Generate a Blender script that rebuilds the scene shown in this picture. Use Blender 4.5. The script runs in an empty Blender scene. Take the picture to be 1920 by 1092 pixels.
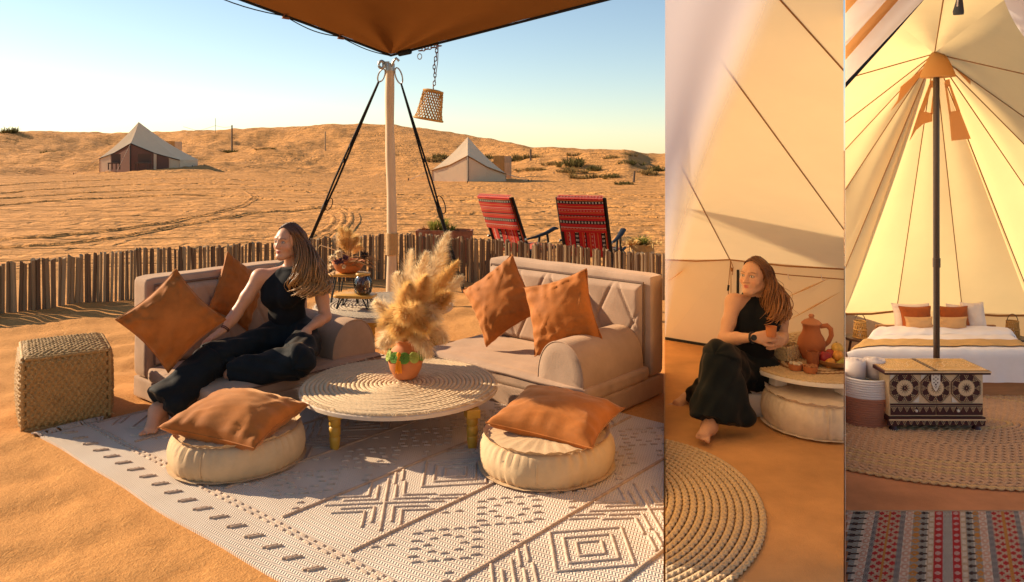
import bpy, bmesh, math, random
import numpy as np
from mathutils import Vector, Matrix, noise

# ------------------------------------------------------------------ camera, sky, sun, exposure
scene = bpy.context.scene
F, HZ, CX, EYE = 1480.0, 290.0, 960.0, 1.6
cam_data = bpy.data.cameras.new('camera')
cam = bpy.data.objects.new('camera', cam_data)
scene.collection.objects.link(cam)
cam.location = (0, 0, EYE)
cam.rotation_euler = (math.radians(90), 0, 0)
cam_data.sensor_width = 36.0
cam_data.lens = 36.0 * F / 1920.0
cam_data.shift_y = -(546 - HZ) / 1920.0
cam_data.clip_start = 0.05
cam_data.clip_end = 3000
scene.camera = cam

SUN_EL = math.radians(24)
SUN_AZ = math.atan2(-0.935, 0.355)            # where the sun stands, measured from +Y towards +X
world = bpy.data.worlds.new("World")
scene.world = world
world.use_nodes = True
wn = world.node_tree
bg = wn.nodes['Background']
sky = wn.nodes.new('ShaderNodeTexSky')
sky.sky_type = 'NISHITA'
sky.sun_disc = False
sky.sun_elevation = SUN_EL
sky.sun_rotation = SUN_AZ % (2 * math.pi)
sky.altitude = 0
sky.air_density = 1.0
sky.dust_density = 0.15
sky.ozone_density = 0.8
wn.links.new(sky.outputs[0], bg.inputs[0])
bg.inputs[1].default_value = 0.076

sun_data = bpy.data.lights.new('sun', 'SUN')
sun_data.energy = 5.0
sun_data.angle = math.radians(0.5)
sun_data.color = (1.0, 0.80, 0.56)
sun = bpy.data.objects.new('sun', sun_data)
scene.collection.objects.link(sun)
sdir = Vector((math.sin(SUN_AZ) * math.cos(SUN_EL), math.cos(SUN_AZ) * math.cos(SUN_EL), math.sin(SUN_EL)))
sun.rotation_euler = sdir.to_track_quat('Z', 'Y').to_euler()
sun.location = (-20, 10, 15)

scene.view_settings.view_transform = 'Standard'
scene.view_settings.look = 'None'
scene.view_settings.exposure = 0.98
scene.view_settings.gamma = 1
scene.view_settings.use_curve_mapping = False
scene.render.engine = 'CYCLES'
scene.cycles.use_denoising = True
scene.cycles.max_bounces = 10
scene.cycles.diffuse_bounces = 7
scene.cycles.glossy_bounces = 3
scene.cycles.transmission_bounces = 8
scene.cycles.transparent_max_bounces = 12
scene.cycles.caustics_reflective = False
scene.cycles.caustics_refractive = False

# ------------------------------------------------------------------ helpers
C = scene.collection
R = math.radians
rnd = random.Random(7)

def V(*a):
    return Vector(a)
def P(px, py, d):
    "point at depth d seen at a pixel of the photograph"
    return Vector(((px - CX) * d / F, d, EYE - (py - HZ) * d / F))
def G(px, py, z=0.0):
    "point at height z seen at a pixel of the photograph"
    return P(px, py, F * (EYE - z) / (py - HZ))
KA, KB = (1246 - CX) / F, (1583.5 - CX) / F     # the two canvas walls run along x = K * y
nA = Vector((1, -KA, 0)).normalized()
nB = Vector((1, -KB, 0)).normalized()
KEEP_LEFT = (nA * -0.004, nA)                    # bisect plane (co, outward normal)
KEEP_MID_A = (nA * 0.004, -nA)
KEEP_MID_B = (nB * -0.004, nB)
KEEP_RIGHT = (nB * 0.004, -nB)

def mw(o):
    m = o.matrix_basis.copy()
    while o.parent:
        o = o.parent
        m = o.matrix_basis @ m
    return m

def thing(name, label, cat, loc=(0, 0, 0), rotz=0, group=None):
    o = bpy.data.objects.new(name, None)
    o.empty_display_size = 0.1
    C.objects.link(o)
    o.location = loc
    o.rotation_euler = (0, 0, rotz)
    o['label'] = label
    o['category'] = cat
    if group:
        o['group'] = group
    return o
def tag(o, label, cat, group=None):
    o['label'] = label
    o['category'] = cat
    if group:
        o['group'] = group
    return o
def copy_tree(o, parent=None):
    c = o.copy()
    C.objects.link(c)
    if parent:
        c.parent = parent
    for ch in [x for x in bpy.data.objects if x.parent == o]:
        copy_tree(ch, c)
    return c

def frame(z, xhint=(1, 0, 0)):
    "3x3 with third column z and first column near xhint"
    z = Vector(z).normalized()
    x = Vector(xhint)
    x = (x - z * x.dot(z)).normalized()
    y = z.cross(x)
    return Matrix((x, y, z)).transposed()
def pose(loc, z=(0, 0, 1), x=(1, 0, 0)):
    return Matrix.Translation(Vector(loc)) @ frame(z, x).to_4x4()

class MB:
    def __init__(s):
        s.v, s.f, s.c = [], [], []
    def add(s, vs, fs, m=None):
        n = len(s.v)
        if m is not None:
            vs = [m @ Vector(p) for p in vs]
        s.v.extend([tuple(p) for p in vs])
        s.f.extend([tuple(i + n for i in f) for f in fs])
        return s
    def box(s, c, size, rotz=0, m=None):
        hx, hy, hz = size[0] / 2, size[1] / 2, size[2] / 2
        mm = Matrix.Translation(Vector(c)) @ Matrix.Rotation(rotz, 4, 'Z')
        if m is not None:
            mm = m @ mm
        vs = [(x, y, z) for x in (-hx, hx) for y in (-hy, hy) for z in (-hz, hz)]
        return s.add(vs, [(0, 1, 3, 2), (4, 6, 7, 5), (0, 4, 5, 1), (2, 3, 7, 6), (0, 2, 6, 4), (1, 5, 7, 3)], mm)
    def tube(s, path, r, n=8, cap=True, flat=1.0, up=(0, 0, 1)):
        path = [Vector(p) for p in path]
        k = len(path)
        rs = r if isinstance(r, (list, tuple)) else [r] * k
        vs, fs = [], []
        x = None
        for i, p in enumerate(path):
            t = (path[min(i + 1, k - 1)] - path[max(i - 1, 0)])
            t = t.normalized() if t.length > 1e-9 else Vector((0, 0, 1))
            if x is None:
                x = Vector(up) if abs(t.dot(Vector(up))) < 0.95 else Vector((1, 0, 0))
            x = x - t * x.dot(t)
            x = x.normalized() if x.length > 1e-6 else t.orthogonal().normalized()
            y = t.cross(x)
            for j in range(n):
                a = 2 * math.pi * j / n
                vs.append(p + (x * math.cos(a) * flat + y * math.sin(a)) * rs[i])
        for i in range(k - 1):
            for j in range(n):
                j2 = (j + 1) % n
                fs.append((i * n + j, i * n + j2, (i + 1) * n + j2, (i + 1) * n + j))
        if cap:
            fs.append(tuple(range(n - 1, -1, -1)))
            fs.append(tuple((k - 1) * n + j for j in range(n)))
        return s.add(vs, fs)
    def ring(s, fn, r, n, m=6, flat=1.0):
        "closed tube: fn(t) for t in 0..1"
        pts = [Vector(fn(i / n)) for i in range(n)]
        vs, fs = [], []
        for i in range(n):
            t = (pts[(i + 1) % n] - pts[i - 1]).normalized()
            y = Vector((0, 0, 1))
            x = y.cross(t).normalized()
            y = t.cross(x)
            ri = r(i / n) if callable(r) else r
            for j in range(m):
                a = 2 * math.pi * j / m
                vs.append(pts[i] + x * math.cos(a) * ri + y * math.sin(a) * ri * flat)
        for i in range(n):
            i2 = (i + 1) % n
            for j in range(m):
                j2 = (j + 1) % m
                fs.append((i * m + j, i2 * m + j, i2 * m + j2, i * m + j2))
        return s.add(vs, fs)
    def lathe(s, prof, n=32, m=None, rad=None):
        "prof: (r, z) list; rad(theta, r, z) -> r"
        vs, fs = [], []
        for (r, z) in prof:
            for j in range(n):
                a = 2 * math.pi * j / n
                q = rad(a, r, z) if rad else r
                vs.append((q * math.cos(a), q * math.sin(a), z))
        for i in range(len(prof) - 1):
            for j in range(n):
                j2 = (j + 1) % n
                fs.append((i * n + j, i * n + j2, (i + 1) * n + j2, (i + 1) * n + j))
        if prof[0][0] > 1e-4:
            fs.append(tuple(range(n - 1, -1, -1)))
        if prof[-1][0] > 1e-4:
            fs.append(tuple((len(prof) - 1) * n + j for j in range(n)))
        return s.add(vs, fs, m)
    def grid(s, fn, nu, nv, m=None):
        vs = [fn(i / nu, j / nv) for i in range(nu + 1) for j in range(nv + 1)]
        fs = [(i * (nv + 1) + j, (i + 1) * (nv + 1) + j, (i + 1) * (nv + 1) + j + 1, i * (nv + 1) + j + 1)
              for i in range(nu) for j in range(nv)]
        return s.add(vs, fs, m)
    def prism(s, pts, z0, z1, m=None):
        n = len(pts)
        vs = [(x, y, z0) for x, y in pts] + [(x, y, z1) for x, y in pts]
        fs = [tuple(range(n - 1, -1, -1)), tuple(range(n, 2 * n))]
        fs += [(i, (i + 1) % n, n + (i + 1) % n, n + i) for i in range(n)]
        return s.add(vs, fs, m)
    def slab(s, pts, t):
        "polygon of 3d points given a thickness along its normal"
        pts = [Vector(p) for p in pts]
        nn = Vector((0, 0, 0))
        for i in range(len(pts)):
            nn += pts[i].cross(pts[(i + 1) % len(pts)])
        nn = nn.normalized() * t / 2
        n = len(pts)
        fs = [tuple(range(n - 1, -1, -1)), tuple(range(n, 2 * n))]
        fs += [(i, (i + 1) % n, n + (i + 1) % n, n + i) for i in range(n)]
        return s.add([p - nn for p in pts] + [p + nn for p in pts], fs)
    def sheet(s, pts):
        "one layer of cloth"
        return s.add([Vector(p) for p in pts], [tuple(range(len(pts)))])
    def mesh(s, name, mat, inv=None, smooth=True, clip=None, bevel=0):
        me = bpy.data.meshes.new(name)
        vs = s.v
        bm = None
        if clip or bevel:
            me.from_pydata(vs, [], s.f)
            bm = bmesh.new()
            bm.from_mesh(me)
            for co, no in (clip or []):
                g = bmesh.ops.bisect_plane(bm, geom=bm.verts[:] + bm.edges[:] + bm.faces[:], dist=1e-5,
                                           plane_co=co, plane_no=no, clear_outer=True)
                ed = [e for e in g['geom_cut'] if isinstance(e, bmesh.types.BMEdge) and e.is_boundary]
                if ed:
                    bmesh.ops.edgeloop_fill(bm, edges=ed)
            if bevel:
                bmesh.ops.remove_doubles(bm, verts=bm.verts, dist=1e-5)
                sharp = [e for e in bm.edges if len(e.link_faces) == 2 and e.calc_face_angle(0) > 0.6]
                bmesh.ops.bevel(bm, geom=sharp, offset=bevel, segments=2, affect='EDGES', profile=0.5)
            if inv is not None:
                bmesh.ops.transform(bm, matrix=inv, verts=bm.verts)
            bm.to_mesh(me)
            bm.free()
        else:
            if inv is not None and len(vs):
                a = np.array(vs, dtype=np.float64)
                M4 = np.array(inv)
                vs = (a @ M4[:3, :3].T + M4[:3, 3]).tolist()
            me.from_pydata(vs, [], s.f)
        me.update()
        if smooth:
            me.shade_smooth()
            try:
                me.set_sharp_from_angle(angle=R(smooth if smooth > 1 else 50))
            except Exception:
                pass
        if mat:
            me.materials.append(mat)
        if s.c and len(s.c) == len(me.vertices):
            at = me.color_attributes.new('tint', 'FLOAT_COLOR', 'POINT')
            at.data.foreach_set('color', np.array([(*c[:3], 1.0) for c in s.c], dtype=np.float32).ravel())
        return me
    def build(s, name, mat, parent=None, smooth=True, clip=None, bevel=0, loc=None, kind=None, label=None):
        inv = mw(parent).inverted() if parent is not None else None
        if parent is None and loc is not None:
            inv = Matrix.Translation(Vector(loc)).inverted()
        o = bpy.data.objects.new(name, s.mesh(name, mat, inv, smooth, clip, bevel))
        C.objects.link(o)
        if parent is not None:
            o.parent = parent
        elif loc is not None:
            o.location = loc
        if kind:
            o['kind'] = kind
        if label:
            o['label'] = label
        return o

def rbox(hx, hy, hz, r, n=10, disp=None):
    "rounded box as grids; disp(pos, nrm, face, u, v) -> offset along the normal"
    vs, fs = [], []
    for ax in range(3):
        for sg in (-1, 1):
            base = len(vs)
            h = (hx, hy, hz)
            a, b = (ax + 1) % 3, (ax + 2) % 3
            na = n if isinstance(n, int) else n[a]
            nb = n if isinstance(n, int) else n[b]
            for i in range(na + 1):
                for j in range(nb + 1):
                    u, w = i / na * 2 - 1, j / nb * 2 - 1
                    # crowd samples to the borders a little
                    p = [0, 0, 0]
                    p[ax] = sg * h[ax]
                    p[a] = u * h[a]
                    p[b] = w * h[b]
                    q = [max(-h[k] + r, min(h[k] - r, p[k])) for k in range(3)]
                    d = Vector([p[k] - q[k] for k in range(3)])
                    nn = d.normalized() if d.length > 1e-9 else Vector([sg if k == ax else 0 for k in range(3)])
                    pos = Vector(q) + nn * r
                    if disp:
                        pos = pos + nn * disp(pos, nn, (ax, sg), u, w)
                    vs.append(pos)
            for i in range(na):
                for j in range(nb):
                    k = base + i * (nb + 1) + j
                    f = (k, k + nb + 1, k + nb + 2, k + 1)
                    fs.append(f if sg > 0 else f[::-1])
    return vs, fs

# ------------------------------------------------------------------ materials
def lin(r, g, b):
    f = lambda c: (c / 255 / 12.92) if c / 255 <= 0.04045 else ((c / 255 + 0.055) / 1.055) ** 2.4
    return (f(r), f(g), f(b))
class N:
    "small node-tree writer"
    def __init__(s, name):
        s.m = bpy.data.materials.new(name)
        s.m.use_nodes = True
        s.t = s.m.node_tree
        s.t.nodes.clear()
        s.out = s.t.nodes.new('ShaderNodeOutputMaterial')
        s.tc = None
    def n(s, typ, **kw):
        x = s.t.nodes.new(typ)
        for k, v in kw.items():
            if k.startswith('i_'):
                key = k[2:]
                key = int(key) if key.isdigit() else key.replace('_', ' ')
                s.set(x.inputs[key], v)
            else:
                setattr(x, k, v)
        return x
    def set(s, inp, v):
        if isinstance(v, bpy.types.NodeSocket):
            s.t.links.new(v, inp)
        elif isinstance(v, tuple) and len(v) == 3 and inp.type == 'RGBA':
            inp.default_value = (*v, 1)
        else:
            inp.default_value = v
    def obj(s):
        if s.tc is None:
            s.tc = s.n('ShaderNodeTexCoord')
        return s.tc.outputs['Object']
    def mapping(s, scale=(1, 1, 1), rot=(0, 0, 0), vec=None):
        m = s.n('ShaderNodeMapping')
        s.set(m.inputs['Vector'], vec or s.obj())
        m.inputs['Scale'].default_value = scale
        m.inputs['Rotation'].default_value = rot
        return m.outputs[0]
    def noise(s, scale, detail=4, rough=0.55, vec=None, dist=0.0):
        x = s.n('ShaderNodeTexNoise', i_Scale=scale, i_Detail=detail, i_Roughness=rough, i_Distortion=dist)
        s.set(x.inputs['Vector'], vec or s.obj())
        return x.outputs[0]
    def wave(s, scale, axis='X', vec=None, dist=0.0, dscale=1.0, profile='SIN'):
        x = s.n('ShaderNodeTexWave', bands_direction=axis, wave_profile=profile, i_Scale=scale, i_Distortion=dist)
        x.inputs['Detail Scale'].default_value = dscale
        s.set(x.inputs['Vector'], vec or s.obj())
        return x.outputs[1]
    def voro(s, scale, vec=None, feature='F1', out=0):
        x = s.n('ShaderNodeTexVoronoi', feature=feature, i_Scale=scale)
        s.set(x.inputs['Vector'], vec or s.obj())
        return x.outputs[out]
    def math(s, op, a, b=0.0, clamp=False):
        x = s.n('ShaderNodeMath', operation=op, use_clamp=clamp)
        s.set(x.inputs[0], a)
        s.set(x.inputs[1], b)
        return x.outputs[0]
    def ramp(s, fac, stops, interp='LINEAR'):
        x = s.n('ShaderNodeValToRGB')
        x.color_ramp.interpolation = interp
        e = x.color_ramp.elements
        while len(e) > 1:
            e.remove(e[-1])
        for i, (p, c) in enumerate(stops):
            k = e[0] if i == 0 else e.new(p)
            k.position = p
            k.color = (*c, 1) if len(c) == 3 else c
        s.set(x.inputs[0], fac)
        return x.outputs[0]
    def mix(s, fac, a, b, mode='MIX'):
        x = s.n('ShaderNodeMix', data_type='RGBA', blend_type=mode)
        s.set(x.inputs[0], fac)
        s.set(x.inputs[6], a)
        s.set(x.inputs[7], b)
        return x.outputs[2]
    def bump(s, h, strength=0.3, dist=0.01, prev=None):
        x = s.n('ShaderNodeBump', i_Strength=strength, i_Distance=dist)
        s.set(x.inputs['Height'], h)
        if prev is not None:
            s.set(x.inputs['Normal'], prev)
        return x.outputs[0]
    def principled(s, col, rough=0.8, normal=None, sheen=0.0, spec=0.3, metal=0.0, sub=0.0):
        x = s.n('ShaderNodeBsdfPrincipled')
        s.set(x.inputs['Base Color'], col)
        s.set(x.inputs['Roughness'], rough)
        x.inputs['Specular IOR Level'].default_value = spec
        x.inputs['Metallic'].default_value = metal
        if sheen:
            x.inputs['Sheen Weight'].default_value = sheen
            x.inputs['Sheen Roughness'].default_value = 0.4
            x.inputs['Sheen Tint'].default_value = (1.0, 0.62, 0.34, 1)
        if sub:
            x.inputs['Subsurface Weight'].default_value = sub
            x.inputs['Subsurface Radius'].default_value = (0.012, 0.005, 0.003)
            x.inputs['Subsurface Scale'].default_value = 0.6
        if normal is not None:
            s.set(x.inputs['Normal'], normal)
        return x
    def done(s, sh):
        s.t.links.new(sh.outputs[0], s.out.inputs[0])
        return s.m
    def tint(s, name='tint'):
        x = s.n('ShaderNodeVertexColor')
        x.layer_name = name
        return x.outputs[0]

def mul(c, k):
    return tuple(min(1.0, x * k) for x in c)
def cloth(name, col, var=0.18, vs=5, weave=0, wst=0.25, rough=0.85, sheen=0.0, fine=60, fst=0.25, spec=0.15):
    m = N(name)
    c = m.ramp(m.noise(vs, 5, 0.6), [(0.3, mul(col, 1 - var)), (0.7, mul(col, 1 + var))])
    b = m.bump(m.noise(fine, 4), fst, 0.004)
    if weave:
        w = m.math('ADD', m.wave(weave, 'X'), m.math('ADD', m.wave(weave, 'Y'), m.wave(weave, 'Z')))
        b = m.bump(w, wst, 0.003, b)
    return m.done(m.principled(c, rough, b, sheen, spec))
def wood(name, col, rough=0.55, axis='Z', sc=6, var=0.3, spec=0.4):
    m = N(name)
    scl = {'X': (0.15, 1, 1), 'Y': (1, 0.15, 1), 'Z': (1, 1, 0.15)}[axis]
    v = m.mapping(scl)
    g = m.noise(sc * 4, 6, 0.65, v, 0.6)
    c = m.ramp(g, [(0.25, mul(col, 1 - var)), (0.75, mul(col, 1 + var * 0.7))])
    return m.done(m.principled(c, rough, m.bump(g, 0.3, 0.003), 0, spec))
def straw(name, col, scale=90, rough=0.75, var=0.45, bst=0.6):
    m = N(name)
    a = m.noise(scale, 3, 0.7)
    b_ = m.noise(scale * 0.12, 4, 0.6)
    c = m.ramp(a, [(0.25, mul(col, 1 - var)), (0.55, col), (0.8, mul(col, 1 + var))])
    c = m.mix(0.35, c, m.ramp(b_, [(0.3, mul(col, 0.7)), (0.7, mul(col, 1.2))]))
    return m.done(m.principled(c, rough, m.bump(a, bst, 0.006), 0, 0.25))
def plain(name, col, rough=0.5, metal=0.0, spec=0.4, var=0.1, sc=20, bst=0.1):
    m = N(name)
    g = m.noise(sc, 4)
    c = m.ramp(g, [(0.3, mul(col, 1 - var)), (0.7, mul(col, 1 + var))])
    return m.done(m.principled(c, rough, m.bump(g, bst, 0.003), 0, spec, metal))
def canvas(name, col, tcol, tr=0.5, vs=3):
    m = N(name)
    nz = m.noise(vs, 4, 0.6)
    c1 = m.mix(nz, mul(col, 0.93), mul(col, 1.05))
    c2 = m.mix(nz, mul(tcol, 0.93), mul(tcol, 1.05))
    b = m.bump(m.noise(2.2, 3), 0.25, 0.06)
    b = m.bump(m.noise(160, 2), 0.08, 0.002, b)
    d = m.n('ShaderNodeBsdfDiffuse', i_Color=c1, i_Roughness=0.8)
    t = m.n('ShaderNodeBsdfTranslucent', i_Color=c2)
    m.set(d.inputs['Normal'], b)
    x = m.n('ShaderNodeMixShader', i_0=tr)
    m.set(x.inputs[1], d.outputs[0])
    m.set(x.inputs[2], t.outputs[0])
    return m.done(x)
def tinted(name, rough=0.8, bscale=60, bst=0.2, sheen=0.0, spec=0.2, sub=0.0, var=0.15):
    "colour comes from the pieces' own dye, stored as a vertex attribute"
    m = N(name)
    g = m.noise(bscale, 4)
    c = m.mix(1.0, m.tint(), m.ramp(g, [(0.25, (1 - var,) * 3), (0.75, (1, 1, 1))]), 'MULTIPLY')
    return m.done(m.principled(c, rough, m.bump(g, bst, 0.003), sheen, spec, 0, sub))
# ------------------------------------------------------------------ ground: one sheet from behind the camera to the dunes
RUG0 = Vector((-2.66, 4.45, 0))
E1 = Vector((0.766, -0.643, 0))
E2 = Vector((0.643, 0.766, 0))
def interp(x, pts):
    return np.interp(x, [p[0] for p in pts], [p[1] for p in pts])
def sstep(x):
    x = np.clip(x, 0, 1)
    return x * x * (3 - 2 * x)
SIL = [(-900, 244), (-300, 243), (0, 249), (80, 246), (200, 250), (340, 247), (420, 244), (520, 240), (600, 235), (680, 233),
       (740, 236), (800, 242), (850, 250), (930, 263), (1000, 277), (1060, 279), (1110, 279), (1170, 280), (1215, 291),
       (1246, 290), (1400, 284), (2000, 280), (3000, 278)]
RDIST = [(-900, 120), (700, 125), (900, 110), (990, 80), (1050, 72), (1180, 72), (1230, 90), (3000, 90)]
FOOT = [(-900, 62), (340, 62), (520, 60), (720, 54), (950, 49), (1100, 44), (1246, 37), (2000, 37)]
def ground_z(x, y):
    x = np.asarray(x, float)
    y = np.asarray(y, float)
    yy = np.maximum(y, 0.5)
    px = np.clip(CX + F * x / yy, -900, 3000)
    D, sl, ft = interp(px, RDIST), interp(px, SIL), interp(px, FOOT)
    base = 0.011 * np.clip(y - 14, 0, 48) * sstep((900 - px) / 550)
    top = 1.6 + (HZ - sl) * D / F
    t = sstep((y - ft) / (D - ft))
    z = base + (top - base) * (0.35 * np.clip((y - ft) / (D - ft), 0, 1) + 0.65 * t) * (y > ft)
    z = np.where(y > D, top - 0.12 * (y - D) * sstep((y - D) / 40) , z)
    z = np.maximum(z, -6)
    return z
def make_ground():
    tans = np.concatenate([np.linspace(-2.4, -0.72, 60), np.linspace(-0.70, 0.24, 470), np.linspace(0.26, 2.4, 90)])
    ys = np.concatenate([np.array([-12, -8, -5, -3, -1.5, -0.5, 0.5, 1.2, 1.9]), np.geomspace(2.4, 700, 400)])
    X = np.outer(np.maximum(ys, 2.4), tans) * np.where(ys < 2.4, 1.6, 1)[:, None]
    Y = np.repeat(ys[:, None], len(tans), 1)
    Z = ground_z(X, Y)
    # lumps of the dunes, footprints, wind folds
    nx, ny = X.shape
    U = (X - RUG0.x) * E1.x + (Y - RUG0.y) * E1.y
    W = (X - RUG0.x) * E2.x + (Y - RUG0.y) * E2.y
    onrug = sstep((U + 0.12) / 0.1) * sstep((W + 0.14) / 0.12)
    terrace = sstep((9.0 - Y) / 2.0)
    for i in range(nx):
        for j in range(ny):
            x, y = X[i, j], Y[i, j]
            if y > 1.5 and -0.75 < x / y < 0.26:
                if y > 30:
                    ft = 52
                    a = min(1, max(0, (y - ft * 0.85) / 18))
                    z = Z[i, j] + a * (1.25 if x / y < -0.27 else max(0.25, 1.25 - 8 * (x / y + 0.27))) * (1.0 * noise.fractal(Vector((x * 0.07, y * 0.05, 3)), 0.9, 2.1, 5) *
                                       min(1, max(0.0, (140 - y) / 40)) * (1 if y < 105 else max(0.15, (125 - y) / 20)))
                    z += (0.05 + 0.22 * a) * noise.noise(Vector((x * 0.3, y * 0.3, 1))) + 0.12 * a * noise.noise(Vector((x * 0.9, y * 0.7, 1)))
                    Z[i, j] = z
                else:
                    free = 1 - onrug[i, j] * (1 if y < 9 else 0)
                    g = 0.02 * noise.noise(Vector((x * 1.3, y * 1.3, 0))) * free
                    if y < 9:
                        q = noise.noise(Vector((x * 0.9, y * 0.9, 7)))
                        # soft folds of wind-blown sand on the near left
                        u = -0.63 * x + 0.78 * y + 0.10 * q
                        sn = math.sin(u * 13.5)
                        g += free * (0.014 * (sn + 0.35 * math.sin(u * 27 + 0.9)) * (0.65 + 0.7 * noise.noise(Vector((x * 0.8, y * 0.8, 2)))))
                        g += free * 0.014 * noise.noise(Vector((x * 4, y * 4, 5))) + free * 0.006 * noise.noise(Vector((x * 11, y * 11, 5)))
                        if y > 5.6:
                            g += free * 0.03 * noise.noise(Vector((x * 2.2, y * 2.2, 9)))
                    else:
                        g += 0.035 * noise.noise(Vector((x * 0.8, y * 0.8, 4))) + 0.02 * noise.noise(Vector((x * 2.1, y * 2.1, 6)))
                    Z[i, j] += g
    # the second tent stands on lower ground
    low = sstep((X - KB * Y + 0.40) / 0.25) * sstep((14 - Y) / 3) * (Y > 0.4)
    Z = Z * (1 - low) - 0.66 * low
    mid = sstep((X - KA * Y - 0.01) / 0.05) * (Y < 7.6) * (Y > 1) * (1 - low)
    Z = np.where(mid > 0, np.minimum(Z, 0) - 0.03 * mid, Z)
    mb = MB()
    n = ny
    mb.v = np.stack([X.ravel(), Y.ravel(), Z.ravel()], 1).tolist()
    mb.f = [(i * n + j, i * n + j + 1, (i + 1) * n + j + 1, (i + 1) * n + j) for i in range(nx - 1) for j in range(ny - 1)]
    m = N('sand')
    o = m.obj()
    big = m.noise(0.25, 5, 0.6)
    fine = m.noise(9, 6, 0.7)
    grain = m.noise(120, 3, 0.7)
    c = m.ramp(big, [(0.25, (0.56, 0.225, 0.052)), (0.55, (0.62, 0.265, 0.068)), (0.8, (0.68, 0.32, 0.092))])
    c = m.mix(0.35, c, m.ramp(fine, [(0.3, (0.44, 0.175, 0.045)), (0.7, (0.70, 0.33, 0.095))]))
    c = m.mix(0.45, c, m.ramp(grain, [(0.3, (0.30, 0.12, 0.03)), (0.7, (0.80, 0.42, 0.15))]))
    mid_ = m.noise(38, 4, 0.7)
    c = m.mix(0.25, c, m.ramp(mid_, [(0.3, (0.40, 0.16, 0.04)), (0.7, (0.72, 0.36, 0.12))]))
    # wheel tracks: curved bands, only out on the flat beyond the fence
    sep = m.n('ShaderNodeSeparateXYZ')
    m.set(sep.inputs[0], o)
    far = m.math('MULTIPLY', m.math('SUBTRACT', sep.outputs[1], 10.0), 0.5, True)
    tr = m.wave(0.20, 'Y', m.mapping((0.35, 1, 1), (0, 0, 0.15)), 5.0, 0.28)
    tr = m.ramp(tr, [(0.0, (0, 0, 0)), (0.06, (1, 1, 1)), (1.0, (1, 1, 1))])
    tr2 = m.wave(0.33, 'Y', m.mapping((0.5, 1, 1), (0, 0, -0.35)), 9.0, 0.16)
    tr2 = m.ramp(tr2, [(0.0, (0, 0, 0)), (0.05, (1, 1, 1)), (1.0, (1, 1, 1))])
    foot = m.voro(2.6, m.mapping((1, 0.6, 1), (0, 0, 0.3), m.mix(0.25, o, m.n('ShaderNodeTexNoise', i_Scale=0.7).outputs[1], 'ADD')), 'SMOOTH_F1')
    foot = m.ramp(foot, [(0.12, (0, 0, 0)), (0.3, (1, 1, 1))])
    h = m.math('ADD', m.math('ADD', m.math('MULTIPLY', tr, 0.8), m.math('MULTIPLY', tr2, 0.5)), m.math('MULTIPLY', foot, m.math('MULTIPLY', m.ramp(m.noise(0.18, 3), [(0.45, (0, 0, 0)), (0.65, (1, 1, 1))]), 0.5)))
    h = m.math('ADD', h, m.math('MULTIPLY', m.noise(1.6, 5, 0.65), 1.0))
    b = m.bump(m.math('MULTIPLY', h, far), 1.0, 0.26)
    b = m.bump(fine, 0.35, 0.03, b)
    b = m.bump(mid_, 0.5, 0.012, b)
    b = m.bump(grain, 0.7, 0.008, b)
    mat = m.done(m.principled(c, 0.95, b, 0, 0.1))
    mb.build('ground', mat, kind='structure', smooth=180)
make_ground()
def scene_ray_z(x, y):
    ob = bpy.data.objects['ground']
    ok, loc, nn, idx = ob.ray_cast(Vector((x, y, 80)), Vector((0, 0, -1)))
    return loc.z if ok else 0.0
def tracks():
    "low berms thrown up by wheels on the open sand"
    sand = bpy.data.materials['sand']
    lines = [[(-40, 361), (150, 349), (300, 346), (500, 349), (640, 352)], [(-40, 374), (200, 357), (380, 355), (560, 358)], [(-40, 383), (230, 366), (480, 363), (700, 366)],
             [(-40, 394), (160, 381), (330, 374), (470, 377), (560, 384)], [(-40, 452), (120, 444), (300, 424), (440, 398), (480, 378), (460, 366)], [(-40, 466), (160, 456), (330, 428), (480, 404), (620, 394), (700, 396)],
             [(585, 462), (625, 440), (648, 420), (646, 404), (615, 394), (560, 392)], [(600, 462), (640, 440), (664, 418), (660, 400), (625, 388)], [(560, 458), (605, 438), (630, 420), (628, 408), (600, 402)],
             [(700, 366), (820, 368), (1000, 376), (1246, 396)], [(700, 372), (860, 376), (1040, 388), (1246, 410)], [(860, 352), (1000, 356), (1120, 363), (1250, 371)], [(960, 425), (1100, 418), (1246, 424)], [(760, 395), (880, 402), (960, 398)]]
    for k, L in enumerate(lines):
        pts = []
        for (a, b) in zip(L[:-1], L[1:]):
            for i in range(14):
                f = i / 14
                q = G(a[0] + (b[0] - a[0]) * f, a[1] + (b[1] - a[1]) * f)
                pts.append(q)
        # round the corners
        for _ in range(30):
            pts = [pts[0]] + [(pts[i - 1] + pts[i] * 2 + pts[i + 1]) / 4 for i in range(1, len(pts) - 1)] + [pts[-1]]
        vs, fs = [], []
        prof = [(-0.16, -0.03), (-0.07, 0.022), (-0.03, 0.038), (0.02, -0.012), (0.10, -0.02), (0.15, 0.024), (0.20, -0.03)]
        for i, p in enumerate(pts):
            d = (pts[min(i + 1, len(pts) - 1)] - pts[max(i - 1, 0)]).normalized()
            s = V(d.y, -d.x, 0)
            if p.x > KA * p.y - 0.3:
                s = s * 0.4
            g = 0.75 + 0.5 * noise.noise(Vector((i * 0.6, k, 2)))
            for (o, h) in prof:
                q = p + s * o * 1.1
                vs.append(V(q.x, q.y, scene_ray_z(q.x, q.y) + (h if h < 0 else h * g * 0.9) + 0.003))
        n = len(prof)
        for i in range(len(pts) - 1):
            for j in range(n - 1):
                fs.append((i * n + j, i * n + j + 1, (i + 1) * n + j + 1, (i + 1) * n + j))
        MB().add(vs, fs).build('tyre_track', sand, kind='structure', smooth=180, clip=[KEEP_LEFT])
tracks()

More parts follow.
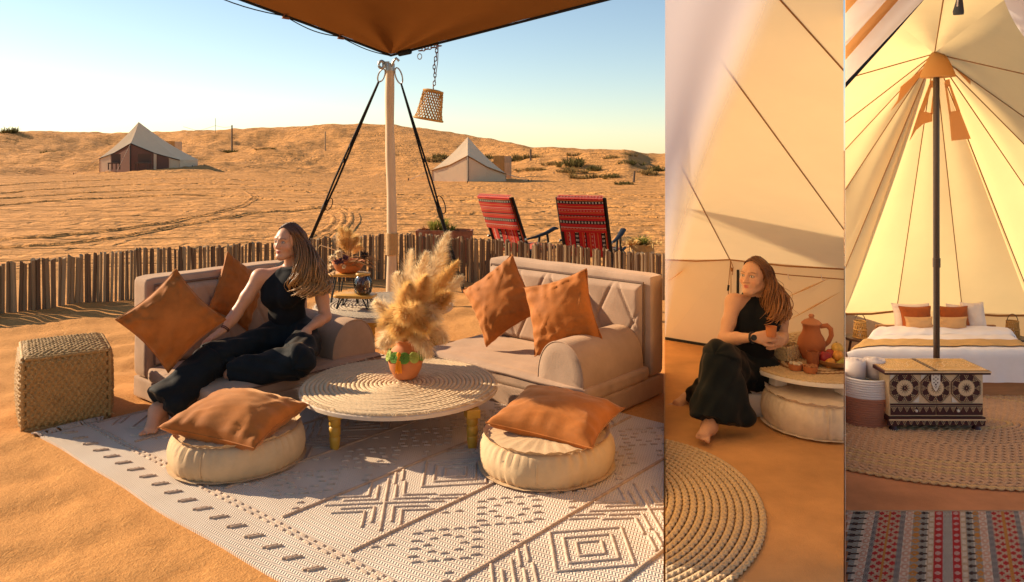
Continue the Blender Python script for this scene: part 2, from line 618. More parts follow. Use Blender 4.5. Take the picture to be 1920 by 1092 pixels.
# ------------------------------------------------------------------ canvas tents of the right-hand side
CANV = canvas('cream_canvas', (0.84, 0.65, 0.41), (0.91, 0.67, 0.36), 0.55)
CANV3 = canvas('yellow_canvas', (0.82, 0.61, 0.34), (0.94, 0.67, 0.30), 0.58)
PATCH = canvas('doubled_canvas', (0.78, 0.52, 0.26), (0.88, 0.57, 0.23), 0.56)
WHITEC = canvas('pale_canvas', (0.86, 0.78, 0.74), (0.80, 0.70, 0.64), 0.5)
SEAM = plain('seam_tape', (0.30, 0.14, 0.05), 0.9, spec=0.1)
BLACK = plain('black_webbing', (0.012, 0.012, 0.014), 0.7, spec=0.3)
def ray_plane(px, py, p0, nn):
    o = Vector((0, 0, EYE))
    d = P(px, py, 1.0) - o
    return o + d * ((p0 - o).dot(nn) / d.dot(nn))
def plane3(a, b, c):
    return a, (b - a).cross(c - a).normalized()

FLOOR_M = cloth('coir_floor', (0.56, 0.285, 0.11), 0.22, 2.2, 120, 0.35, 0.9, 0, 140, 0.8)
FLOOR3_M = cloth('terracotta_floor', (0.60, 0.25, 0.11), 0.22, 2.2, 110, 0.35, 0.9, 0, 140, 0.8)
def tent_two():
    t = thing('canvas_tent', 'cream canvas tent open in front around the woman holding a cup', 'tent', (1.2, 5.5, 0))
    E0, E1_, E2_ = P(1246, 487, 6.82), P(1368, 487, 6.4), P(1584, 505, 5.85)
    AP = Vector((-0.33, 1.97, 3.0))
    f1, f2 = plane3(AP, E0, E1_), plane3(AP, E1_, E2_)
    S = ray_plane(1246, 254, *f2)
    TA = ray_plane(1246, -90, *f2)
    TB = ray_plane(1584, -90, *f2)
    def fabric(name, pts, mat=CANV):
        MB().sheet(pts).build(name, mat, t, smooth=False, clip=[KEEP_MID_A, KEEP_MID_B])
    fabric('roof_panel', [E0, E1_, S])
    fabric('roof_panel', [E1_, E2_, TB, TA, S])
    F0, F1, F2 = G(1246, 638), G(1368, 658), G(1584, 696)
    inw = Vector((0, -0.012, 0))
    fabric('wall_panel', [F0, F1, E1_, E0])
    fabric('wall_panel', [F1, F2, E2_, E1_])
    for (a, b) in (((1368, 487), (1246, 254)), ((1584, 434), (1330, 86)), ((1584, 136), (1440, -24)),):
        mb = MB()
        pa, pb = ray_plane(*a, *f2), ray_plane(*b, *f2)
        mb.tube([pa + inw * 0.3, pa.lerp(pb, 0.5) + inw * 0.3, pb + inw * 0.3], 0.0034, 6)
        mb.build('seam', SEAM, t, clip=[KEEP_MID_A, KEEP_MID_B])
    MB().tube([E0 + inw, E0.lerp(E1_, 0.5) + inw + V(0, 0, -0.012), E1_ + inw], 0.006, 6).build('eave_seam', SEAM, t, clip=[KEEP_MID_A])
    MB().tube([E1_ + inw, E1_.lerp(E2_, 0.5) + inw + V(0, 0, -0.012), E2_ + inw], 0.006, 6).build('eave_seam', SEAM, t, clip=[KEEP_MID_B])
    # hem pocket line lower on the right wall, with two hooks
    wp = plane3(F1, F2, E1_)
    a, b = ray_plane(1390, 505, *wp) + inw, ray_plane(1584, 524, *wp) + inw
    MB().tube([a, a.lerp(b, 0.5) + V(0, 0, -0.008), b], 0.004, 6).build('hem', SEAM, t, clip=[KEEP_MID_B])
    for px in (1476, 1538):
        q = ray_plane(px, 514, *wp) + inw * 1.4
        MB().tube([q, q + V(0.004, -0.004, -0.03), q + V(0.012, -0.008, -0.045), q + V(0.022, -0.006, -0.035)], 0.003, 5).build('hook', WHITEC, t)
    # creases of the slack wall
    for (p0, p1) in (((1480, 600), (1575, 548)), ((1470, 560), (1560, 520)), ((1250, 530), (1300, 494))):
        pl = wp if p0[0] > 1368 else plane3(F0, F1, E0)
        x0, x1 = ray_plane(*p0, *pl), ray_plane(*p1, *pl)
        MB().tube([x0, x0.lerp(x1, 0.5), x1], [0.002, 0.018, 0.002], 8, flat=0.4).build('crease', CANV, t, clip=[KEEP_MID_A, KEEP_MID_B])
    # black slit beside the corner, and the dark skirt strip at the floor
    a, b = ray_plane(1383, 506, *wp) + inw, ray_plane(1382, 600, *wp) + inw
    MB().tube([a, b], 0.011, 4, flat=1.0).build('zip_opening', BLACK, t)
    MB().slab([F0 + inw + V(0, 0, 0.008), F1 + inw + V(0, 0, 0.008), F1 + inw + V(0, 0, 0.03), F0 + inw + V(0, 0, 0.03)], 0.004).build('skirt', BLACK, t, smooth=False, clip=[KEEP_MID_A])
    # corner cords with toggles
    c0 = E1_ + V(0, -0.03, 0)
    for k, (dx, ln) in enumerate(((0.0, 0.27), (0.018, 0.12), (-0.022, 0.45))):
        MB().tube([c0, c0 + V(dx, -0.01, -ln * 0.5), c0 + V(dx * 0.6, -0.01, -ln)], 0.003, 5).build('cord', SEAM, t)
    MB().tube([c0 + V(-0.02, -0.015, -0.20), c0 + V(-0.026, -0.015, -0.245)], 0.009, 6).build('toggle', BLACK, t)
    MB().tube([c0 + V(0.004, -0.015, -0.06), c0 + V(0.006, -0.015, -0.09)], 0.008, 6).build('toggle', SEAM, t)
    # side walls
    def onA(p, off):
        return Vector((KA * p[0] + off, p[0], p[1]))
    def onB(p, off):
        return Vector((KB * p[0] + off, p[0], p[1]))
    y0 = min(2.75, TA.y)
    MB().sheet([onA(q, 0.0005) for q in ((3.05, 0), (F0.y, 0), (E0.y, E0.z), (S.y, S.z), (TA.y, TA.z), (3.05, TA.z))]).build('side_wall', CANV, t, smooth=False)
    tent_two.TB = TB
    # floor
    MB().prism([(KA * 2.3 + .004, 2.3), (KB * 2.3 - .004, 2.3), (F2.x - .004, F2.y), (F1.x, F1.y), (F0.x + .004, F0.y)], -0.02, 0.006).build('tent_floor', FLOOR_M, kind='structure', smooth=False)
    print('tent2 TA', TA, 'TB', TB)
    return f1, f2
tent_two()

def door_flap():
    "pale canvas flap hanging in the opening of the first tent; the gauze fades to transparent towards its hem, imitating an out-of-focus edge"
    m = N('flap_cloth')
    al = m.tint('alpha')
    sep = m.n('ShaderNodeSeparateColor')
    m.set(sep.inputs[0], al)
    d = m.n('ShaderNodeBsdfDiffuse', i_Color=(0.95, 0.88, 0.90))
    tl = m.n('ShaderNodeBsdfTranslucent', i_Color=(0.95, 0.86, 0.86))
    mx = m.n('ShaderNodeMixShader', i_0=0.6)
    m.set(mx.inputs[1], d.outputs[0])
    m.set(mx.inputs[2], tl.outputs[0])
    tp = m.n('ShaderNodeBsdfTransparent')
    m2 = m.n('ShaderNodeMixShader')
    m.set(m2.inputs[0], sep.outputs[0])
    m.set(m2.inputs[1], tp.outputs[0])
    m.set(m2.inputs[2], mx.outputs[0])
    mat = m.done(m2)
    edge = [(1490, -60), (1452, 40), (1412, 140), (1370, 240), (1330, 350), (1298, 450), (1268, 540), (1248, 620)]
    nu, nv = 24, 56
    vs, al = [], []
    for i in range(nv + 1):
        t = i / nv * (len(edge) - 1)
        k = min(len(edge) - 2, int(t))
        ex = edge[k][0] + (edge[k + 1][0] - edge[k][0]) * (t - k)
        ey = edge[k][1] + (edge[k + 1][1] - edge[k][1]) * (t - k)
        for j in range(nu + 1):
            u = j / nu
            px = 1247.2 + (max(ex, 1249) - 1247.2) * u
            dd = 2.62 + 0.008 * math.sin(u * 7 + i * 0.1) * u - 0.06 * u
            vs.append(P(px, ey + (1 - u) * 10, dd))
            w = (ex - 1247) / 200
            soft = min(1.0, (1 - u) * max(w, 0.15) * 200 / 88.0)
            al.append(0.985 * soft * soft * (3 - 2 * soft))  # opacity falls off to stand in for a blurred flap edge
    mb = MB()
    fs = [(i * (nu + 1) + j, i * (nu + 1) + j + 1, (i + 1) * (nu + 1) + j + 1, (i + 1) * (nu + 1) + j) for i in range(nv) for j in range(nu)]
    mb.add(vs, fs)
    o = mb.build('blurred_door_flap', mat, loc=P(1248, 600, 2.62))
    at = o.data.color_attributes.new('alpha', 'FLOAT_COLOR', 'POINT')
    at.data.foreach_set('color', np.array([(a, a, a, 1) for a in al], dtype=np.float32).ravel())
    tag(o, 'pale pink door flap with its edge faded out as blur at the left of the cream canvas tent', 'curtain')
door_flap()

Z3 = -0.64
def G3(px, py, z=Z3):
    return G(px, py, z)
def tent_three():
    t = thing('bell_tent', 'yellow lit bell tent interior with fanned seams over the bed', 'tent', (3.68, 6.9, Z3))
    AP = P(1751, 100, 6.9)
    rim = [('tl', 1584, -40, 4.2, 0), ('a', 1584, 147, 6.2, 1), ('b', 1584, 229, 7.3, 1), ('c', 1584, 280, 7.7, 1), ('d', 1584, 355, 8.1, 1),
           ('e', 1584, 502, 8.6, 1), ('e0', 1584, 587, 8.9, 0), ('f', 1680, 583, 9.1, 1), ('g', 1804, 586, 9.1, 1), ('h0', 1936, 591, 8.9, 0),
           ('h', 1936, 570, 8.8, 1), ('i', 1936, 372, 8.2, 1), ('j', 1936, 287, 7.8, 1), ('k', 1936, 231, 7.3, 1), ('l', 1936, 142, 6.2, 1), ('tr', 1936, -40, 4.2, 0)]
    pt = [P(x, y, d) for (_, x, y, d, _) in rim]
    inv = mw(t).inverted()
    def facet(p, q, m0):
        n = 10
        vs, fs, idx = [], [], {}
        sag = (p - AP).cross(q - AP).normalized()
        if sag.z < 0:
            sag = -sag
        for i in range(n + 1):
            for j in range(i + 1):
                a = i / n
                b = j / i if i else 0
                s = 0.035 * math.sin(math.pi * b) * math.sin(math.pi * min(a, 0.98)) * min(1, (p - q).length)
                idx[(i, j)] = len(vs)
                w = p.lerp(q, b)
                vs.append(AP.lerp(w, a) + sag * s)
        for i in range(n):
            for j in range(i + 1):
                fs.append((idx[(i, j)], idx[(i + 1, j)], idx[(i + 1, j + 1)]))
                if j < i:
                    fs.append((idx[(i, j)], idx[(i + 1, j + 1)], idx[(i, j + 1)]))
        return MB().add(vs, fs)
    for i in range(len(pt) - 1):
        facet(pt[i], pt[i + 1], CANV3).build('roof_panel', CANV3, t, clip=[KEEP_RIGHT], smooth=180)
    mpt = P(1773, -40, 4.2)
    facet(pt[-1], mpt, CANV3).build('roof_panel', CANV3, t, smooth=180)
    facet(mpt, pt[0], CANV3).build('roof_panel', CANV3, t, clip=[KEEP_RIGHT], smooth=180)
    tow = V(0, -0.01, -0.006)
    for (nm, x, y, d, sm), p in list(zip(rim, pt)) + [(('m', 0, 0, 0, 1), mpt)]:
        if sm:
            MB().tube([AP + tow, AP.lerp(p, 0.5) + tow, p + tow], 0.0048, 6).build('seam', SEAM, t, clip=[KEEP_RIGHT])
    # crown cap round the pole top
    cap = MB()
    cap.lathe([(0.03, 0.02), (0.06, -0.02), (0.10, -0.10), (0.135, -0.19), (0.14, -0.215)], 24, Matrix.Translation(AP + V(0, -0.06, 0.0)))
    cap.build('crown_cap', PATCH, t)
    # doubled patches and vents below the crown
    def patch(name, pts, i, mat=PATCH):
        pl = plane3(AP, pt[i], pt[i + 1])
        q = [ray_plane(x, y, *pl) + V(0, -0.055, -0.012) for x, y in pts]
        MB().slab(q, 0.004).build(name, mat, t, smooth=False)
    patch('vent_frame', [(1740, 150), (1747, 150), (1745, 163), (1739, 163), (1726, 207), (1740, 212), (1745, 163), (1748, 163), (1742, 226), (1722, 232), (1704, 252), (1700, 262), (1698, 262), (1716, 214)], 6) if False else None
    patch('vent_frame', [(1739, 150), (1747, 150), (1744, 163), (1738, 163)], 6)
    patch('vent_frame', [(1739, 150), (1740, 163), (1727, 207), (1718, 207)], 6)
    patch('vent_frame', [(1745, 158), (1748, 158), (1744, 212), (1739, 212)], 6)
    patch('vent_frame', [(1718, 206), (1742, 211), (1742, 226), (1726, 230), (1712, 242), (1700, 262)], 6)
    patch('vent_frame', [(1765, 150), (1774, 147), (1776, 160), (1767, 162)], 8)
    patch('vent_frame', [(1764, 152), (1769, 160), (1777, 209), (1773, 212)], 8)
    patch('vent_frame', [(1772, 158), (1776, 157), (1794, 206), (1788, 208)], 8)
    patch('vent_frame', [(1773, 209), (1793, 205), (1814, 258), (1778, 262)], 8)
    patch('vent_frame', [(1726, 126), (1728, 131), (1692, 176), (1680, 190), (1665, 206), (1678, 186), (1683, 162)], 3)
    patch('vent_frame', [(1784, 128), (1786, 126), (1813, 150), (1813, 158)], 11)
    # low walls
    fl = [G3(1584, 664), G3(1680, 655), G3(1804, 655), G3(1936, 664)]
    up = [pt[6], pt[7], pt[8], pt[9]]
    low = [Vector((u.x, u.y + 0.05, Z3)) for u in up]
    for i in range(3):
        MB().sheet([low[i], low[i + 1], up[i + 1], up[i]]).build('wall_panel', CANV3, t, smooth=False, clip=[KEEP_RIGHT])
    for i in (0, 2):
        MB().tube([up[i] + V(0, -0.02, -0.01), up[i].lerp(up[i + 1], 0.5) + V(0, -0.02, -0.02), up[i + 1] + V(0, -0.02, 0.0)], 0.012, 6).build('eave_seam', SEAM, t, clip=[KEEP_RIGHT])
    # unseen left wall along the first tent; pale muslin added to pass more light
    def onB(y, z, off=0.003):
        return Vector((KB * y + off, y, z))
    MUSL = canvas('light_passing_muslin', (0.93, 0.88, 0.80), (0.95, 0.89, 0.78), 0.7)
    prof = [onB(3.05, Z3), onB(8.95, Z3)] + [onB(p.y, p.z) for p in [pt[6], pt[5], pt[4], pt[3], pt[2], pt[1], pt[0]]] + [onB(tent_two.TB.y, tent_two.TB.z), onB(3.05, tent_two.TB.z)]
    MB().sheet(prof).build('side_wall', MUSL, t, smooth=False)
    # pole
    pole = thing('tent_pole', 'slim dark brown centre pole of the bell tent rising behind the studded chest', 'pole', (3.68, 6.9, Z3))
    DK = plain('pole_brown', (0.055, 0.028, 0.016), 0.35, 0.0, 0.5)
    MB().tube([V(3.69, 6.86, Z3), V(3.688, 6.86, 1.0), AP + V(0, -0.04, -0.05)], 0.026, 12).build('shaft', DK, pole)
    MB().tube([V(3.69, 6.86, 0.62), V(3.69, 6.86, 0.70)], 0.031, 12).build('collar', DK, pole)
    MB().lathe([(0.0, 0.03), (0.045, 0.02), (0.06, -0.02), (0.045, -0.06), (0.026, -0.07)], 14, Matrix.Translation(AP + V(0, -0.06, -0.02))).build('cap', BLACK, pole)
    # floor
    MB().prism([(KB * 2.6 + .004, 2.6), (KB * 9.0 + .004, 9.0), (up[1].x, up[1].y + .04), (up[2].x, up[2].y + .04), (up[3].x + .6, up[3].y), (7.2, 2.6)],
               Z3 - 0.02, Z3 + 0.001).build('tent_floor', FLOOR3_M, kind='structure', smooth=False)
    # rolled door flaps at the top of the picture
    fl = thing('door_flap', 'rolled back pale tent flap with black edging at the upper left of the bell tent', 'tent flap', P(1600, 120, 3.9))
    a, b = P(1581, 168, 3.9), P(1760, -34, 3.9)
    dirn = (b - a)
    inn = P(1584, -30, 3.9) - a
    inn = inn - dirn * inn.dot(dirn) / dirn.dot(dirn)
    def fn(u, v):
        return a + dirn * u + inn * (0.06 + v * 0.98) + V(0, -0.10 * abs(math.sin(v * 7.5 + u)) - 0.02, 0)
    MB().grid(fn, 20, 44).build('flap', WHITEC, fl, clip=[KEEP_RIGHT], smooth=180)
    band = canvas('orange_lining', (0.70, 0.36, 0.13), (0.7, 0.36, 0.12), 0.4)
    for (v0, v1, ph) in ((0.30, 0.43, 0.0), (0.74, 0.92, 0.5)):
        MB().grid(lambda u, v: a + dirn * u + inn * (0.06 + (v0 + (v1 - v0) * v) * 0.98) + V(0, -0.135 - 0.03 * math.sin(v * math.pi), 0), 12, 8).build('lining', band, fl, clip=[KEEP_RIGHT], smooth=180)
    MB().tube([a + inn * 0.03, a.lerp(b, 0.5) + inn * 0.02, b + inn * 0.03], 0.016, 8, flat=0.9).build('edging', plain('navy_edging', (0.012, 0.018, 0.03), 0.8, spec=0.1), fl, clip=[KEEP_RIGHT])
    MB().grid(lambda u, v: P(1868 + 75 * u, -40 + 30 * u + (6 + u * 95) * v, 3.7) + V(0, 0.04 * math.sin(v * 6 + u * 3), 0), 12, 12)\
        .build('door_flap', WHITEC, loc=P(1930, 60, 3.7), smooth=180)
    tag(bpy.data.objects['door_flap.001'], 'corner of a pale pinkish tent flap at the upper right of the bell tent', 'tent flap')
    ps = thing('zip_pull', 'dark grey webbing strap hanging from the roof in front of the bell tent pole', 'strap', P(1798, 28, 4.4))
    GREY = plain('grey_webbing', (0.06, 0.06, 0.065), 0.8, spec=0.2)
    MB().tube([P(1800, -30, 4.2), P(1799, 0, 4.3), P(1797, 22, 4.35), P(1797, 28, 4.35)], [0.012, 0.016, 0.028, 0.026], 8, flat=0.5).build('strap', GREY, ps)
    MB().tube([P(1796.5, -4, 4.27), P(1795, 12, 4.31)], 0.004, 5).build('stitching', WHITEC, ps)
tent_three()

# ------------------------------------------------------------------ shade canopy, its pole and straps
PTOP = Vector((-1.32, 8.6, 2.66))
CANO = canvas('brown_shade_cloth', (0.17, 0.065, 0.018), (0.19, 0.062, 0.012), 0.28)
ROPE = plain('black_rope', (0.010, 0.010, 0.012), 0.7, spec=0.2)
STEEL = plain('dull_steel', (0.36, 0.36, 0.35), 0.45, 0.85)
def canopy():
    t = thing('shade_canopy', 'brown fabric shade canopy stretched overhead from the wooden pole', 'canopy', PTOP)
    K = PTOP + V(0, 0, 0.03)
    def left(s):
        return K + V(-0.56 * s, -0.82 * s, 0.16 * s - 0.004 * s * s)
    def right(s):
        return K + V(0.71 * s, -0.70 * s, 0.068 * s)
    RE = 3.1
    LE = 2.03
    def fn(u, v):
        s = u
        a, b = left(s * LE), right(s * RE)
        p = a.lerp(b, v)
        ang = v
        fold = (0.06 * math.sin(ang * 9.0) + 0.035 * math.sin(ang * 23 + 1.0) * (1 - s)) * math.sin(math.pi * v) * min(1, s * 3)
        p.z += 0.10 * s * math.sin(math.pi * v) ** 0.8 * s + fold * 0.7
        p.y -= 0.03 * s * math.sin(math.pi * v)
        p.z += 0.004 * noise.noise(p * 5)
        return p
    MB().grid(fn, 40, 64).build('cloth', CANO, t, smooth=180)
    for e, L in ((left, LE), (right, RE)):
        MB().tube([e(L * i / 12) + V(0, 0, -0.012) for i in range(13)], 0.013, 8).build('edge_rope', ROPE, t)
    def sag(e, s0, s1, h):
        return [e(s0 + (s1 - s0) * i / 10) + V(0, 0, -0.015 - h * math.sin(math.pi * i / 10)) for i in range(11)]
    MB().tube(sag(left, 0.0, 0.75, 0.03) + sag(left, 0.75, 1.45, 0.04)[1:] + sag(left, 1.45, 2.6, 0.05)[1:], 0.0055, 6).build('lacing_cord', ROPE, t)
    BR = plain('brown_strap', (0.16, 0.06, 0.025), 0.8)
    for s in (0.75, 1.45):
        MB().tube([left(s) + V(0, 0, 0.02), left(s) + V(-0.01, -0.03, -0.035), left(s) + V(0.03, 0.02, -0.03)], 0.016, 6).build('loop', BR, t)
    MB().tube([right(0.16) + V(0, -0.02, -0.02), right(0.34) + V(0, -0.02, -0.025)], 0.03, 8).build('buckle', ROPE, t)
    c = MB()
    for k in range(7):
        p = right(0.52 + 0.05 * k) + V(0, -0.02, -0.045 + 0.006 * (k % 2))
        ax = V(0.7, -0.7, 0) if k % 2 else V(0, 0, 1)
        c.ring(lambda q: p + V(0.7, -0.7, 0) * 0.03 * math.cos(q * 6.283) + (V(0, 0, 1) if k % 2 else V(0.7, 0.7, 0)) * 0.017 * math.sin(q * 6.283), 0.006, 10, 5)
    c.build('chain', plain('rusty_chain', (0.17, 0.07, 0.03), 0.6, 0.5), t)
    MB().ring(lambda q: right(0.5) + V(0.022 * math.cos(q * 6.283), 0, -0.10 + 0.03 * math.sin(q * 6.283)), 0.005, 14, 6).build('ring', STEEL, t)
    # hanging basket lamp on its chain
    b0 = right(0.77) + V(0, 0, -0.02)
    hb = thing('basket_lamp', 'small woven rattan basket lampshade hanging from the canopy edge by a chain', 'lampshade', b0)
    CH = bpy.data.materials['rusty_chain']
    links = MB()
    zt, zb = b0.z, P(812, 166, b0.y).z
    top = V(b0.x, b0.y, zt)
    bot = P(813, 168, b0.y)
    nlk = 11
    for k in range(nlk):
        p = top.lerp(bot, (k + 0.5) / nlk) + V(0.008 * math.sin(k), 0, 0)
        hh = (zt - zb) / nlk * 0.62
        a_ = V(1, 0, 0) if k % 2 else V(0, 1, 0)
        links.ring(lambda q: p + V(0, 0, 1) * hh * math.cos(q * 6.283) + a_ * 0.013 * math.sin(q * 6.283), 0.0055, 10, 5)
    links.build('chain', CH, hb)
    MB().tube([top + V(0.02, 0, 0), top + V(0.015, 0, -0.17), top + V(-0.005, 0, -0.31)], 0.008, 6, flat=0.5).build('strap', BR, hb)
    tilt = Matrix.Translation(bot) @ Matrix.Rotation(R(10), 4, 'Y')
    st = MB()
    H, N1 = 0.29, 26
    def rad(h):
        return 0.098 + 0.035 * h + 0.012 * max(0, h - 0.8) * 5
    for sgn in (1, -1):
        for k in range(N1):
            path = []
            for i in range(13):
                h = i / 12
                a_ = 2 * math.pi * k / N1 + sgn * 1.3 * h
                r = rad(h) + 0.003 * (1 if (i + k + (sgn > 0)) % 2 else -1)
                path.append(tilt @ V(r * math.cos(a_), r * math.sin(a_), -0.02 - H * h))
            st.tube(path, 0.0062, 5, flat=0.6)
    RAT = straw('rattan', (0.50, 0.26, 0.07), 120)
    st.build('weave', RAT, hb)
    rm = MB()
    rm.ring(lambda q: tilt @ V(rad(1) * 1.02 * math.cos(6.283 * q), rad(1) * 1.02 * math.sin(6.283 * q), -0.02 - H), 0.011, 30, 6)
    rm.ring(lambda q: tilt @ V(rad(0) * math.cos(6.283 * q), rad(0) * math.sin(6.283 * q), -0.02), 0.011, 26, 6)
    rm.build('rim', RAT, hb)
    MB().lathe([(0.0, 0.0), (0.07, -0.003), (0.098, -0.018)], 24, tilt).build('top', RAT, hb)
canopy()

def pole():
    p = thing('canopy_pole', 'tall peeled wooden pole holding up the brown canopy corner', 'pole', (-1.32, 8.6, 0))
    W = wood('peeled_wood', (0.58, 0.40, 0.23), 0.6, 'Z', 5, 0.18)
    pts, rs = [], []
    for i in range(30):
        z = -0.02 + 2.56 * i / 29
        pts.append(V(-1.32 + 0.012 * math.sin(z * 2.2), 8.6 + 0.01 * math.cos(z * 1.7), z))
        rs.append(0.056 - 0.003 * z + 0.0025 * math.sin(z * 9))
    MB().tube(pts, rs, 18).build('shaft', W, p)
    zt, zb = P(0, 437, 8.6).z, P(0, 478, 8.6).z
    wr = MB()
    n = 18
    for k in range(n):
        z = zb + (zt - zb) * (k + 0.5) / n
        wr.ring(lambda q: V(-1.32 + 0.012 * math.sin(z * 2.2) + 0.062 * math.cos(6.283 * q), 8.6 + 0.062 * math.sin(6.283 * q), z), 0.0075, 24, 6)
    wr.build('rope_binding', straw('sisal', (0.50, 0.30, 0.12), 200), p)
    MB().lathe([(0.052, -0.02), (0.054, 0.05), (0.052, 0.06), (0.0, 0.062)], 20, Matrix.Translation((-1.33, 8.6, 2.53))).build('ferrule', STEEL, p)
    br = MB()
    br.ring(lambda q: V(-1.33 - 0.085 + 0.03 * math.cos(6.283 * q), 8.56, 2.575 + 0.038 * math.sin(6.283 * q)), 0.016, 16, 8)
    br.box((-1.37, 8.57, 2.575), (0.08, 0.02, 0.07))
    br.build('eye_plate', STEEL, p)
    MB().tube([V(-1.30, 8.55, 2.56), V(-1.28, 8.53, 2.61), V(-1.25, 8.52, 2.64), V(-1.22, 8.53, 2.61)], 0.014, 8).build('shackle', STEEL, p)
    def strap(a, b, label, offs):
        s = thing('guy_strap', label, 'strap', b, group='straps bracing the canopy pole')
        d = (b - a).normalized()
        side = d.cross(V(0, 1, 0)).normalized()
        h1 = a + d * 0.03
        hook = MB()
        hook.ring(lambda q: a + d * (0.11 + 0.09 * math.cos(6.283 * q)) + side * 0.035 * math.sin(6.283 * q), 0.008, 16, 6)
        hook.build('hook', STEEL, s)
        L = (b - a).length
        for o_ in offs:
            MB().tube([a + d * 0.2, a + d * L * 0.5 + side * o_, a + d * L * 0.62 + side * o_ * 0.6], 0.013, 6, flat=0.8).build('webbing', ROPE, s)
        m0 = a + d * L * 0.62
        MB().tube([m0 - d * 0.03, m0 + d * 0.10], 0.028, 8).build('ratchet', plain('ratchet_black', (0.02, 0.02, 0.02), 0.4, 0.5), s)
        MB().ring(lambda q: m0 - d * 0.05 + d * 0.11 * math.cos(6.283 * q) + side * 0.04 * math.sin(6.283 * q) + side * 0.04, 0.006, 16, 6).build('loop', ROPE, s)
        MB().tube([m0 + d * 0.1, b], 0.024, 8, flat=0.8).build('lower_webbing', ROPE, s)
        for q in (0.33, 0.40):
            MB().tube([a + d * L * q - d * .02, a + d * L * q + d * .02], 0.022, 6).build('slide', ROPE, s)
    strap(V(-1.38, 8.56, 2.54), V(-2.93, 10.7, 0.0), 'black webbing strap running from the pole top down to the left behind the fence', (-0.02, 0.02))
    strap(V(-1.26, 8.56, 2.56), V(-0.56, 9.18, 0.0), 'black strap running from the pole top down to the right in front of the fence', (-0.018, 0.018))
pole()

# ------------------------------------------------------------------ stick fence
def fence():
    f = thing('stick_fence', 'low fence of upright dry sticks round the sand terrace', 'fence', (-2.3, 9.9, 0))
    m = N('dry_sticks')
    oi = m.n('ShaderNodeObjectInfo')
    g = m.noise(14, 6, 0.7, m.mapping((1, 1, 0.12)), 0.5)
    c = m.ramp(oi.outputs['Random'], [(0.0, (0.17, 0.10, 0.055)), (0.4, (0.28, 0.17, 0.09)), (0.7, (0.40, 0.26, 0.135)), (1.0, (0.52, 0.36, 0.20))])
    c = m.mix(0.75, c, m.ramp(g, [(0.25, (0.25, 0.22, 0.2)), (0.7, (1, 1, 1))]), 'MULTIPLY')
    mat = m.done(m.principled(c, 0.85, m.bump(g, 0.6, 0.006), 0, 0.2))
    line = [(-7.6, 6.6), (-6.2, 7.25), (-5.15, 7.95), (-4.2, 8.75), (-3.33, 9.4), (-2.3, 9.95), (-1.45, 10.15), (-0.4, 9.95), (0.5, 9.45), (1.66, 8.68)]
    hs = [0.5, 0.49, 0.50, 0.54, 0.52, 0.55, 0.58, 0.54, 0.52, 0.50]
    meshes = []
    for k in range(7):
        rr = random.Random(k)
        pts, rs = [], []
        for i in range(6):
            z = i / 5
            pts.append(V(rr.uniform(-1, 1) * 0.004, rr.uniform(-1, 1) * 0.004, z))
            rs.append(0.5 * (1 - 0.12 * z) * rr.uniform(0.9, 1.06))
        q = MB()
        pts2 = [V(p.x, p.y, p.z) for p in pts]
        q.tube(pts2, [r_ * 1.1 for r_ in rs], 7)
        # cut the top on a slant
        q.v = [(x, y, z + (0.022 * rr.uniform(0.3, 1) * x / 0.5 if z > 0.99 else 0)) for x, y, z in q.v]
        meshes.append(q.mesh('stick', mat))
    s, seg, tot = 0.0, 0, 0
    pts = [V(x, y, 0) for x, y in line]
    cum = [0]
    for i in range(len(pts) - 1):
        cum.append(cum[-1] + (pts[i + 1] - pts[i]).length)
    while s < cum[-1]:
        while s > cum[seg + 1]:
            seg += 1
        t = (s - cum[seg]) / (cum[seg + 1] - cum[seg])
        p = pts[seg].lerp(pts[seg + 1], t)
        h = hs[seg] + (hs[seg + 1] - hs[seg]) * t
        w = rnd.choice([0.030, 0.036, 0.042, 0.050, 0.034])
        o = bpy.data.objects.new('stick', rnd.choice(meshes))
        C.objects.link(o)
        o.parent = f
        o.location = p + V(rnd.uniform(-.006, .006), rnd.uniform(-.01, .01), -0.05) - f.location
        o.scale = (w, w * 0.9, h + 0.05 + rnd.uniform(-0.022, 0.016))
        o.rotation_euler = (R(rnd.uniform(-1.2, 1.2)), R(rnd.uniform(-1.8, 1.8)), rnd.uniform(0, 6.28))
        s += w * 0.97 + (0.008 if rnd.random() < 0.10 else 0.0)
        tot += 1
    print('sticks', tot)
fence()

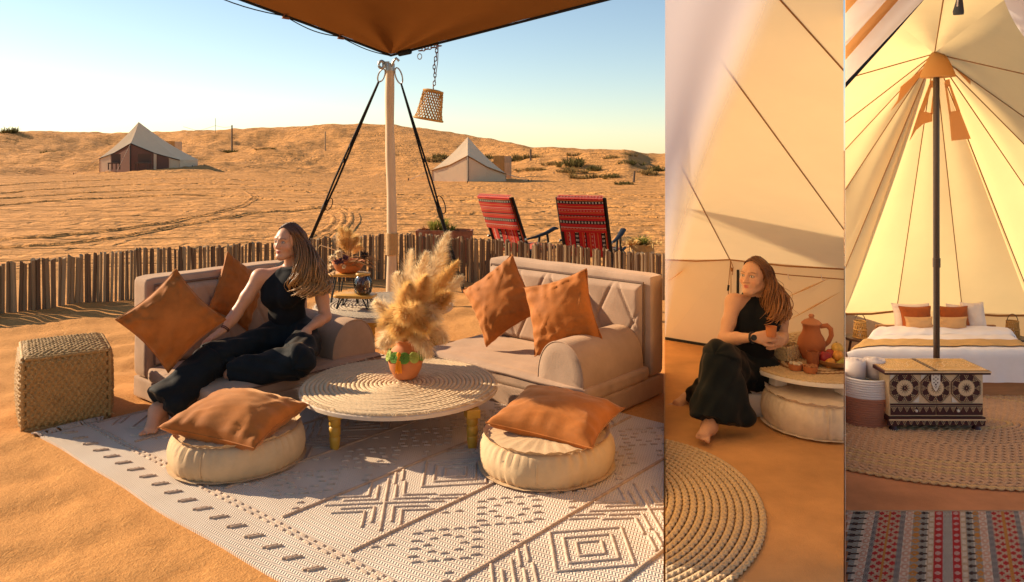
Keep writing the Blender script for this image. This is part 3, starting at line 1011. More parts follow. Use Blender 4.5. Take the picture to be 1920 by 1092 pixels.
# ------------------------------------------------------------------ far camp: tents, screens, posts, shrubs
TENTC = canvas('sun_bleached_canvas', (0.84, 0.65, 0.44), (0.62, 0.46, 0.28), 0.18)
MESHC = plain('dark_mosquito_mesh', (0.19, 0.095, 0.065), 0.9, spec=0.1)
def camp_tent(label, T, D, L, Rr, d, basey, bands, depth, screen):
    t = thing('camp_tent', label, 'tent', P(D[0], basey, d), group='pale tents out on the sand')
    Tt, Dd = P(*T, d + depth * 0.5), P(*D, d - 0.3)
    Lp, Rp = P(*L, d + depth * 0.35), P(*Rr, d + depth * 0.25)
    zb = P(0, basey, d).z - 0.25
    B1, B2 = Lp + V(0.5, depth * 0.9, 0), Rp + V(-0.5, depth * 0.9, 0)
    def roof(a, b, c, nm='roof_panel', mat=TENTC):
        n = 10
        g = MB()
        def fn(u, v):
            e = b.lerp(c, v)
            p = a.lerp(e, u)
            p.z -= 0.30 * math.sin(math.pi * u) * (0.35 + 0.3 * abs(v - .5) * 2) * (a.z - e.z) / 3
            p.z -= 0.12 * math.sin(math.pi * v) * u
            return p
        g.grid(fn, n, n)
        return g.build(nm, mat, t, smooth=180)
    roof(Tt, Lp, Dd)
    roof(Tt, Dd, Rp)
    roof(Tt, Rp, B2)
    roof(Tt, B2, B1)
    roof(Tt, B1, Lp)
    def wall(a, b):
        MB().slab([a, b, Vector((b.x, b.y, zb)), Vector((a.x, a.y, zb))], 0.02).build('wall_panel', TENTC, t, smooth=False)
    wall(Rp, B2)
    wall(B2, B1)
    wall(B1, Lp)
    def edge(px):
        "point of the entrance edge at a pixel column"
        a, b = (Lp, Dd) if px < D[0] else (Dd, Rp)
        xa, xb = (L[0], D[0]) if px < D[0] else (D[0], Rr[0])
        u = (px - xa) / (xb - xa)
        q = a.lerp(b, u)
        q.z -= 0.12 * math.sin(math.pi * u)
        return q
    for (x0, x1, kind, pr) in bands:
        a, b = edge(x0), edge(x1)
        o_ = V(0, -pr + 0.06, -0.04)
        MB().slab([a + o_, b + o_, Vector((b.x, b.y - pr + 0.06, zb)), Vector((a.x, a.y - pr + 0.06, zb))], 0.015)\
            .build('mesh_door' if kind else 'front_panel', MESHC if kind else TENTC, t, smooth=False)
    dk = plain('tent_pole_dark', (0.05, 0.03, 0.02), 0.6)
    MB().tube([Vector((Dd.x, Dd.y - 0.05, zb)), Dd + V(0, -0.05, -0.03)], 0.05, 6).build('door_pole', dk, t)
    MB().tube([edge(L[0]) + V(0, -.03, -.02), edge((L[0] + D[0]) / 2) + V(0, -.03, -.02), Dd + V(0, -.03, -.02)], 0.035, 5).build('hem', dk if bands[1][2] else SEAM, t)
    MB().tube([Dd + V(0, -.03, -.02), edge((Rr[0] + D[0]) / 2) + V(0, -.03, -.02), edge(Rr[0]) + V(0, -.03, -.02)], 0.035, 5).build('hem', dk if bands[1][2] else SEAM, t)
    for (e, dx, dy) in ((Lp, -1.3, -1.0), (Rp, 1.3, -1.0), (Dd, 0.1, -2.2), (Lp, -1.5, 0.8), (Rp, 1.5, 0.6)):
        g = e + V(dx, dy, 0)
        g.z = scene_ray_z(g.x, g.y)
        MB().tube([e, e.lerp(g, .5), g], 0.012, 4).build('guy_rope', TENTC, t)
        MB().tube([g - V(0, 0, 0.1), g + V(0, 0, 0.12)], 0.025, 5).build('peg', dk, t)
    # timber screen standing behind
    (sx0, sx1, sx2, sy0, sy1, ds) = screen
    s = thing('timber_screen', label.split(' tent')[0].replace('pale ', '') + ' tent seen here by its plank washroom screen' if False else
              ('plank screen with orange light painted on one panel behind the left far tent' if D[0] < 500 else 'plank screen with a lamp behind the right far tent'),
              'screen', P(sx1, sy1, ds), group='plank screens behind the far tents')
    WD = wood('orange_lit_planks', (0.42, 0.20, 0.05), 0.7, 'Z', 3)  # orange light on this panel is put into the wood colour
    WD2 = wood('pale_planks', (0.48, 0.32, 0.2), 0.7, 'Z', 3)
    n = 7
    for k in range(n):
        x = sx0 + (sx1 - sx0) * (k + 0.5) / n
        a = P(x, sy0, ds + 0.5)
        b = P(x, sy1 + 4, ds + 0.5)
        MB().box(((a.x + b.x) / 2, a.y, (a.z + b.z) / 2), (abs(sx1 - sx0) / n * ds / F * 0.96, 0.05, a.z - b.z)).build('plank', WD, s, smooth=False)
    n = 5
    for k in range(n):
        x = sx1 + (sx2 - sx1) * (k + 0.5) / n
        a = P(x, sy0 + 1, ds - 0.1 * k)
        b = P(x, sy1 + 4, ds - 0.1 * k)
        MB().box(((a.x + b.x) / 2, a.y, (a.z + b.z) / 2), (abs(sx2 - sx1) / n * ds / F * 0.94, 0.05, a.z - b.z)).build('plank', WD2, s, smooth=False)
camp_tent('pale bell tent on the left with dark mesh doors in front of the dunes', (260, 229), (245, 269), (186, 297), (337, 300), 55, 318,
          [(187, 208, 0, 0.0), (208, 245, 1, 0.05), (245, 288, 1, 0.05), (288, 293, 0, 0.1), (293, 316, 1, 0.05), (316, 336, 0, 0.0)], 5.0, (296, 328, 341, 265, 318, 61))
camp_tent('pale bell tent on the right closed all round in front of the dunes', (877, 257), (877, 292), (810, 319), (949, 326), 46, 341,
          [(811, 842, 0, 0.0), (842, 877, 0, 0.04), (877, 912, 0, 0.04), (912, 948, 0, 0.0)], 4.0, (925, 946, 959, 292, 338, 51))

def tent_clutter():
    # low chairs and a stone in front of the left far tent
    W = plain('dark_wood_far', (0.09, 0.05, 0.03), 0.7)
    for i, (px, lab) in enumerate(((214, 'dark low chair at the left of the far tent door'), (268, 'dark low bench at the right of the far tent door'))):
        p = P(px, 318, 53.5)
        c = thing('camp_chair', lab, 'chair', p)
        MB().box(p + V(0, 0, 0.42), (0.9 if i else 0.6, 0.55, 0.08)).build('seat', W, c, smooth=False)
        MB().box(p + V(0, 0.25, 0.75), (0.9 if i else 0.6, 0.06, 0.6)).build('backrest', W, c, smooth=False)
        for sx in (-1, 1):
            for sy in (-1, 1):
                MB().box(p + V(sx * (0.4 if i else 0.26), sy * 0.24, 0.2), (0.06, 0.06, 0.44)).build('leg', W, c, smooth=False)
tent_clutter()
def posts():
    W = wood('weathered_post', (0.10, 0.06, 0.035), 0.8)
    W2 = wood('pale_post', (0.38, 0.25, 0.13), 0.8)
    lst = [(435, 235, 262, 80, 0.16, W, 'dark timber post on the dune left of the canopy pole'),
           (404, 222, 248, 100, 0.06, W, 'thin mast on the dune crest left of the dark post'),
           (610, 247, 266, 80, 0.13, W2, 'pale short post on the dune left of the canopy pole strap'),
           (995, 280, 300, 62, 0.16, W, 'dark post on the dune right of the far tent'),
           (1188, 321, 343, 43, 0.12, W, 'leaning brown post low on the dune at the right')]
    for px, y0, y1, d, w, m_, lab in lst:
        a, b = P(px, y1, d), P(px + (2 if px > 1100 else 0), y0, d)
        gz = float(ground_z(a.x, a.y))
        o = MB().tube([Vector((a.x, a.y, min(a.z, gz) - 0.5)), a, b], [w * 0.55, w * 0.5, w * 0.45], 7).build('post', m_, loc=a)
        tag(o, lab, 'post')
    a, b = P(404, 236, 100), P(435, 238, 80)
    o = MB().tube([P(344, 238, 100), P(372, 246, 100), P(404, 236, 100), P(420, 239.5, 90), P(435, 238, 80)], 0.02, 5).build('cable', W, loc=P(404, 236, 100))
    tag(o, 'thin sagging cable strung along the dune crest to the dark post', 'cable')
posts()

def foliage_mat(name, col, col2):
    m = N(name)
    c = m.ramp(m.noise(3, 4), [(0.3, col), (0.7, col2)])
    d = m.n('ShaderNodeBsdfDiffuse', i_Color=c)
    t = m.n('ShaderNodeBsdfTranslucent', i_Color=c)
    x = m.n('ShaderNodeMixShader', i_0=0.3)
    m.set(x.inputs[1], d.outputs[0])
    m.set(x.inputs[2], t.outputs[0])
    return m.done(x)
def blades(mb, base, n, h, spread, w, rr, droop=0.3):
    for k in range(n):
        a = rr.uniform(0, 6.283)
        r0 = rr.uniform(0, 0.25) * spread
        hh = h * rr.uniform(0.5, 1.1)
        out = spread * rr.uniform(0.3, 1.0)
        d = V(math.cos(a), math.sin(a), 0)
        s = V(-d.y, d.x, 0) * w
        p0 = base + d * r0
        p1 = base + d * (r0 + out * 0.45) + V(0, 0, hh * 0.65)
        p2 = base + d * (r0 + out) + V(0, 0, hh * (1 - droop * rr.random()))
        mb.add([p0 - s, p0 + s, p1 + s * 0.8, p1 - s * 0.8, p2], [(0, 1, 2, 3), (3, 2, 4)])
def shrubs():
    GR = [foliage_mat('scrub_green', (0.095, 0.080, 0.028), (0.18, 0.14, 0.05)), foliage_mat('scrub_dry', (0.20, 0.13, 0.045), (0.34, 0.23, 0.09))]
    protos = []
    for k in range(3):
        rr = random.Random(k + 20)
        mb = MB()
        for q in range(9):
            a = rr.uniform(0, 6.28)
            b = V(math.cos(a), math.sin(a), 0) * rr.uniform(0, 0.8)
            blades(mb, b, 30, 0.75 * rr.uniform(0.5, 1), 0.45, 0.02, rr, 0.5)
        protos.append(mb)
    ms = [(mb.mesh('desert_shrub', GR[i % 2], smooth=False)) for i, mb in enumerate(protos)]
    spots = [(12, 246, 100, 2.2, 1.2, 0), (40, 247, 105, 1.2, 0.9, 1), (815, 278, 70, 1.0, .7, 1), (830, 277, 72, 1.3, .8, 0), (910, 280, 72, 1.2, 0.7, 0),
             (955, 287, 66, 2.0, 0.8, 0), (985, 289, 66, 1.4, 0.7, 1), (925, 287, 67, 1.1, .7, 1), (1000, 305, 56, 1.5, 0.5, 1), (1066, 302, 56, 1.9, 1.0, 0), (1072, 310, 52, 1.6, .7, 1),
             (1100, 320, 48, 1.3, .6, 1), (1122, 311, 52, 1.0, .6, 0), (1040, 303, 58, 1.1, .5, 1), (1140, 322, 47, 1.1, .5, 0), (1150, 300, 60, 1.2, .6, 1), (1185, 309, 56, 1.5, .6, 0),
             (1212, 320, 50, 1.2, .6, 1), (1230, 312, 56, 1.3, .7, 0), (1160, 336, 42, 1.1, .35, 0), (1175, 292, 64, 1.0, .5, 1), (1080, 288, 66, 1.0, .4, 1),
             (440, 262, 80, 1.6, .5, 0), (500, 268, 76, 1.2, .4, 1), (100, 262, 85, 1.4, .4, 0), (90, 286, 72, 1.6, .5, 0)]
    names = ['green scrub on the far left dune crest, larger of two', 'dry scrub on the far left dune crest, smaller of two', 'dry scrub on the dune just right of the canopy strap', 'green scrub right of the canopy strap on the dune',
             'green scrub behind the right far tent roof edge', 'green scrub above the plank screen of the right far tent', 'dry scrub at the foot of the dark post right of the far tent', 'dry scrub between the right far tent roof and its screen',
             'flat dry scrub below the dark post on the right dune', 'largest dark green scrub clump on the right dune', 'dry scrub directly below the largest green clump', 'dry scrub lower right of the largest green clump on the dune',
             'small green scrub right of the largest clump', 'dry scrub left of the largest green clump', 'small green scrub midway to the leaning brown post', 'dry scrub high on the slope above the leaning brown post',
             'green scrub just above the leaning brown post', 'dry scrub right of the leaning brown post', 'green scrub at the far right edge of the dune above the chairs', 'low green scrub left of the leaning brown post foot',
             'topmost dry scrub on the right-hand dune crest', 'dry scrub on the crest above the largest green clump', 'flat green scrub below the dark post left of the canopy pole', 'flat dry scrub on the dune left of the canopy pole', 'flat green scrub upper left of the left far tent', 'flat green scrub level with the left far tent door']
    for i, ((px, py, d, w, h, k), lab) in enumerate(zip(spots, names)):
        p = P(px, py, d)
        z = scene_ray_z(p.x, p.y)
        o = bpy.data.objects.new('desert_shrub', ms[k if k < 2 else 2])
        C.objects.link(o)
        o.location = (p.x, p.y, z - 0.08)
        o.scale = (w, w, h * 1.3)
        o.rotation_euler = (0, 0, i * 1.3)
        o['label'] = lab
        o['category'] = 'shrub'
        o['group'] = 'scrub on the dunes'
shrubs()
# ------------------------------------------------------------------ rug on the sand
def rug_terrace():
    t = thing('patterned_rug', 'large cream rug with raised brown diamond lines under the low table', 'rug', (RUG0.x, RUG0.y, 0.0), math.atan2(E1.y, E1.x))
    m = N('cream_weave')
    sep = m.n('ShaderNodeSeparateXYZ')
    m.set(sep.inputs[0], m.obj())
    U_, V_ = sep.outputs[0], sep.outputs[1]
    zig = m.math('PINGPONG', V_, 0.016)
    q = m.math('ADD', U_, m.math('MULTIPLY', zig, 0.7))
    ridge = m.math('SINE', m.math('MULTIPLY', q, 6.2832 / 0.0145))
    ridge = m.math('ADD', m.math('MULTIPLY', ridge, 0.5), 0.5)
    rows = m.math('ABSOLUTE', m.math('SINE', m.math('MULTIPLY', V_, 3.1416 / 0.0105)))
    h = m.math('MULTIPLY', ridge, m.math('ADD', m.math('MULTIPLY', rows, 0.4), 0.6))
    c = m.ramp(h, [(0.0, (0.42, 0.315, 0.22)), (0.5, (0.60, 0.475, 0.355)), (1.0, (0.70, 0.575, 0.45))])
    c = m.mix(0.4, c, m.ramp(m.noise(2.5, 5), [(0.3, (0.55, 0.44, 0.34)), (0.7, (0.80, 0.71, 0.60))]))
    b = m.bump(h, 0.7, 0.005)
    b = m.bump(m.noise(150, 3), 0.4, 0.004, b)
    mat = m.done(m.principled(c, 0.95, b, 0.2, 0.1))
    TH = 0.012
    LU, LV = 4.3, 2.45
    rot = Matrix.Translation(RUG0) @ Matrix.Rotation(math.atan2(E1.y, E1.x), 4, 'Z')
    def wob(u, v):
        return 0.004 * noise.noise(Vector((u * 2, v * 2, 3)))
    def edge(u):
        return 0.008 * math.sin(u * 3.1) + 0.004 * math.sin(u * 7.7)
    def at(u, v, z):
        return rot @ V(u, v + edge(u) * max(0, 1 - v / 0.4), z + wob(u, v))
    mb = MB()
    nu, nv = 110, 60
    mb.grid(lambda a, b_: at(a * LU, b_ * LV, TH), nu, nv)
    for vv in (0, LV):
        mb.grid(lambda a, b_: at(a * LU, vv, -0.03 + (TH + 0.03) * b_), nu, 1)
    mb.grid(lambda a, b_: at(0, a * LV, -0.03 + (TH + 0.03) * b_), nv, 1)
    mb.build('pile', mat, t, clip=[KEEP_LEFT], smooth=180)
    CORD = cloth('tufted_brown', (0.46, 0.31, 0.205), 0.25, 30, 0, 0, 0.95, 0.2, 180, 0.6)
    CORD2 = cloth('tufted_tan', (0.50, 0.37, 0.27), 0.25, 30, 0, 0, 0.95, 0.2, 180, 0.6)
    def cord(mb, uv, r=0.0080, loop=0.016):
        pts, rs = [], []
        for (a, b_) in zip(uv[:-1], uv[1:]):
            L = math.dist(a, b_)
            n = max(2, int(L / (loop / 2)))
            for i in range(n + (1 if b_ == uv[-1] else 0)):
                f = i / n
                u, v = a[0] + (b_[0] - a[0]) * f, a[1] + (b_[1] - a[1]) * f
                pts.append(at(u, v, TH + 0.0005))
                rs.append(r * (1.12 if len(pts) % 2 else 0.78) * rnd.uniform(0.92, 1.08))
        mb.tube(pts, rs, 6)
    def vis(u, v):
        p = at(u, v, 0)
        return p.x < KA * p.y - 0.02 and p.y > 2.6
    def emit(name, lines, mat=CORD, r=0.0085):
        mb = MB()
        for l in lines:
            cord(mb, l, r)
        return mb.build(name, mat, t, clip=[KEEP_LEFT], smooth=180)
    us = [0.02, 0.50, 0.97, 1.44, 1.91, 2.38, 2.86, 3.33, 3.8]
    for u in us[0:]:
        # a long line right across, cut short where the wall or the camera ends it
        vs_ = [0.30 + i * 0.01 for i in range(214)]
        vs_ = [v for v in vs_ if vis(u, v) or True]
        emit('raised_line', [[(u, 0.30), (u, 2.42)]], CORD, 0.0095)
    # border: a row of short dashes and a dotted stripe
    k = 0
    u = 0.08
    while u < 4.2:
        if vis(u, 0.1):
            mb = MB()
            for dv in (-0.014, 0.004):
                cord(mb, [(u - 0.012 + dv, 0.10 + dv * .5), (u + 0.016 + dv, 0.155 + dv * .5)], 0.0085)
            mb.build('border_dash', CORD, t, smooth=180)
        u += 0.135
    for vv in (0.235, 0.262):
        emit('dotted_stripe', [[(i * 0.06, vv), (i * 0.06 + 0.042, vv)] for i in range(70) if vis(i * .06, vv)], CORD2, 0.007)
    for b_ in range(len(us) - 1):
        uc, hw = (us[b_] + us[b_ + 1]) / 2, 0.19
        if b_ % 2 == 0:
            # open diamonds and crosses in turn
            v = 0.62 - 0.1 * b_
            i = 0
            while v < 2.4:
                if vis(uc, v) and v > 0.45:
                    if i % 2 == 0:
                        L = []
                        for s_ in (0.205, 0.135, 0.07):
                            L.append([(uc - s_, v), (uc, v + s_ * 1.12), (uc + s_, v), (uc, v - s_ * 1.12), (uc - s_, v)])
                        for sg in (1, -1):
                            for sh in (0.05, 0.10):
                                L.append([(uc + sg * 0.215, v + sh + 0.10), (uc + sg * (0.215 - 0.09), v + sh + 0.19)])
                                L.append([(uc + sg * 0.215, v - sh - 0.10), (uc + sg * (0.215 - 0.09), v - sh - 0.19)])
                        emit('raised_diamond', L, CORD2, 0.0075)['kind'] = 'stuff'
                    else:
                        L = [[(uc - hw, v - hw), (uc + hw, v + hw)], [(uc - hw, v + hw), (uc + hw, v - hw)]]
                        for (dx, dy) in ((1, 0), (-1, 0), (0, 1), (0, -1)):
                            for off in (0.06, 0.115):
                                a = (uc + dx * off, v + dy * off)
                                w = 0.105
                                L.append([(a[0] + dx * w + dy * w, a[1] + dy * w + dx * w), a, (a[0] + dx * w - dy * w, a[1] + dy * w - dx * w)])
                        emit('raised_cross', L, CORD2, 0.0075)['kind'] = 'stuff'
                v += 0.46
                i += 1
        else:
            # lozenges drawn in dots
            v = 0.40
            i = 0
            while v < 2.3:
                if vis(uc, v + 0.2):
                    L = []
                    for (a, b2) in (((0, 0), (1, 1)), ((1, 1), (0, 2)), ((0, 2), (-1, 1)), ((-1, 1), (0, 0))):
                        for q_ in range(4):
                            f = (q_ + 0.3) / 4
                            uu = uc + 0.165 * (a[0] + (b2[0] - a[0]) * f)
                            vv = v + 0.19 * (a[1] + (b2[1] - a[1]) * f)
                            L.append([(uu - 0.012, vv - 0.012), (uu + 0.014, vv + 0.014)])
                    for q_ in range(8):
                        a = 6.2832 * q_ / 8
                        uu, vv = uc + 0.07 * math.cos(a), v + 0.19 + 0.08 * math.sin(a)
                        L.append([(uu - 0.010, vv - 0.010), (uu + 0.012, vv + 0.012)])
                    for sg in (1, -1):
                        for q_ in range(4):
                            uu, vv = uc + sg * (0.20 - 0.035 * q_), v + 0.05 * q_ - 0.01
                            if q_ < 2:
                                L.append([(uu - 0.010, vv - 0.010), (uu + 0.012, vv + 0.012)])
                    emit('dotted_lozenge', L, CORD2, 0.0072)['kind'] = 'stuff'
                v += 0.40
                i += 1
    # tassel at the far left corner
    tb = MB()
    rr = random.Random(3)
    for k in range(60):
        a = rr.uniform(2.3, 4.2)
        p = at(0.0, rr.uniform(0, 0.34), 0.012)
        d = V(-0.8, 0.2 * rr.uniform(-1, 1), 0)
        tb.tube([p, p + rot.to_3x3() @ V(-0.03, rr.uniform(-.02, .02), 0.012), p + rot.to_3x3() @ V(-0.07, rr.uniform(-.03, .03), 0.004)], 0.006, 5)
    tb.build('fringe', CORD2, t, kind='stuff')
rug_terrace()

# ------------------------------------------------------------------ woven cube stool
STRAW = straw('seagrass', (0.41, 0.235, 0.08), 70, 0.7, 0.5)
STRAWL = straw('bright_seagrass', (0.60, 0.40, 0.16), 110)
def cube_stool():
    c0 = V(-2.755, 4.86, 0)
    t = thing('woven_cube_stool', 'square seagrass woven cube stool at the corner of the rug', 'stool', c0)
    H = 0.43
    M_ = Matrix.Translation(c0 + V(0, 0, H / 2)) @ Matrix.Rotation(R(33), 4, 'Z')
    def disp(p, nn, face, u, w):
        ax, sg = face
        q = [p.x, p.y, p.z]
        a, b = (q[(ax + 1) % 3], q[(ax + 2) % 3])
        bulge = 0.018 * (1 - u * u) * (1 - w * w)
        if ax == 1:       # the finer woven faces
            f = abs(math.sin(b * 3.1416 / 0.019 + (0 if int(math.floor(a / 0.03)) % 2 else 1.57))) if False else 0
            rowv = math.sin(p.z * 6.283 / 0.026)
            colv = math.sin(p.x * 6.283 / 0.034 + (math.pi if math.floor(p.z / 0.026) % 2 else 0))
            return bulge + 0.011 * rowv * colv + 0.004 * noise.noise(p * 40)
        s1 = math.sin(a * 6.283 / 0.036 + (math.pi if math.floor(b / 0.024) % 2 else 0))
        s2 = abs(math.sin(b * 3.1416 / 0.024))
        return bulge + 0.011 * s2 * (0.65 + 0.35 * s1) + 0.004 * noise.noise(p * 30)
    vs, fs = rbox(0.235, 0.26, H / 2, 0.05, 84, disp)
    MB().add(vs, fs, M_).build('woven_body', STRAW, t, smooth=180)
    # thick plaited edges
    ed = MB()
    h = (0.235, 0.26, H / 2)
    for z in (1, -1):
        for ax in (0, 1):
            for sg in (1, -1):
                pts, rs = [], []
                for i in range(45):
                    f = i / 44 * 2 - 1
                    p = V(f * (h[0] - .02), sg * (h[1] - .012), z * (h[2] - .012)) if ax == 0 else V(sg * (h[0] - .012), f * (h[1] - .02), z * (h[2] - .012))
                    pts.append(M_ @ (p + V(0, 0, rnd.uniform(-.003, .003))))
                    rs.append(0.013 * (1.15 if i % 2 else 0.85))
                ed.tube(pts, rs, 6)
    for sx in (1, -1):
        for sy in (1, -1):
            ed.tube([M_ @ V(sx * (h[0] - .012), sy * (h[1] - .012), (-1 + 2 * i / 30) * (h[2] - .02)) for i in range(31)], [0.012 * (1.15 if i % 2 else .85) for i in range(31)], 6)
    ed.build('plaited_edge', STRAW, t, smooth=180, kind='stuff')
    fr = MB()
    rr = random.Random(5)
    for k in range(380):
        u, w = rr.uniform(-1, 1), rr.uniform(-1, 1)
        f = rr.choice([0, 1, 1, 2])
        if f == 0:
            p, d = V(-h[0] - .012, u * h[1], w * h[2]), V(-1, 0, 0)
        elif f == 1:
            p, d = V(u * h[0], -h[1] - .012, w * h[2]), V(0, -1, 0)
        else:
            p, d = V(u * h[0], w * h[1], h[2] + .012), V(0, 0, 1)
        s = V(rr.uniform(-1, 1), rr.uniform(-1, 1), rr.uniform(-1, 1)).normalized()
        e = p + s * 0.03 + d * 0.008
        k_ = s.cross(d).normalized() * 0.0016
        fr.add([M_ @ (p - k_), M_ @ (p + k_), M_ @ e], [(0, 1, 2)])
    fr.build('loose_fibre', STRAWL, t, kind='stuff', smooth=False)
cube_stool()

# ------------------------------------------------------------------ sofas
TAUPE = cloth('taupe_velour', (0.38, 0.25, 0.168), 0.16, 4, 170, 0.12, 0.85, 0.35, 90, 0.35)
TAUPE_D = plain('dark_piping', (0.16, 0.10, 0.07), 0.9, spec=0.1)
def bolster(t, M_, x0, x1, y0, y1, z0, hgt):
    w = (x1 - x0) / 2
    xc = (x0 + x1) / 2
    n = 30
    prof = []
    for i in range(n):
        a = math.pi * i / (n - 1)
        cx, cz = math.cos(a), math.sin(a)
        prof.append((w * (abs(cx) ** 0.92) * (1 if cx > 0 else -1), hgt * cz ** 0.86 if cz > 0 else 0))
    for i in range(1, 8):
        prof.append((-w + 2 * w * i / 8, 0))
    m = len(prof)
    rows = []
    stations = [(y0, 0.0), (y0, 0.55), (y0, 0.93), (y0 + 0.006, 0.975), (y0 + 0.02, 1.0), (y0 + 0.1, 1.0)] + \
               [(y0 + 0.1 + (y1 - y0 - 0.2) * k / 8, 1.0) for k in range(1, 8)] + [(y1 - 0.02, 1.0), (y1 - .006, 0.975), (y1, 0.93), (y1, 0.0)]
    mb = MB()
    vs = []
    for (y, s) in stations:
        for (x, z) in prof:
            zz = hgt * 0.42 + (z - hgt * 0.42) * s
            p = V(xc + x * s, y, z0 + max(zz, 0.0))
            p += V(0, 0, 0.004 * noise.noise(p * 6)) if z > 0 else V(0, 0, 0)
            vs.append(p)
    fs = [(i * m + j, i * m + (j + 1) % m, (i + 1) * m + (j + 1) % m, (i + 1) * m + j) for i in range(len(stations) - 1) for j in range(m)]
    o = mb.add(vs, fs, M_).build('bolster', TAUPE, t)
    ring = [M_ @ V(xc + x * 0.985, y0 + 0.004, z0 + max(hgt * .42 + (z - hgt * .42) * .985, 0.004)) for x, z in prof]
    MB().tube(ring + [ring[0]], 0.0045, 5).build('piping', TAUPE, o)
def sofa(label, org, xd, yd, L, D, seat, top, th, bx, clip=None, tuft=(0, 1)):
    t = thing('low_sofa', label, 'sofa', org, group='taupe sofas')
    M_ = Matrix.Translation(org) @ Matrix(((xd.x, yd.x, 0), (xd.y, yd.y, 0), (0, 0, 1))).to_4x4()
    bz = seat * 0.60
    vs, fs = rbox(L / 2, D / 2, bz / 2, 0.018, 14, lambda p, n, f, u, w: 0.006 * noise.noise(p * 5))
    MB().add(vs, fs, M_ @ Matrix.Translation((L / 2, D / 2, bz / 2 + 0.004))).build('base', TAUPE, t, clip=clip, smooth=180)
    sh = seat - bz + 0.012
    def sd(p, n, f, u, w):
        return 0.010 * noise.noise(p * 3.2) + (0.010 * (1 - u * u) * (1 - w * w) if f[0] == 2 and f[1] > 0 else 0) + 0.006 * noise.noise(V(p.x * 3, p.y * 14, 0))
    vs, fs = rbox(L / 2 + 0.004, (D - th) / 2, sh / 2, 0.04, (8, 44, 44), sd)
    o = MB().add(vs, fs, M_ @ Matrix.Translation((L / 2, (D - th) / 2 - 0.006, seat - sh / 2))).build('seat_cushion', TAUPE, t, clip=clip, smooth=180)
    yv = -0.012
    MB().tube([M_ @ V(x * L, yv, seat - 0.024 + 0.006 * noise.noise(V(x * 6, 0, 0))) for x in [i / 24 for i in range(25)]], 0.005, 5).build('piping', TAUPE_D, o, clip=clip)
    # back with a recessed, diamond-stitched front
    vs, fs = rbox(L / 2, th / 2, (top - bz) / 2, 0.035, 20, lambda p, n, f, u, w: 0.006 * noise.noise(p * 4))
    MB().add(vs, fs, M_ @ Matrix.Translation((L / 2, D - th / 2, (top + bz) / 2))).build('backrest', TAUPE, t, clip=clip, smooth=180)
    W_, Hh = L - 0.10, top - seat - 0.055
    P_ = 0.29
    def tf(u, v):
        x, h = u * W_, v * Hh
        a = (x / P_ + h / (P_ * 1.9)) % 1.0
        b = (x / P_ - h / (P_ * 1.9)) % 1.0
        da, db = min(a, 1 - a) * P_ * 0.85, min(b, 1 - b) * P_ * 0.85
        g = -0.010 * (math.exp(-(da / 0.0075) ** 2) + math.exp(-(db / 0.0075) ** 2)) + 0.004 * min(1, da / 0.06) * min(1, db / 0.06)
        e = min(u, 1 - u) * W_
        e2 = min(v, 1 - v) * Hh
        rim = min(1, min(e, e2) / 0.035)
        return V(0.05 + x, D - th - 0.012 - (0.038 + g) * (rim ** 0.5), seat - 0.005 + h)
    o = MB().grid(tf, 130, 60).add([], []).build('stitched_panel', TAUPE, t, clip=clip, smooth=180) if False else None
    mb = MB().grid(tf, 130, 60)
    mb.v = [tuple(M_ @ Vector(p)) for p in mb.v]
    o = mb.build('stitched_panel', TAUPE, t, clip=clip, smooth=180)
    pp = [(0.05, seat), (0.05, top - 0.05), (L - 0.05, top - 0.05), (L - 0.05, seat)]
    MB().tube([M_ @ V(x, D - th - 0.012, z) for x, z in pp], 0.008, 6).build('panel_piping', TAUPE_D, o, clip=clip)
    for k in range(int(W_ / P_) + 1):
        x = k * P_ + P_ / 2
        if x < W_ - 0.03:
            h = P_ * 1.9 * 0.5
            if h < Hh - 0.05:
                MB().lathe([(0.0, 0.01), (0.01, 0.008), (0.014, 0.0)], 10, M_ @ Matrix.Translation((0.05 + x, D - th - 0.034, seat + h)) @ Matrix.Rotation(R(90), 4, 'X')).build('button', TAUPE, o)
    bolster(t, M_, bx[0], bx[1], bx[2], D - th - 0.05, seat - 0.012, 0.255)
    return t, M_
xl, yl = V(0.65, 0.76, 0), V(-0.76, 0.65, 0)
SOFA_L, M_L = sofa('low taupe sofa with the woman reclining on it', V(-1.70, 4.53, 0), xl, yl, 1.24, 1.06, 0.235, 0.80, 0.19, (0.86, 1.22, 0.06))
xr, yr = V(0.747, -0.664, 0), V(0.664, 0.747, 0)
SOFA_R, M_R = sofa('low taupe sofa facing the camera with two rust cushions', V(-0.672, 5.56, 0), xr, yr, 1.46, 0.90, 0.235, 0.81, 0.17, (1.09, 1.44, 0.02), clip=[KEEP_LEFT])

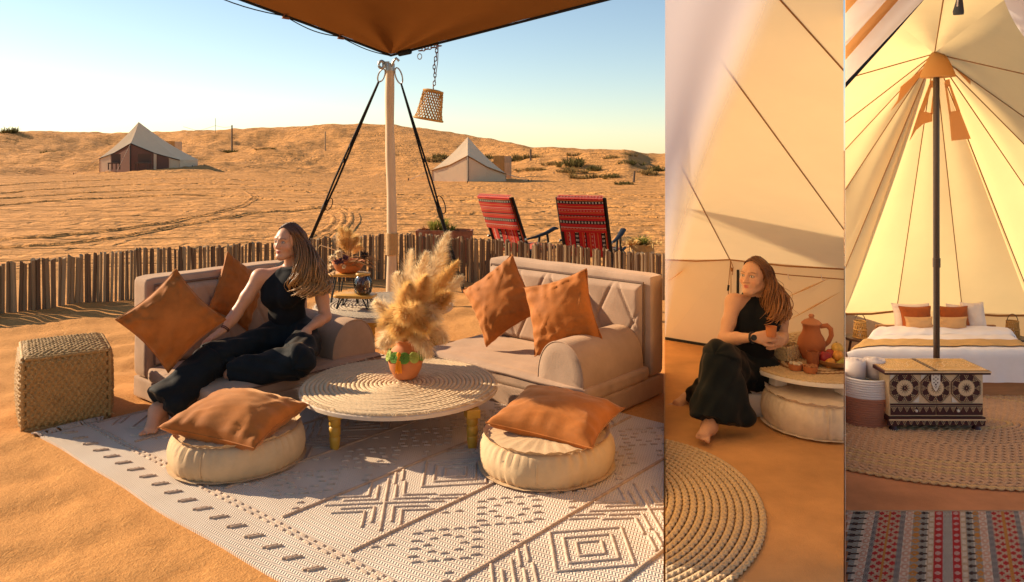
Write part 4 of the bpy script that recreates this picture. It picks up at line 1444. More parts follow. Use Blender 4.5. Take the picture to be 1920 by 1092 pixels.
# ------------------------------------------------------------------ cushions
RUST = cloth('rust_velvet', (0.37, 0.118, 0.022), 0.28, 6, 0, 0, 0.72, 0.55, 160, 0.15)
def pillow_geo(w, h, t, seed, n=34, pleat=1.0, dent=0.0):
    vs, fs = [], []
    rr = random.Random(seed)
    ph = [rr.uniform(0, 6) for _ in range(8)]
    def zf(u, v, s):
        cu, cv = math.cos(math.pi * u / 2), math.cos(math.pi * v / 2)
        z = t / 2 * max(0, cu * cv) ** 0.40
        du, dv = 1 - abs(u), 1 - abs(v)
        w1 = math.sin(u * 17 + ph[0] + 1.5 * math.sin(u * 5 + ph[4])) * math.exp(-dv * 3.4) * min(1, dv * 12)
        w2 = math.sin(v * 15 + ph[1] + 1.5 * math.sin(v * 4 + ph[5])) * math.exp(-du * 3.4) * min(1, du * 12)
        z += pleat * 0.009 * (w1 + w2)
        ed = min(1, du * 4) * min(1, dv * 4)
        z += 0.010 * noise.noise(Vector((u * 1.7 + ph[2], v * 1.7 + ph[3], s * 3))) * ed
        # creases fanning out of the corners
        for q, (cx, cy) in enumerate(((1, 1), (-1, 1), (1, -1), (-1, -1))):
            a = math.atan2(v - cy, u - cx)
            r_ = math.hypot(u - cx, v - cy)
            z += 0.010 * pleat * max(0, 1 - abs(math.sin(a * 6 + ph[q])) * 4) * math.exp(-((r_ - 0.75) / 0.45) ** 2) * ed
        z += 0.0015 * (1 - abs(noise.noise(Vector((u * 2.2 + v * 1.2 + ph[5], v * 5 - u * 1.5, s * 2)))) * 3) * ed
        if dent:
            z -= dent * t * math.exp(-((u - .1) ** 2 + (v + .1) ** 2) * 4)
        return z
    for s in (1, -1):
        base = len(vs)
        for i in range(n + 1):
            for j in range(n + 1):
                u, v = math.sin((i / n - .5) * math.pi) , math.sin((j / n - .5) * math.pi)
                u, v = 0.4 * u + 0.6 * (i / n * 2 - 1), 0.4 * v + 0.6 * (j / n * 2 - 1)
                x = w / 2 * u * (1 - 0.11 * math.cos(math.pi * v / 2) * abs(u))
                y = h / 2 * v * (1 - 0.11 * math.cos(math.pi * u / 2) * abs(v))
                bend = 0.02 * math.sin(u * 1.3 + ph[6]) * v
                vs.append((x, y, s * zf(u, v, s) + bend * w))
        for i in range(n):
            for j in range(n):
                k = base + i * (n + 1) + j
                f = (k, k + n + 1, k + n + 2, k + 1)
                fs.append(f if s > 0 else f[::-1])
    rim = []
    N_ = n + 1
    idx = [i * N_ for i in range(N_)] + [n * N_ + j for j in range(1, N_)] + [i * N_ + n for i in range(n - 1, -1, -1)] + [j for j in range(n - 1, 0, -1)]
    rim = [vs[i] for i in idx]
    return vs, fs, rim
def cushion(label, c, z, x, w, h, t, seed, mat=RUST, group='rust velvet cushions', name='cushion', zipper=False, pleat=1.0, clip=None, dent=0.0, cat='cushion'):
    M_ = pose(c, z, x)
    o_ = thing(name, label, cat, c, group=group)
    vs, fs, rim = pillow_geo(w, h, t, seed, pleat=pleat, dent=dent)
    MB().add(vs, fs, M_).build('cover', mat, o_, smooth=180, clip=clip)
    pts = [M_ @ Vector(p) for p in rim]
    MB().tube(pts + [pts[0]], 0.004, 5).build('seam', mat, o_, clip=clip)
    if zipper:
        zb = MB()
        n = len(pts) // 4
        for k in range(3, n * 2 - 3, 2):
            p = M_ @ (Vector(rim[-k]) * 1.0)
            zb.add([(-.006, -.002, -.003), (.006, -.002, -.003), (.006, .002, .004), (-.006, .002, .004)], [(0, 1, 2, 3)], Matrix.Translation(p + V(0, -0.006, 0)))
        zb.build('stitching', plain('pale_thread', (0.6, 0.42, 0.25), 0.8), o_, kind='stuff')
    return o_
fl_ = -yl            # the left sofa faces this way
c1 = P(323, 600, 4.80)
cushion('rust velvet cushion standing on its corner at the left end of the left sofa', c1, fl_ * 0.85 + V(-0.15, -0.30, 0.30), V(0.70, 0.25, 0.66), 0.44, 0.44, 0.20, 1, pleat=1.3)
cushion('rust velvet cushion tucked behind the reclining woman on the left sofa', P(447, 548, 5.55), fl_ * 0.7 + V(0.75, -0.1, 0.15), V(0.1, 0.55, 0.85), 0.42, 0.42, 0.14, 2)
fr_ = -yr
cushion('rust velvet cushion leaning at the left on the right-hand sofa, mostly shaded', P(938, 563, 5.55), fr_ * 0.7 + V(-0.1, -0.45, 0.36), V(0.80, -0.2, 0.56), 0.47, 0.47, 0.215, 3, pleat=1.3)
cushion('sunlit rust velvet cushion leaning beside the bolster of the right-hand sofa', P(1052, 586, 5.08), fr_ * 0.75 + V(0.02, -0.4, 0.36), V(0.9, -0.33, 0.32), 0.46, 0.46, 0.22, 4, pleat=1.3)

LINEN = cloth('natural_linen', (0.56, 0.385, 0.215), 0.13, 6, 260, 0.25, 0.9, 0.2, 90, 0.3)
LINEN2 = cloth('creased_linen', (0.66, 0.54, 0.42), 0.16, 9, 260, 0.25, 0.9, 0.2, 70, 0.4)
def floor_pouf(label, c, r, hgt, seed, mat=LINEN, clip=None, group='round linen floor cushions', dent=0.0):
    t = thing('floor_cushion', label, 'floor cushion', c, group=group)
    rr = random.Random(seed)
    ph = [rr.uniform(0, 6.28) for _ in range(6)]
    npl = 46
    def pl(a, f):
        s = math.sin(a * npl + 2.2 * math.sin(a * 3 + ph[0]) + 1.2 * math.sin(a * 7 + ph[1]))
        dp = 0.6 + 0.4 * math.sin(a * 5 + ph[2])
        return 1 - 0.075 * dp * (0.5 + 0.5 * s) ** 2 * f + 0.012 * math.sin(a * 9 + ph[3]) * (1 - f)
    def wob(a):
        return 1 + 0.02 * math.sin(2 * a + ph[2]) + 0.013 * math.sin(3 * a + ph[3])
    prof = []
    for i in range(25):
        q = -math.pi / 2 + math.pi * i / 24
        rr_ = r * (0.86 + 0.14 * max(0, math.cos(q)) ** 0.75)
        prof.append((rr_, hgt / 2 + hgt / 2 * math.sin(q)))
    def rad(a, rr_, z):
        f = (abs(z - hgt / 2) / (hgt / 2)) ** 1.1
        up = 1.0 if z > hgt / 2 else 0.6
        return rr_ * wob(a) * pl(a, f * up)
    M_ = Matrix.Translation(c)
    MB().lathe(prof, 150, M_, rad).build('side_panel', mat, t, smooth=180, clip=clip)
    # top panel, slightly slack
    nr, na = 14, 80
    vs, fs = [V(0, 0, hgt + 0.012 - dent)], []
    for i in range(1, nr + 1):
        f = i / nr
        for j in range(na):
            a = 6.2832 * j / na
            rr_ = r * 0.85 * f * wob(a)
            z = hgt + 0.014 * (1 - f ** 2) - dent * (1 - f * f) ** 2 + 0.008 * noise.noise(Vector((rr_ * math.cos(a) * 9, rr_ * math.sin(a) * 9, seed))) * (1 - f ** 6) \
                + (0.007 * math.sin(a * 26 + ph[4]) * f ** 4 * (1 - f) * 6)
            vs.append(V(rr_ * math.cos(a), rr_ * math.sin(a), z))
    for j in range(na):
        fs.append((0, 1 + j, 1 + (j + 1) % na))
    for i in range(nr - 1):
        for j in range(na):
            a0, a1 = 1 + i * na + j, 1 + i * na + (j + 1) % na
            fs.append((a0, a0 + na, a1 + na, a1))
    MB().add(vs, fs, M_).build('top_panel', mat, t, smooth=180, clip=clip)
    for z0, rf, nm in ((hgt, 0.865, 'top_frill'), (0.008, 0.90, 'bottom_frill')):
        n = 150
        vs, fs = [], []
        for j in range(n):
            a = 6.2832 * j / n
            wv = math.sin(a * 19 + ph[5]) + 0.6 * math.sin(a * 43 + ph[1])
            for k in range(4):
                out = 0.022 * k / 3 * (1.0 if z0 > .05 else 1.7)
                q = r * rf * wob(a) + out + 0.002 * wv * k / 3
                vs.append(V(q * math.cos(a), q * math.sin(a), z0 + (0.018 * k / 3 + 0.0045 * wv * k / 3 if z0 > .05 else 0.004 + 0.002 * wv * k / 3)))
        for j in range(n):
            for k in range(3):
                a0, b0 = j * 4 + k, ((j + 1) % n) * 4 + k
                fs.append((a0, b0, b0 + 1, a0 + 1))
        MB().add(vs, fs, M_).build(nm, mat, t, smooth=180, clip=clip)
    MB().tube([M_ @ V(r * 1.0 * wob(-1.75) * math.cos(-1.75) * q, r * wob(-1.75) * math.sin(-1.75) * q, z) for q, z in ((.885, .012), (.985, .04), (1.002, hgt * .5), (.985, hgt - .04), (.89, hgt - .006))], 0.003, 5).build('side_seam', mat, t, clip=clip)
    return t
floor_pouf('round linen floor cushion on the rug at the left in front of the sofa', V(-1.43, 4.12, 0.014), 0.345, 0.165, 1)
floor_pouf('round linen floor cushion on the rug at the right in front of the sofa', V(0.176, 4.03, 0.014), 0.345, 0.165, 2)
a1 = R(-16)
cushion('rust velvet cushion lying on the left round floor cushion', V(-1.425, 4.08, 0.245), V(0.05, -0.10, 1), V(math.cos(a1), math.sin(a1), 0.03), 0.55, 0.50, 0.20, 11, zipper=True, pleat=0.7)
a2 = R(-25)
cushion('rust velvet cushion lying on the right round floor cushion', V(0.235, 4.12, 0.240), V(0.04, -0.10, 1), V(math.cos(a2), math.sin(a2), -0.01), 0.57, 0.52, 0.19, 12, zipper=True, pleat=0.6)

# ------------------------------------------------------------------ low round tables with coiled mats
OCHRE = plain('ochre_paint', (0.56, 0.295, 0.035), 0.45, 0, 0.4, 0.15)
EDGE = wood('pale_table_edge', (0.62, 0.47, 0.33), 0.6, 'X', 4, 0.12)
JUTE = straw('coiled_jute', (0.66, 0.47, 0.27), 120, 0.8, 0.4, 0.7)
JUTE_D = straw('grey_jute', (0.46, 0.36, 0.25), 120, 0.8, 0.4, 0.7)
def low_table(name, label, c, r, hgt, legs, legmat, edgemat, matmat, nring, clip=None, legr=0.030, rings_part='coil', dark=None, fringe=True):
    t = thing(name, label, 'table', c)
    M_ = Matrix.Translation(c)
    MB().lathe([(0.0, hgt - 0.034), (r * 0.97, hgt - 0.034), (r, hgt - 0.030), (r, hgt - 0.012), (r * 0.985, hgt - 0.006), (0.0, hgt - 0.006)], 72, M_).build('top', edgemat, t, clip=clip)
    for i in range(nring):
        rr_ = r * 0.985 * (nring - i - 0.5) / nring
        w = r / nring * 0.56
        ns = max(24, int(rr_ * 6.283 / 0.016))
        mb = MB()
        ph = rnd.uniform(0, 6)
        mb.ring(lambda q: M_ @ V(rr_ * math.cos(6.2832 * q), rr_ * math.sin(6.2832 * q), hgt - 0.004 + 0.0015 * math.sin(q * 40 + ph)),
                lambda q: w * (1.0 + 0.13 * (1 if int(q * ns + .5) % 2 else -1)), ns - ns % 2, 6, 0.75)
        mb.build(rings_part, (dark if dark and i in dark[0] else [None, matmat])[1] if False else (dark[1] if dark and i in dark[0] else matmat), t, smooth=180, clip=clip)
    if fringe:
        fb = MB()
        rr = random.Random(9)
        for k in range(460):
            a = rr.uniform(0, 6.2832)
            r0 = r * 0.96
            p = V(r0 * math.cos(a), r0 * math.sin(a), hgt + 0.004)
            d = V(math.cos(a + rr.uniform(-.8, .8)), math.sin(a + rr.uniform(-.8, .8)), rr.uniform(-.12, .22))
            s = d.cross(V(0, 0, 1)).normalized() * 0.0017
            e = p + d * rr.uniform(0.025, 0.06)
            fb.add([M_ @ (p - s), M_ @ (p + s), M_ @ (e + s * .4), M_ @ (e - s * .4)], [(0, 1, 2, 3)])
        fb.build('frayed_straw', JUTE, t, kind='stuff', smooth=False, clip=clip)
    for (lx, ly) in legs:
        L = hgt - 0.036
        q = legr
        prof = [(q * 0.72, 0.0), (q * 0.82, L * .04), (q * 0.98, L * .22), (q * 1.0, L * .30), (q * .86, L * .325), (q * 1.02, L * .36), (q * 1.06, L * .47), (q * 1.02, L * .55), (q * .86, L * .575), (q * 1.06, L * .62), (q * 1.0, L * .76), (q * .95, L * .78)]
        o = MB().lathe(prof, 20, M_ @ Matrix.Translation((lx, ly, 0.0))).build('leg', legmat, t, clip=clip)
        MB().box((lx, ly, L * .89), (q * 2.5, q * 2.5, L * .22), 0.3, M_).build('leg_block', legmat, o, clip=clip, bevel=0.004, smooth=False)
    return t
T1C = V(-0.655, 4.615, 0.013)
low_table('low_table', 'low round table with ochre legs and a coiled jute top holding the pampas vase', T1C, 0.572, 0.25,
          [(-0.30, -0.36), (0.44, -0.345), (-0.36, 0.34), (0.38, 0.34)], OCHRE, EDGE, JUTE, 22)
T2C = V(-1.055, 6.5, 0.0)
low_table('low_table', 'round coiled table with the plank stands between the two sofas behind', T2C, 0.57, 0.365,
          [(-0.05, -0.34), (0.42, -0.1), (-0.42, 0.16), (0.16, 0.36)], OCHRE, EDGE, JUTE_D, 20, legr=0.036)

# ------------------------------------------------------------------ vase with pampas grass
TERRA = cloth('terracotta', (0.47, 0.165, 0.058), 0.10, 9, 0, 0, 0.75, 0, 60, 0.12, 0.3)
def vase():
    c = V(-0.632, 4.69, 0.277)
    t = thing('clay_vase', 'round terracotta vase with green felt rosettes and an orange tassel on the low table', 'vase', c)
    M_ = Matrix.Translation(c)
    prof = [(0.0, 0.0), (0.062, 0.0), (0.068, 0.006), (0.094, 0.055), (0.104, 0.10), (0.100, 0.14), (0.080, 0.172), (0.058, 0.188), (0.053, 0.20), (0.058, 0.215), (0.061, 0.222), (0.052, 0.222), (0.046, 0.20), (0.0, 0.17)]
    MB().lathe(prof, 48, M_).build('body', TERRA, t)
    GREENS = [cloth('green_felt', (0.12, 0.235, 0.04), 0.25), cloth('lime_felt', (0.33, 0.38, 0.09), 0.25)]
    for k in range(11):
        a = 6.2832 * k / 11 + 0.2
        r_ = 0.101
        ctr = c + V(r_ * math.cos(a), r_ * math.sin(a), 0.137)
        MM = pose(ctr, V(math.cos(a), math.sin(a), 0.35), V(-math.sin(a), math.cos(a), 0))
        mb = MB()
        for q in (0.028, 0.019, 0.010):
            mb.ring(lambda s: MM @ V(q * math.cos(6.2832 * s), q * math.sin(6.2832 * s), 0.003 + 0.002 * math.sin(60 * s)), 0.006, 18, 6)
        mb.lathe([(0.0, 0.003), (0.026, 0.002), (0.028, -0.004)], 14, MM)
        mb.build('rosette', GREENS[k % 3 == 0], t)
    TAS = cloth('orange_tassel', (0.75, 0.27, 0.02), 0.2)
    a = R(-104)
    p = c + V(0.107 * math.cos(a), 0.107 * math.sin(a), 0.145)
    tb = MB()
    tb.lathe([(0.0, 0.03), (0.010, 0.025), (0.013, 0.012), (0.008, 0.0)], 10, Matrix.Translation(p))
    rr = random.Random(4)
    for k in range(46):
        d = V(rr.uniform(-1, 1) * 0.02, rr.uniform(-1, .2) * 0.016, -0.075 - 0.02 * rr.random())
        tb.tube([p + V(d.x * .2, d.y * .2, 0.002), p + V(d.x * .8, d.y * .8 - .006, d.z * .5), p + d + V(0, -0.004, 0)], 0.0022, 4)
    tb.build('tassel', TAS, t)
    return c
VC = vase()
def pampas_mat(name, c1, c2):
    m = N(name)
    c = m.ramp(m.noise(14, 3), [(0.3, c1), (0.7, c2)])
    d = m.n('ShaderNodeBsdfDiffuse', i_Color=c)
    t = m.n('ShaderNodeBsdfTranslucent', i_Color=c)
    x = m.n('ShaderNodeMixShader', i_0=0.42)
    m.set(x.inputs[1], d.outputs[0])
    m.set(x.inputs[2], t.outputs[0])
    return m.done(x)
PAMP = pampas_mat('pampas', (0.70, 0.44, 0.14), (0.86, 0.62, 0.28))
PAMPL = pampas_mat('pale_pampas', (0.80, 0.63, 0.38), (0.90, 0.76, 0.52))
PSTEM = plain('dry_stem', (0.40, 0.25, 0.09), 0.8)
def plume(parent, path, rad, n, rr, mat, fl=0.09, w=0.0008):
    "feathery seed head along the last part of a path of points"
    k = len(path) - 1
    def at(s):
        q = s * k
        i = min(k - 1, int(q))
        return path[i].lerp(path[i + 1], q - i), (path[i + 1] - path[i]).normalized()
    vs, fs = [], []
    for _ in range(n):
        s = rr.random() ** 0.85
        p, d = at(s)
        env = math.sin(math.pi * min(1, 0.12 + s * 0.9)) ** 0.7
        a = d.orthogonal().normalized()
        b = d.cross(a)
        th = rr.uniform(0, 6.2832)
        o = a * math.cos(th) + b * math.sin(th)
        L = fl * rr.uniform(0.5, 1.15) * (0.45 + 0.75 * env)
        q0 = p + o * rr.uniform(0, 0.25) * rad * env
        q1 = q0 + (o * 0.8 + d * 0.75).normalized() * L * 0.55 * (0.5 + rad * 8 * env)
        q2 = q1 + (o * 0.55 + d * 0.75 + V(0, 0, -0.35)).normalized() * L * 0.5
        sd = d.cross(o).normalized() * w
        m_ = len(vs)
        vs += [q0 - sd, q0 + sd, q1 + sd * 1.5, q1 - sd * 1.5, q2]
        fs += [(m_, m_ + 1, m_ + 2, m_ + 3), (m_ + 3, m_ + 2, m_ + 4)]
        if rr.random() < 0.75:     # side tufts
            for _2 in range(2):
                t2 = rr.uniform(0.2, 0.95)
                r0 = q0.lerp(q1, t2)
                r1 = r0 + (o * rr.uniform(0, 1) + d * 0.5 + V(rr.uniform(-1, 1), rr.uniform(-1, 1), rr.uniform(-.7, .5))).normalized() * L * 0.3
                m_ = len(vs)
                vs += [r0 - sd, r0 + sd, r1]
                fs += [(m_, m_ + 1, m_ + 2)]
    return MB().add(vs, fs).build('plume', mat, parent, smooth=False)
def pampas():
    t = thing('pampas_bouquet', 'golden bunch of feathery pampas grass standing in the terracotta vase', 'dried flowers', VC + V(0, 0, 0.18))
    rr = random.Random(12)
    mouth = VC + V(0, 0, 0.19)
    # tip pixel, tip depth, plume start fraction, radius, fibres, pale
    tips = [(842, 436, 4.75, .50, .040, 900, 1), (771, 470, 4.80, .42, .050, 900, 1), (800, 474, 4.6, .42, .055, 1000, 1), (858, 492, 4.6, .40, .055, 1000, 0), (866, 520, 4.8, .42, .055, 900, 1),
            (836, 478, 4.9, .40, .055, 1000, 0), (742, 514, 4.75, .40, .05, 800, 1), (703, 566, 4.60, .45, .045, 650, 1), (716, 648, 4.52, .45, .04, 500, 1), (842, 552, 4.5, .35, .06, 1100, 0),
            (800, 520, 4.45, .30, .065, 1300, 0), (768, 536, 4.42, .28, .065, 1300, 0), (818, 600, 4.42, .3, .055, 1000, 1), (742, 580, 4.45, .28, .06, 1000, 0), (806, 668, 4.46, .45, .042, 600, 1),
            (836, 640, 4.5, .4, .04, 500, 1), (782, 575, 4.36, .25, .065, 1200, 0), (724, 605, 4.5, .35, .05, 800, 0), (790, 500, 4.95, .35, .06, 1000, 0), (826, 535, 4.95, .35, .06, 1000, 0), (760, 600, 4.34, .25, .055, 1000, 0),
            (800, 620, 4.36, .25, .055, 1000, 0), (746, 625, 4.42, .3, .05, 800, 0)]
    for (px, py, d, s0, rad, n, pale) in tips:
        tip = P(px, py, d)
        dist = (tip - mouth).length
        droop = py > 590
        mid = mouth.lerp(tip, 0.5) + V(rr.uniform(-.02, .02), -0.02, (0.20 if droop else 0.05) * min(1, dist / 0.4))
        pts = []
        for i in range(15):
            f = i / 14
            pts.append(mouth * (1 - f) ** 2 + mid * 2 * f * (1 - f) + tip * f * f)
        root = VC + V(rr.uniform(-.02, .02), rr.uniform(-.02, .02), 0.06)
        k0 = int(s0 * 14)
        k0 = max(1, min(k0, int(14 * max(0.12, 1 - 0.52 / max(dist, 0.55)))) if dist > 0.5 else 3)
        pl = plume(t, pts[k0:], rad, int(n * 1.7), rr, PAMPL if pale else PAMP)
        MB().tube([root] + pts[:k0 + 2], 0.0022, 5).build('stem', PSTEM, pl)
pampas()

# ------------------------------------------------------------------ plank stands, jar, dried arrangement on the rear table
HONEY = wood('honey_plank', (0.60, 0.31, 0.06), 0.4, 'X', 5, 0.2)
IRON = plain('black_iron', (0.015, 0.015, 0.016), 0.45, 0.3)
def stand(label, c, w, dpt, hgt, rz):
    t = thing('plank_stand', label, 'stand', c, rz, group='plank stands on hairpin legs')
    M_ = Matrix.Translation(c) @ Matrix.Rotation(rz, 4, 'Z')
    vs, fs = rbox(w / 2, dpt / 2, 0.011, 0.0105, 10)
    MB().prism([(w / 2 * math.copysign(abs(math.cos(a)) ** 0.45, math.cos(a)), dpt / 2 * math.copysign(abs(math.sin(a)) ** 0.45, math.sin(a))) for a in [6.2832 * i / 40 for i in range(40)]],
               hgt - 0.022, hgt, M_).build('board', HONEY, t, bevel=0.003)
    for sx in (-1, 1):
        for sy in (-1, 1):
            a = M_ @ V(sx * w * .34, sy * dpt * .22, hgt - 0.02)
            b = M_ @ V(sx * w * .40, sy * dpt * .36, 0.006)
            a2 = M_ @ V(sx * w * .24, sy * dpt * .34, hgt - 0.02)
            MB().tube([a, b, b + (a2 - a) * 0.2, a2], 0.006, 6).build('leg', IRON, t)
TZ = 0.373
s1 = V(-1.25, 6.30, TZ)
stand('lower honey coloured plank stand carrying the glass jar', s1, 0.33, 0.20, 0.115, R(-8))
s2 = V(-1.36, 6.56, TZ)
stand('taller honey coloured plank stand carrying the dried flower basket', s2, 0.30, 0.22, 0.245, R(-12))
def jar():
    c = V(-1.185, 6.28, TZ + 0.117)
    t = thing('nut_jar', 'glass jar of brown nuts with a wooden lid on the lower plank stand', 'jar', c)
    M_ = Matrix.Translation(c)
    m = N('jar_glass')
    fr = m.n('ShaderNodeFresnel', i_IOR=1.45)
    tp = m.n('ShaderNodeBsdfTransparent', i_Color=(0.96, 0.97, 0.96))
    gs = m.n('ShaderNodeBsdfGlossy', i_Roughness=0.12)
    x = m.n('ShaderNodeMixShader')
    m.set(x.inputs[0], fr.outputs[0])
    m.set(x.inputs[1], tp.outputs[0])
    m.set(x.inputs[2], gs.outputs[0])
    gl = m.done(x)
    MB().lathe([(0.0, 0.0), (0.05, 0.0), (0.066, 0.014), (0.075, 0.055), (0.073, 0.10), (0.058, 0.132), (0.052, 0.142), (0.056, 0.15), (0.053, 0.15), (0.049, 0.142),
                (0.055, 0.13), (0.070, 0.10), (0.072, 0.055), (0.063, 0.016), (0.0, 0.006)], 32, M_).build('glass', gl, t)
    MB().lathe([(0.0, 0.15), (0.056, 0.15), (0.059, 0.154), (0.059, 0.166), (0.055, 0.17), (0.0, 0.17)], 28, M_).build('lid', HONEY, t)
    rr = random.Random(8)
    nb = MB()
    for k in range(150):
        z = rr.uniform(0.014, 0.125)
        rm = 0.058 if z < 0.1 else 0.05
        a, q = rr.uniform(0, 6.28), rm * math.sqrt(rr.uniform(0.25, 1))
        s = rr.uniform(0.009, 0.012)
        nb.lathe([(0.0, -1.25), (0.75, -0.7), (1, 0), (0.75, 0.7), (0.0, 1.25)], 7, M_ @ Matrix.Translation((q * math.cos(a), q * math.sin(a), z)) @ Matrix.Rotation(rr.uniform(0, 3), 4, V(rr.random(), rr.random(), rr.random())) @ Matrix.Scale(s, 4))
    nb.build('nut', plain('brown_nut', (0.24, 0.085, 0.03), 0.5), t, kind='stuff')
jar()
def arrangement():
    c = V(-1.36, 6.56, TZ + 0.247)
    t = thing('dried_flower_bowl', 'clay bowl of dried grasses, seed heads and bark strips on the taller plank stand', 'dried flowers', c)
    M_ = Matrix.Translation(c)
    MB().lathe([(0.0, 0.0), (0.07, 0.0), (0.10, 0.02), (0.13, 0.065), (0.138, 0.10), (0.130, 0.10), (0.10, 0.03), (0.0, 0.015)], 32, M_).build('bowl', TERRA, t)
    rr = random.Random(31)
    def at(px, py, d=6.5):
        return P(px, py, d)
    top = c + V(0, 0, 0.09)
    for (px, py, pale) in ((640, 428, 0), (655, 432, 0), (647, 445, 0), (668, 446, 0), (632, 440, 1), (660, 455, 1), (650, 440, 0), (676, 462, 0), (640, 452, 0)):
        tip = at(px, py, 6.5 + rr.uniform(-.1, .1))
        pts = [top.lerp(tip, i / 9) + V(0, 0, 0.02 * math.sin(math.pi * i / 9)) for i in range(10)]
        plume(t, pts[3:], .03, 420, rr, PAMPL if pale else PAMP, 0.075)
        MB().tube(pts, 0.002, 4).build('stem', PSTEM, t)
    BARK = straw('dry_bark', (0.36, 0.17, 0.06), 60)
    for k in range(15):
        a = at(rr.uniform(640, 670), rr.uniform(488, 500), 6.42)
        b = at(rr.uniform(690, 716), rr.uniform(480, 512), 6.4 + rr.uniform(-.1, .15))
        MB().tube([a, a.lerp(b, .5) + V(0, -0.03, 0.02 + rr.uniform(0, .03)), b], [0.004, 0.009, 0.003], 5, flat=0.5).build('bark_strip', BARK, t)
    for k in range(9):
        a = at(rr.uniform(622, 650), rr.uniform(478, 506), 6.40)
        MB().tube([top, top.lerp(a, .5) + V(0, 0, 0.03), a], [0.003, 0.006, 0.002], 5, flat=0.5).build('bark_strip', BARK, t)
    MB().tube([at(655, 480), at(620, 466), at(600, 460), at(596, 466)], [0.004, 0.012, 0.010, 0.003], 5, flat=0.3).build('dry_leaf', PAMPL, t)
    CREAM = pampas_mat('cream_petal', (0.70, 0.52, 0.30), (0.85, 0.72, 0.50))
    PURP = plain('purple_seed', (0.13, 0.05, 0.07), 0.8)
    DARK = plain('dark_cone', (0.04, 0.022, 0.016), 0.8)
    for (px, py, r_, m_) in ((622, 484, .035, CREAM), (634, 476, .04, CREAM), (620, 500, .03, CREAM), (640, 490, .03, PURP), (648, 484, .032, PURP), (632, 492, .03, PURP), (683, 478, .042, DARK), (645, 500, .02, CREAM), (626, 512, .022, CREAM)):
        ctr = at(px, py, 6.36)
        mb = MB()
        for k in range(70):
            d = V(rr.gauss(0, 1), rr.gauss(0, 1), rr.gauss(0, 1)).normalized()
            s = d.orthogonal().normalized() * r_ * 0.18
            mb.add([ctr + d * r_ * .2 - s, ctr + d * r_ * .2 + s, ctr + d * r_], [(0, 1, 2)])
        mb.build('seed_head', m_, t, smooth=False)
arrangement()

# ------------------------------------------------------------------ striped reclining chairs and planters beyond the fence
def kilim(name, lengthwise):
    m = N(name)
    sep = m.n('ShaderNodeSeparateXYZ')
    tc = m.n('ShaderNodeTexCoord')
    m.set(sep.inputs[0], tc.outputs['UV'])
    U_, V_ = sep.outputs[0], sep.outputs[1]
    a, b_ = (V_, U_) if not lengthwise else (U_, V_)
    Rd, Dk, Wh, Or, Bl = (0.50, 0.022, 0.022), (0.05, 0.012, 0.016), (0.70, 0.58, 0.46), (0.55, 0.16, 0.05), (0.015, 0.012, 0.016)
    st = [(0, Rd), (.07, Or), (.085, Rd), (.14, Wh), (.15, Dk), (.16, Rd), (.26, Bl), (.36, Rd), (.44, Or), (.455, Rd), (.50, Dk), (.53, Rd), (.60, Or), (.62, Rd), (.70, Wh), (.71, Rd), (.78, Or), (.80, Rd), (.86, Bl), (.95, Or), (.97, Rd)]
    base = m.ramp(a, st, 'CONSTANT')
    dots = m.math('MULTIPLY', m.math('GREATER_THAN', m.math('SINE', m.math('MULTIPLY', b_, 90.0)), -0.1),
                  m.math('GREATER_THAN', m.math('SINE', m.math('MULTIPLY', a, 220.0)), -0.2))
    mask = m.ramp(a, [(0, (0, 0, 0)), (.10, (.55,) * 3), (.13, (0, 0, 0)), (.275, (1, 1, 1)), (.345, (0, 0, 0)), (.47, (.6,) * 3), (.50, (0, 0, 0)), (.64, (.5,) * 3), (.67, (0, 0, 0)), (.875, (1, 1, 1)), (.935, (0, 0, 0))], 'CONSTANT')
    c = m.mix(m.math('MULTIPLY', dots, mask), base, Wh)
    c = m.mix(0.3, c, m.ramp(m.noise(60, 3), [(0.3, (0.3, 0.3, 0.3)), (.7, (1, 1, 1))]), 'MULTIPLY')
    w = m.bump(m.wave(150, 'X'), 0.3, 0.003)
    return m.done(m.principled(c, 0.9, w, 0.3, 0.1))
KIL_B, KIL_L = kilim('red_kilim_bands', False), kilim('red_kilim_stripes', True)
BLK = plain('black_lacquer', (0.012, 0.011, 0.011), 0.6, 0, 0.3)
def uv_grid(o, nu, nv):
    uv = o.data.uv_layers.new(name='UVMap')
    for poly in o.data.polygons:
        for li in poly.loop_indices:
            vi = o.data.loops[li].vertex_index
            uv.data[li].uv = ((vi // (nv + 1)) / nu, (vi % (nv + 1)) / nv)
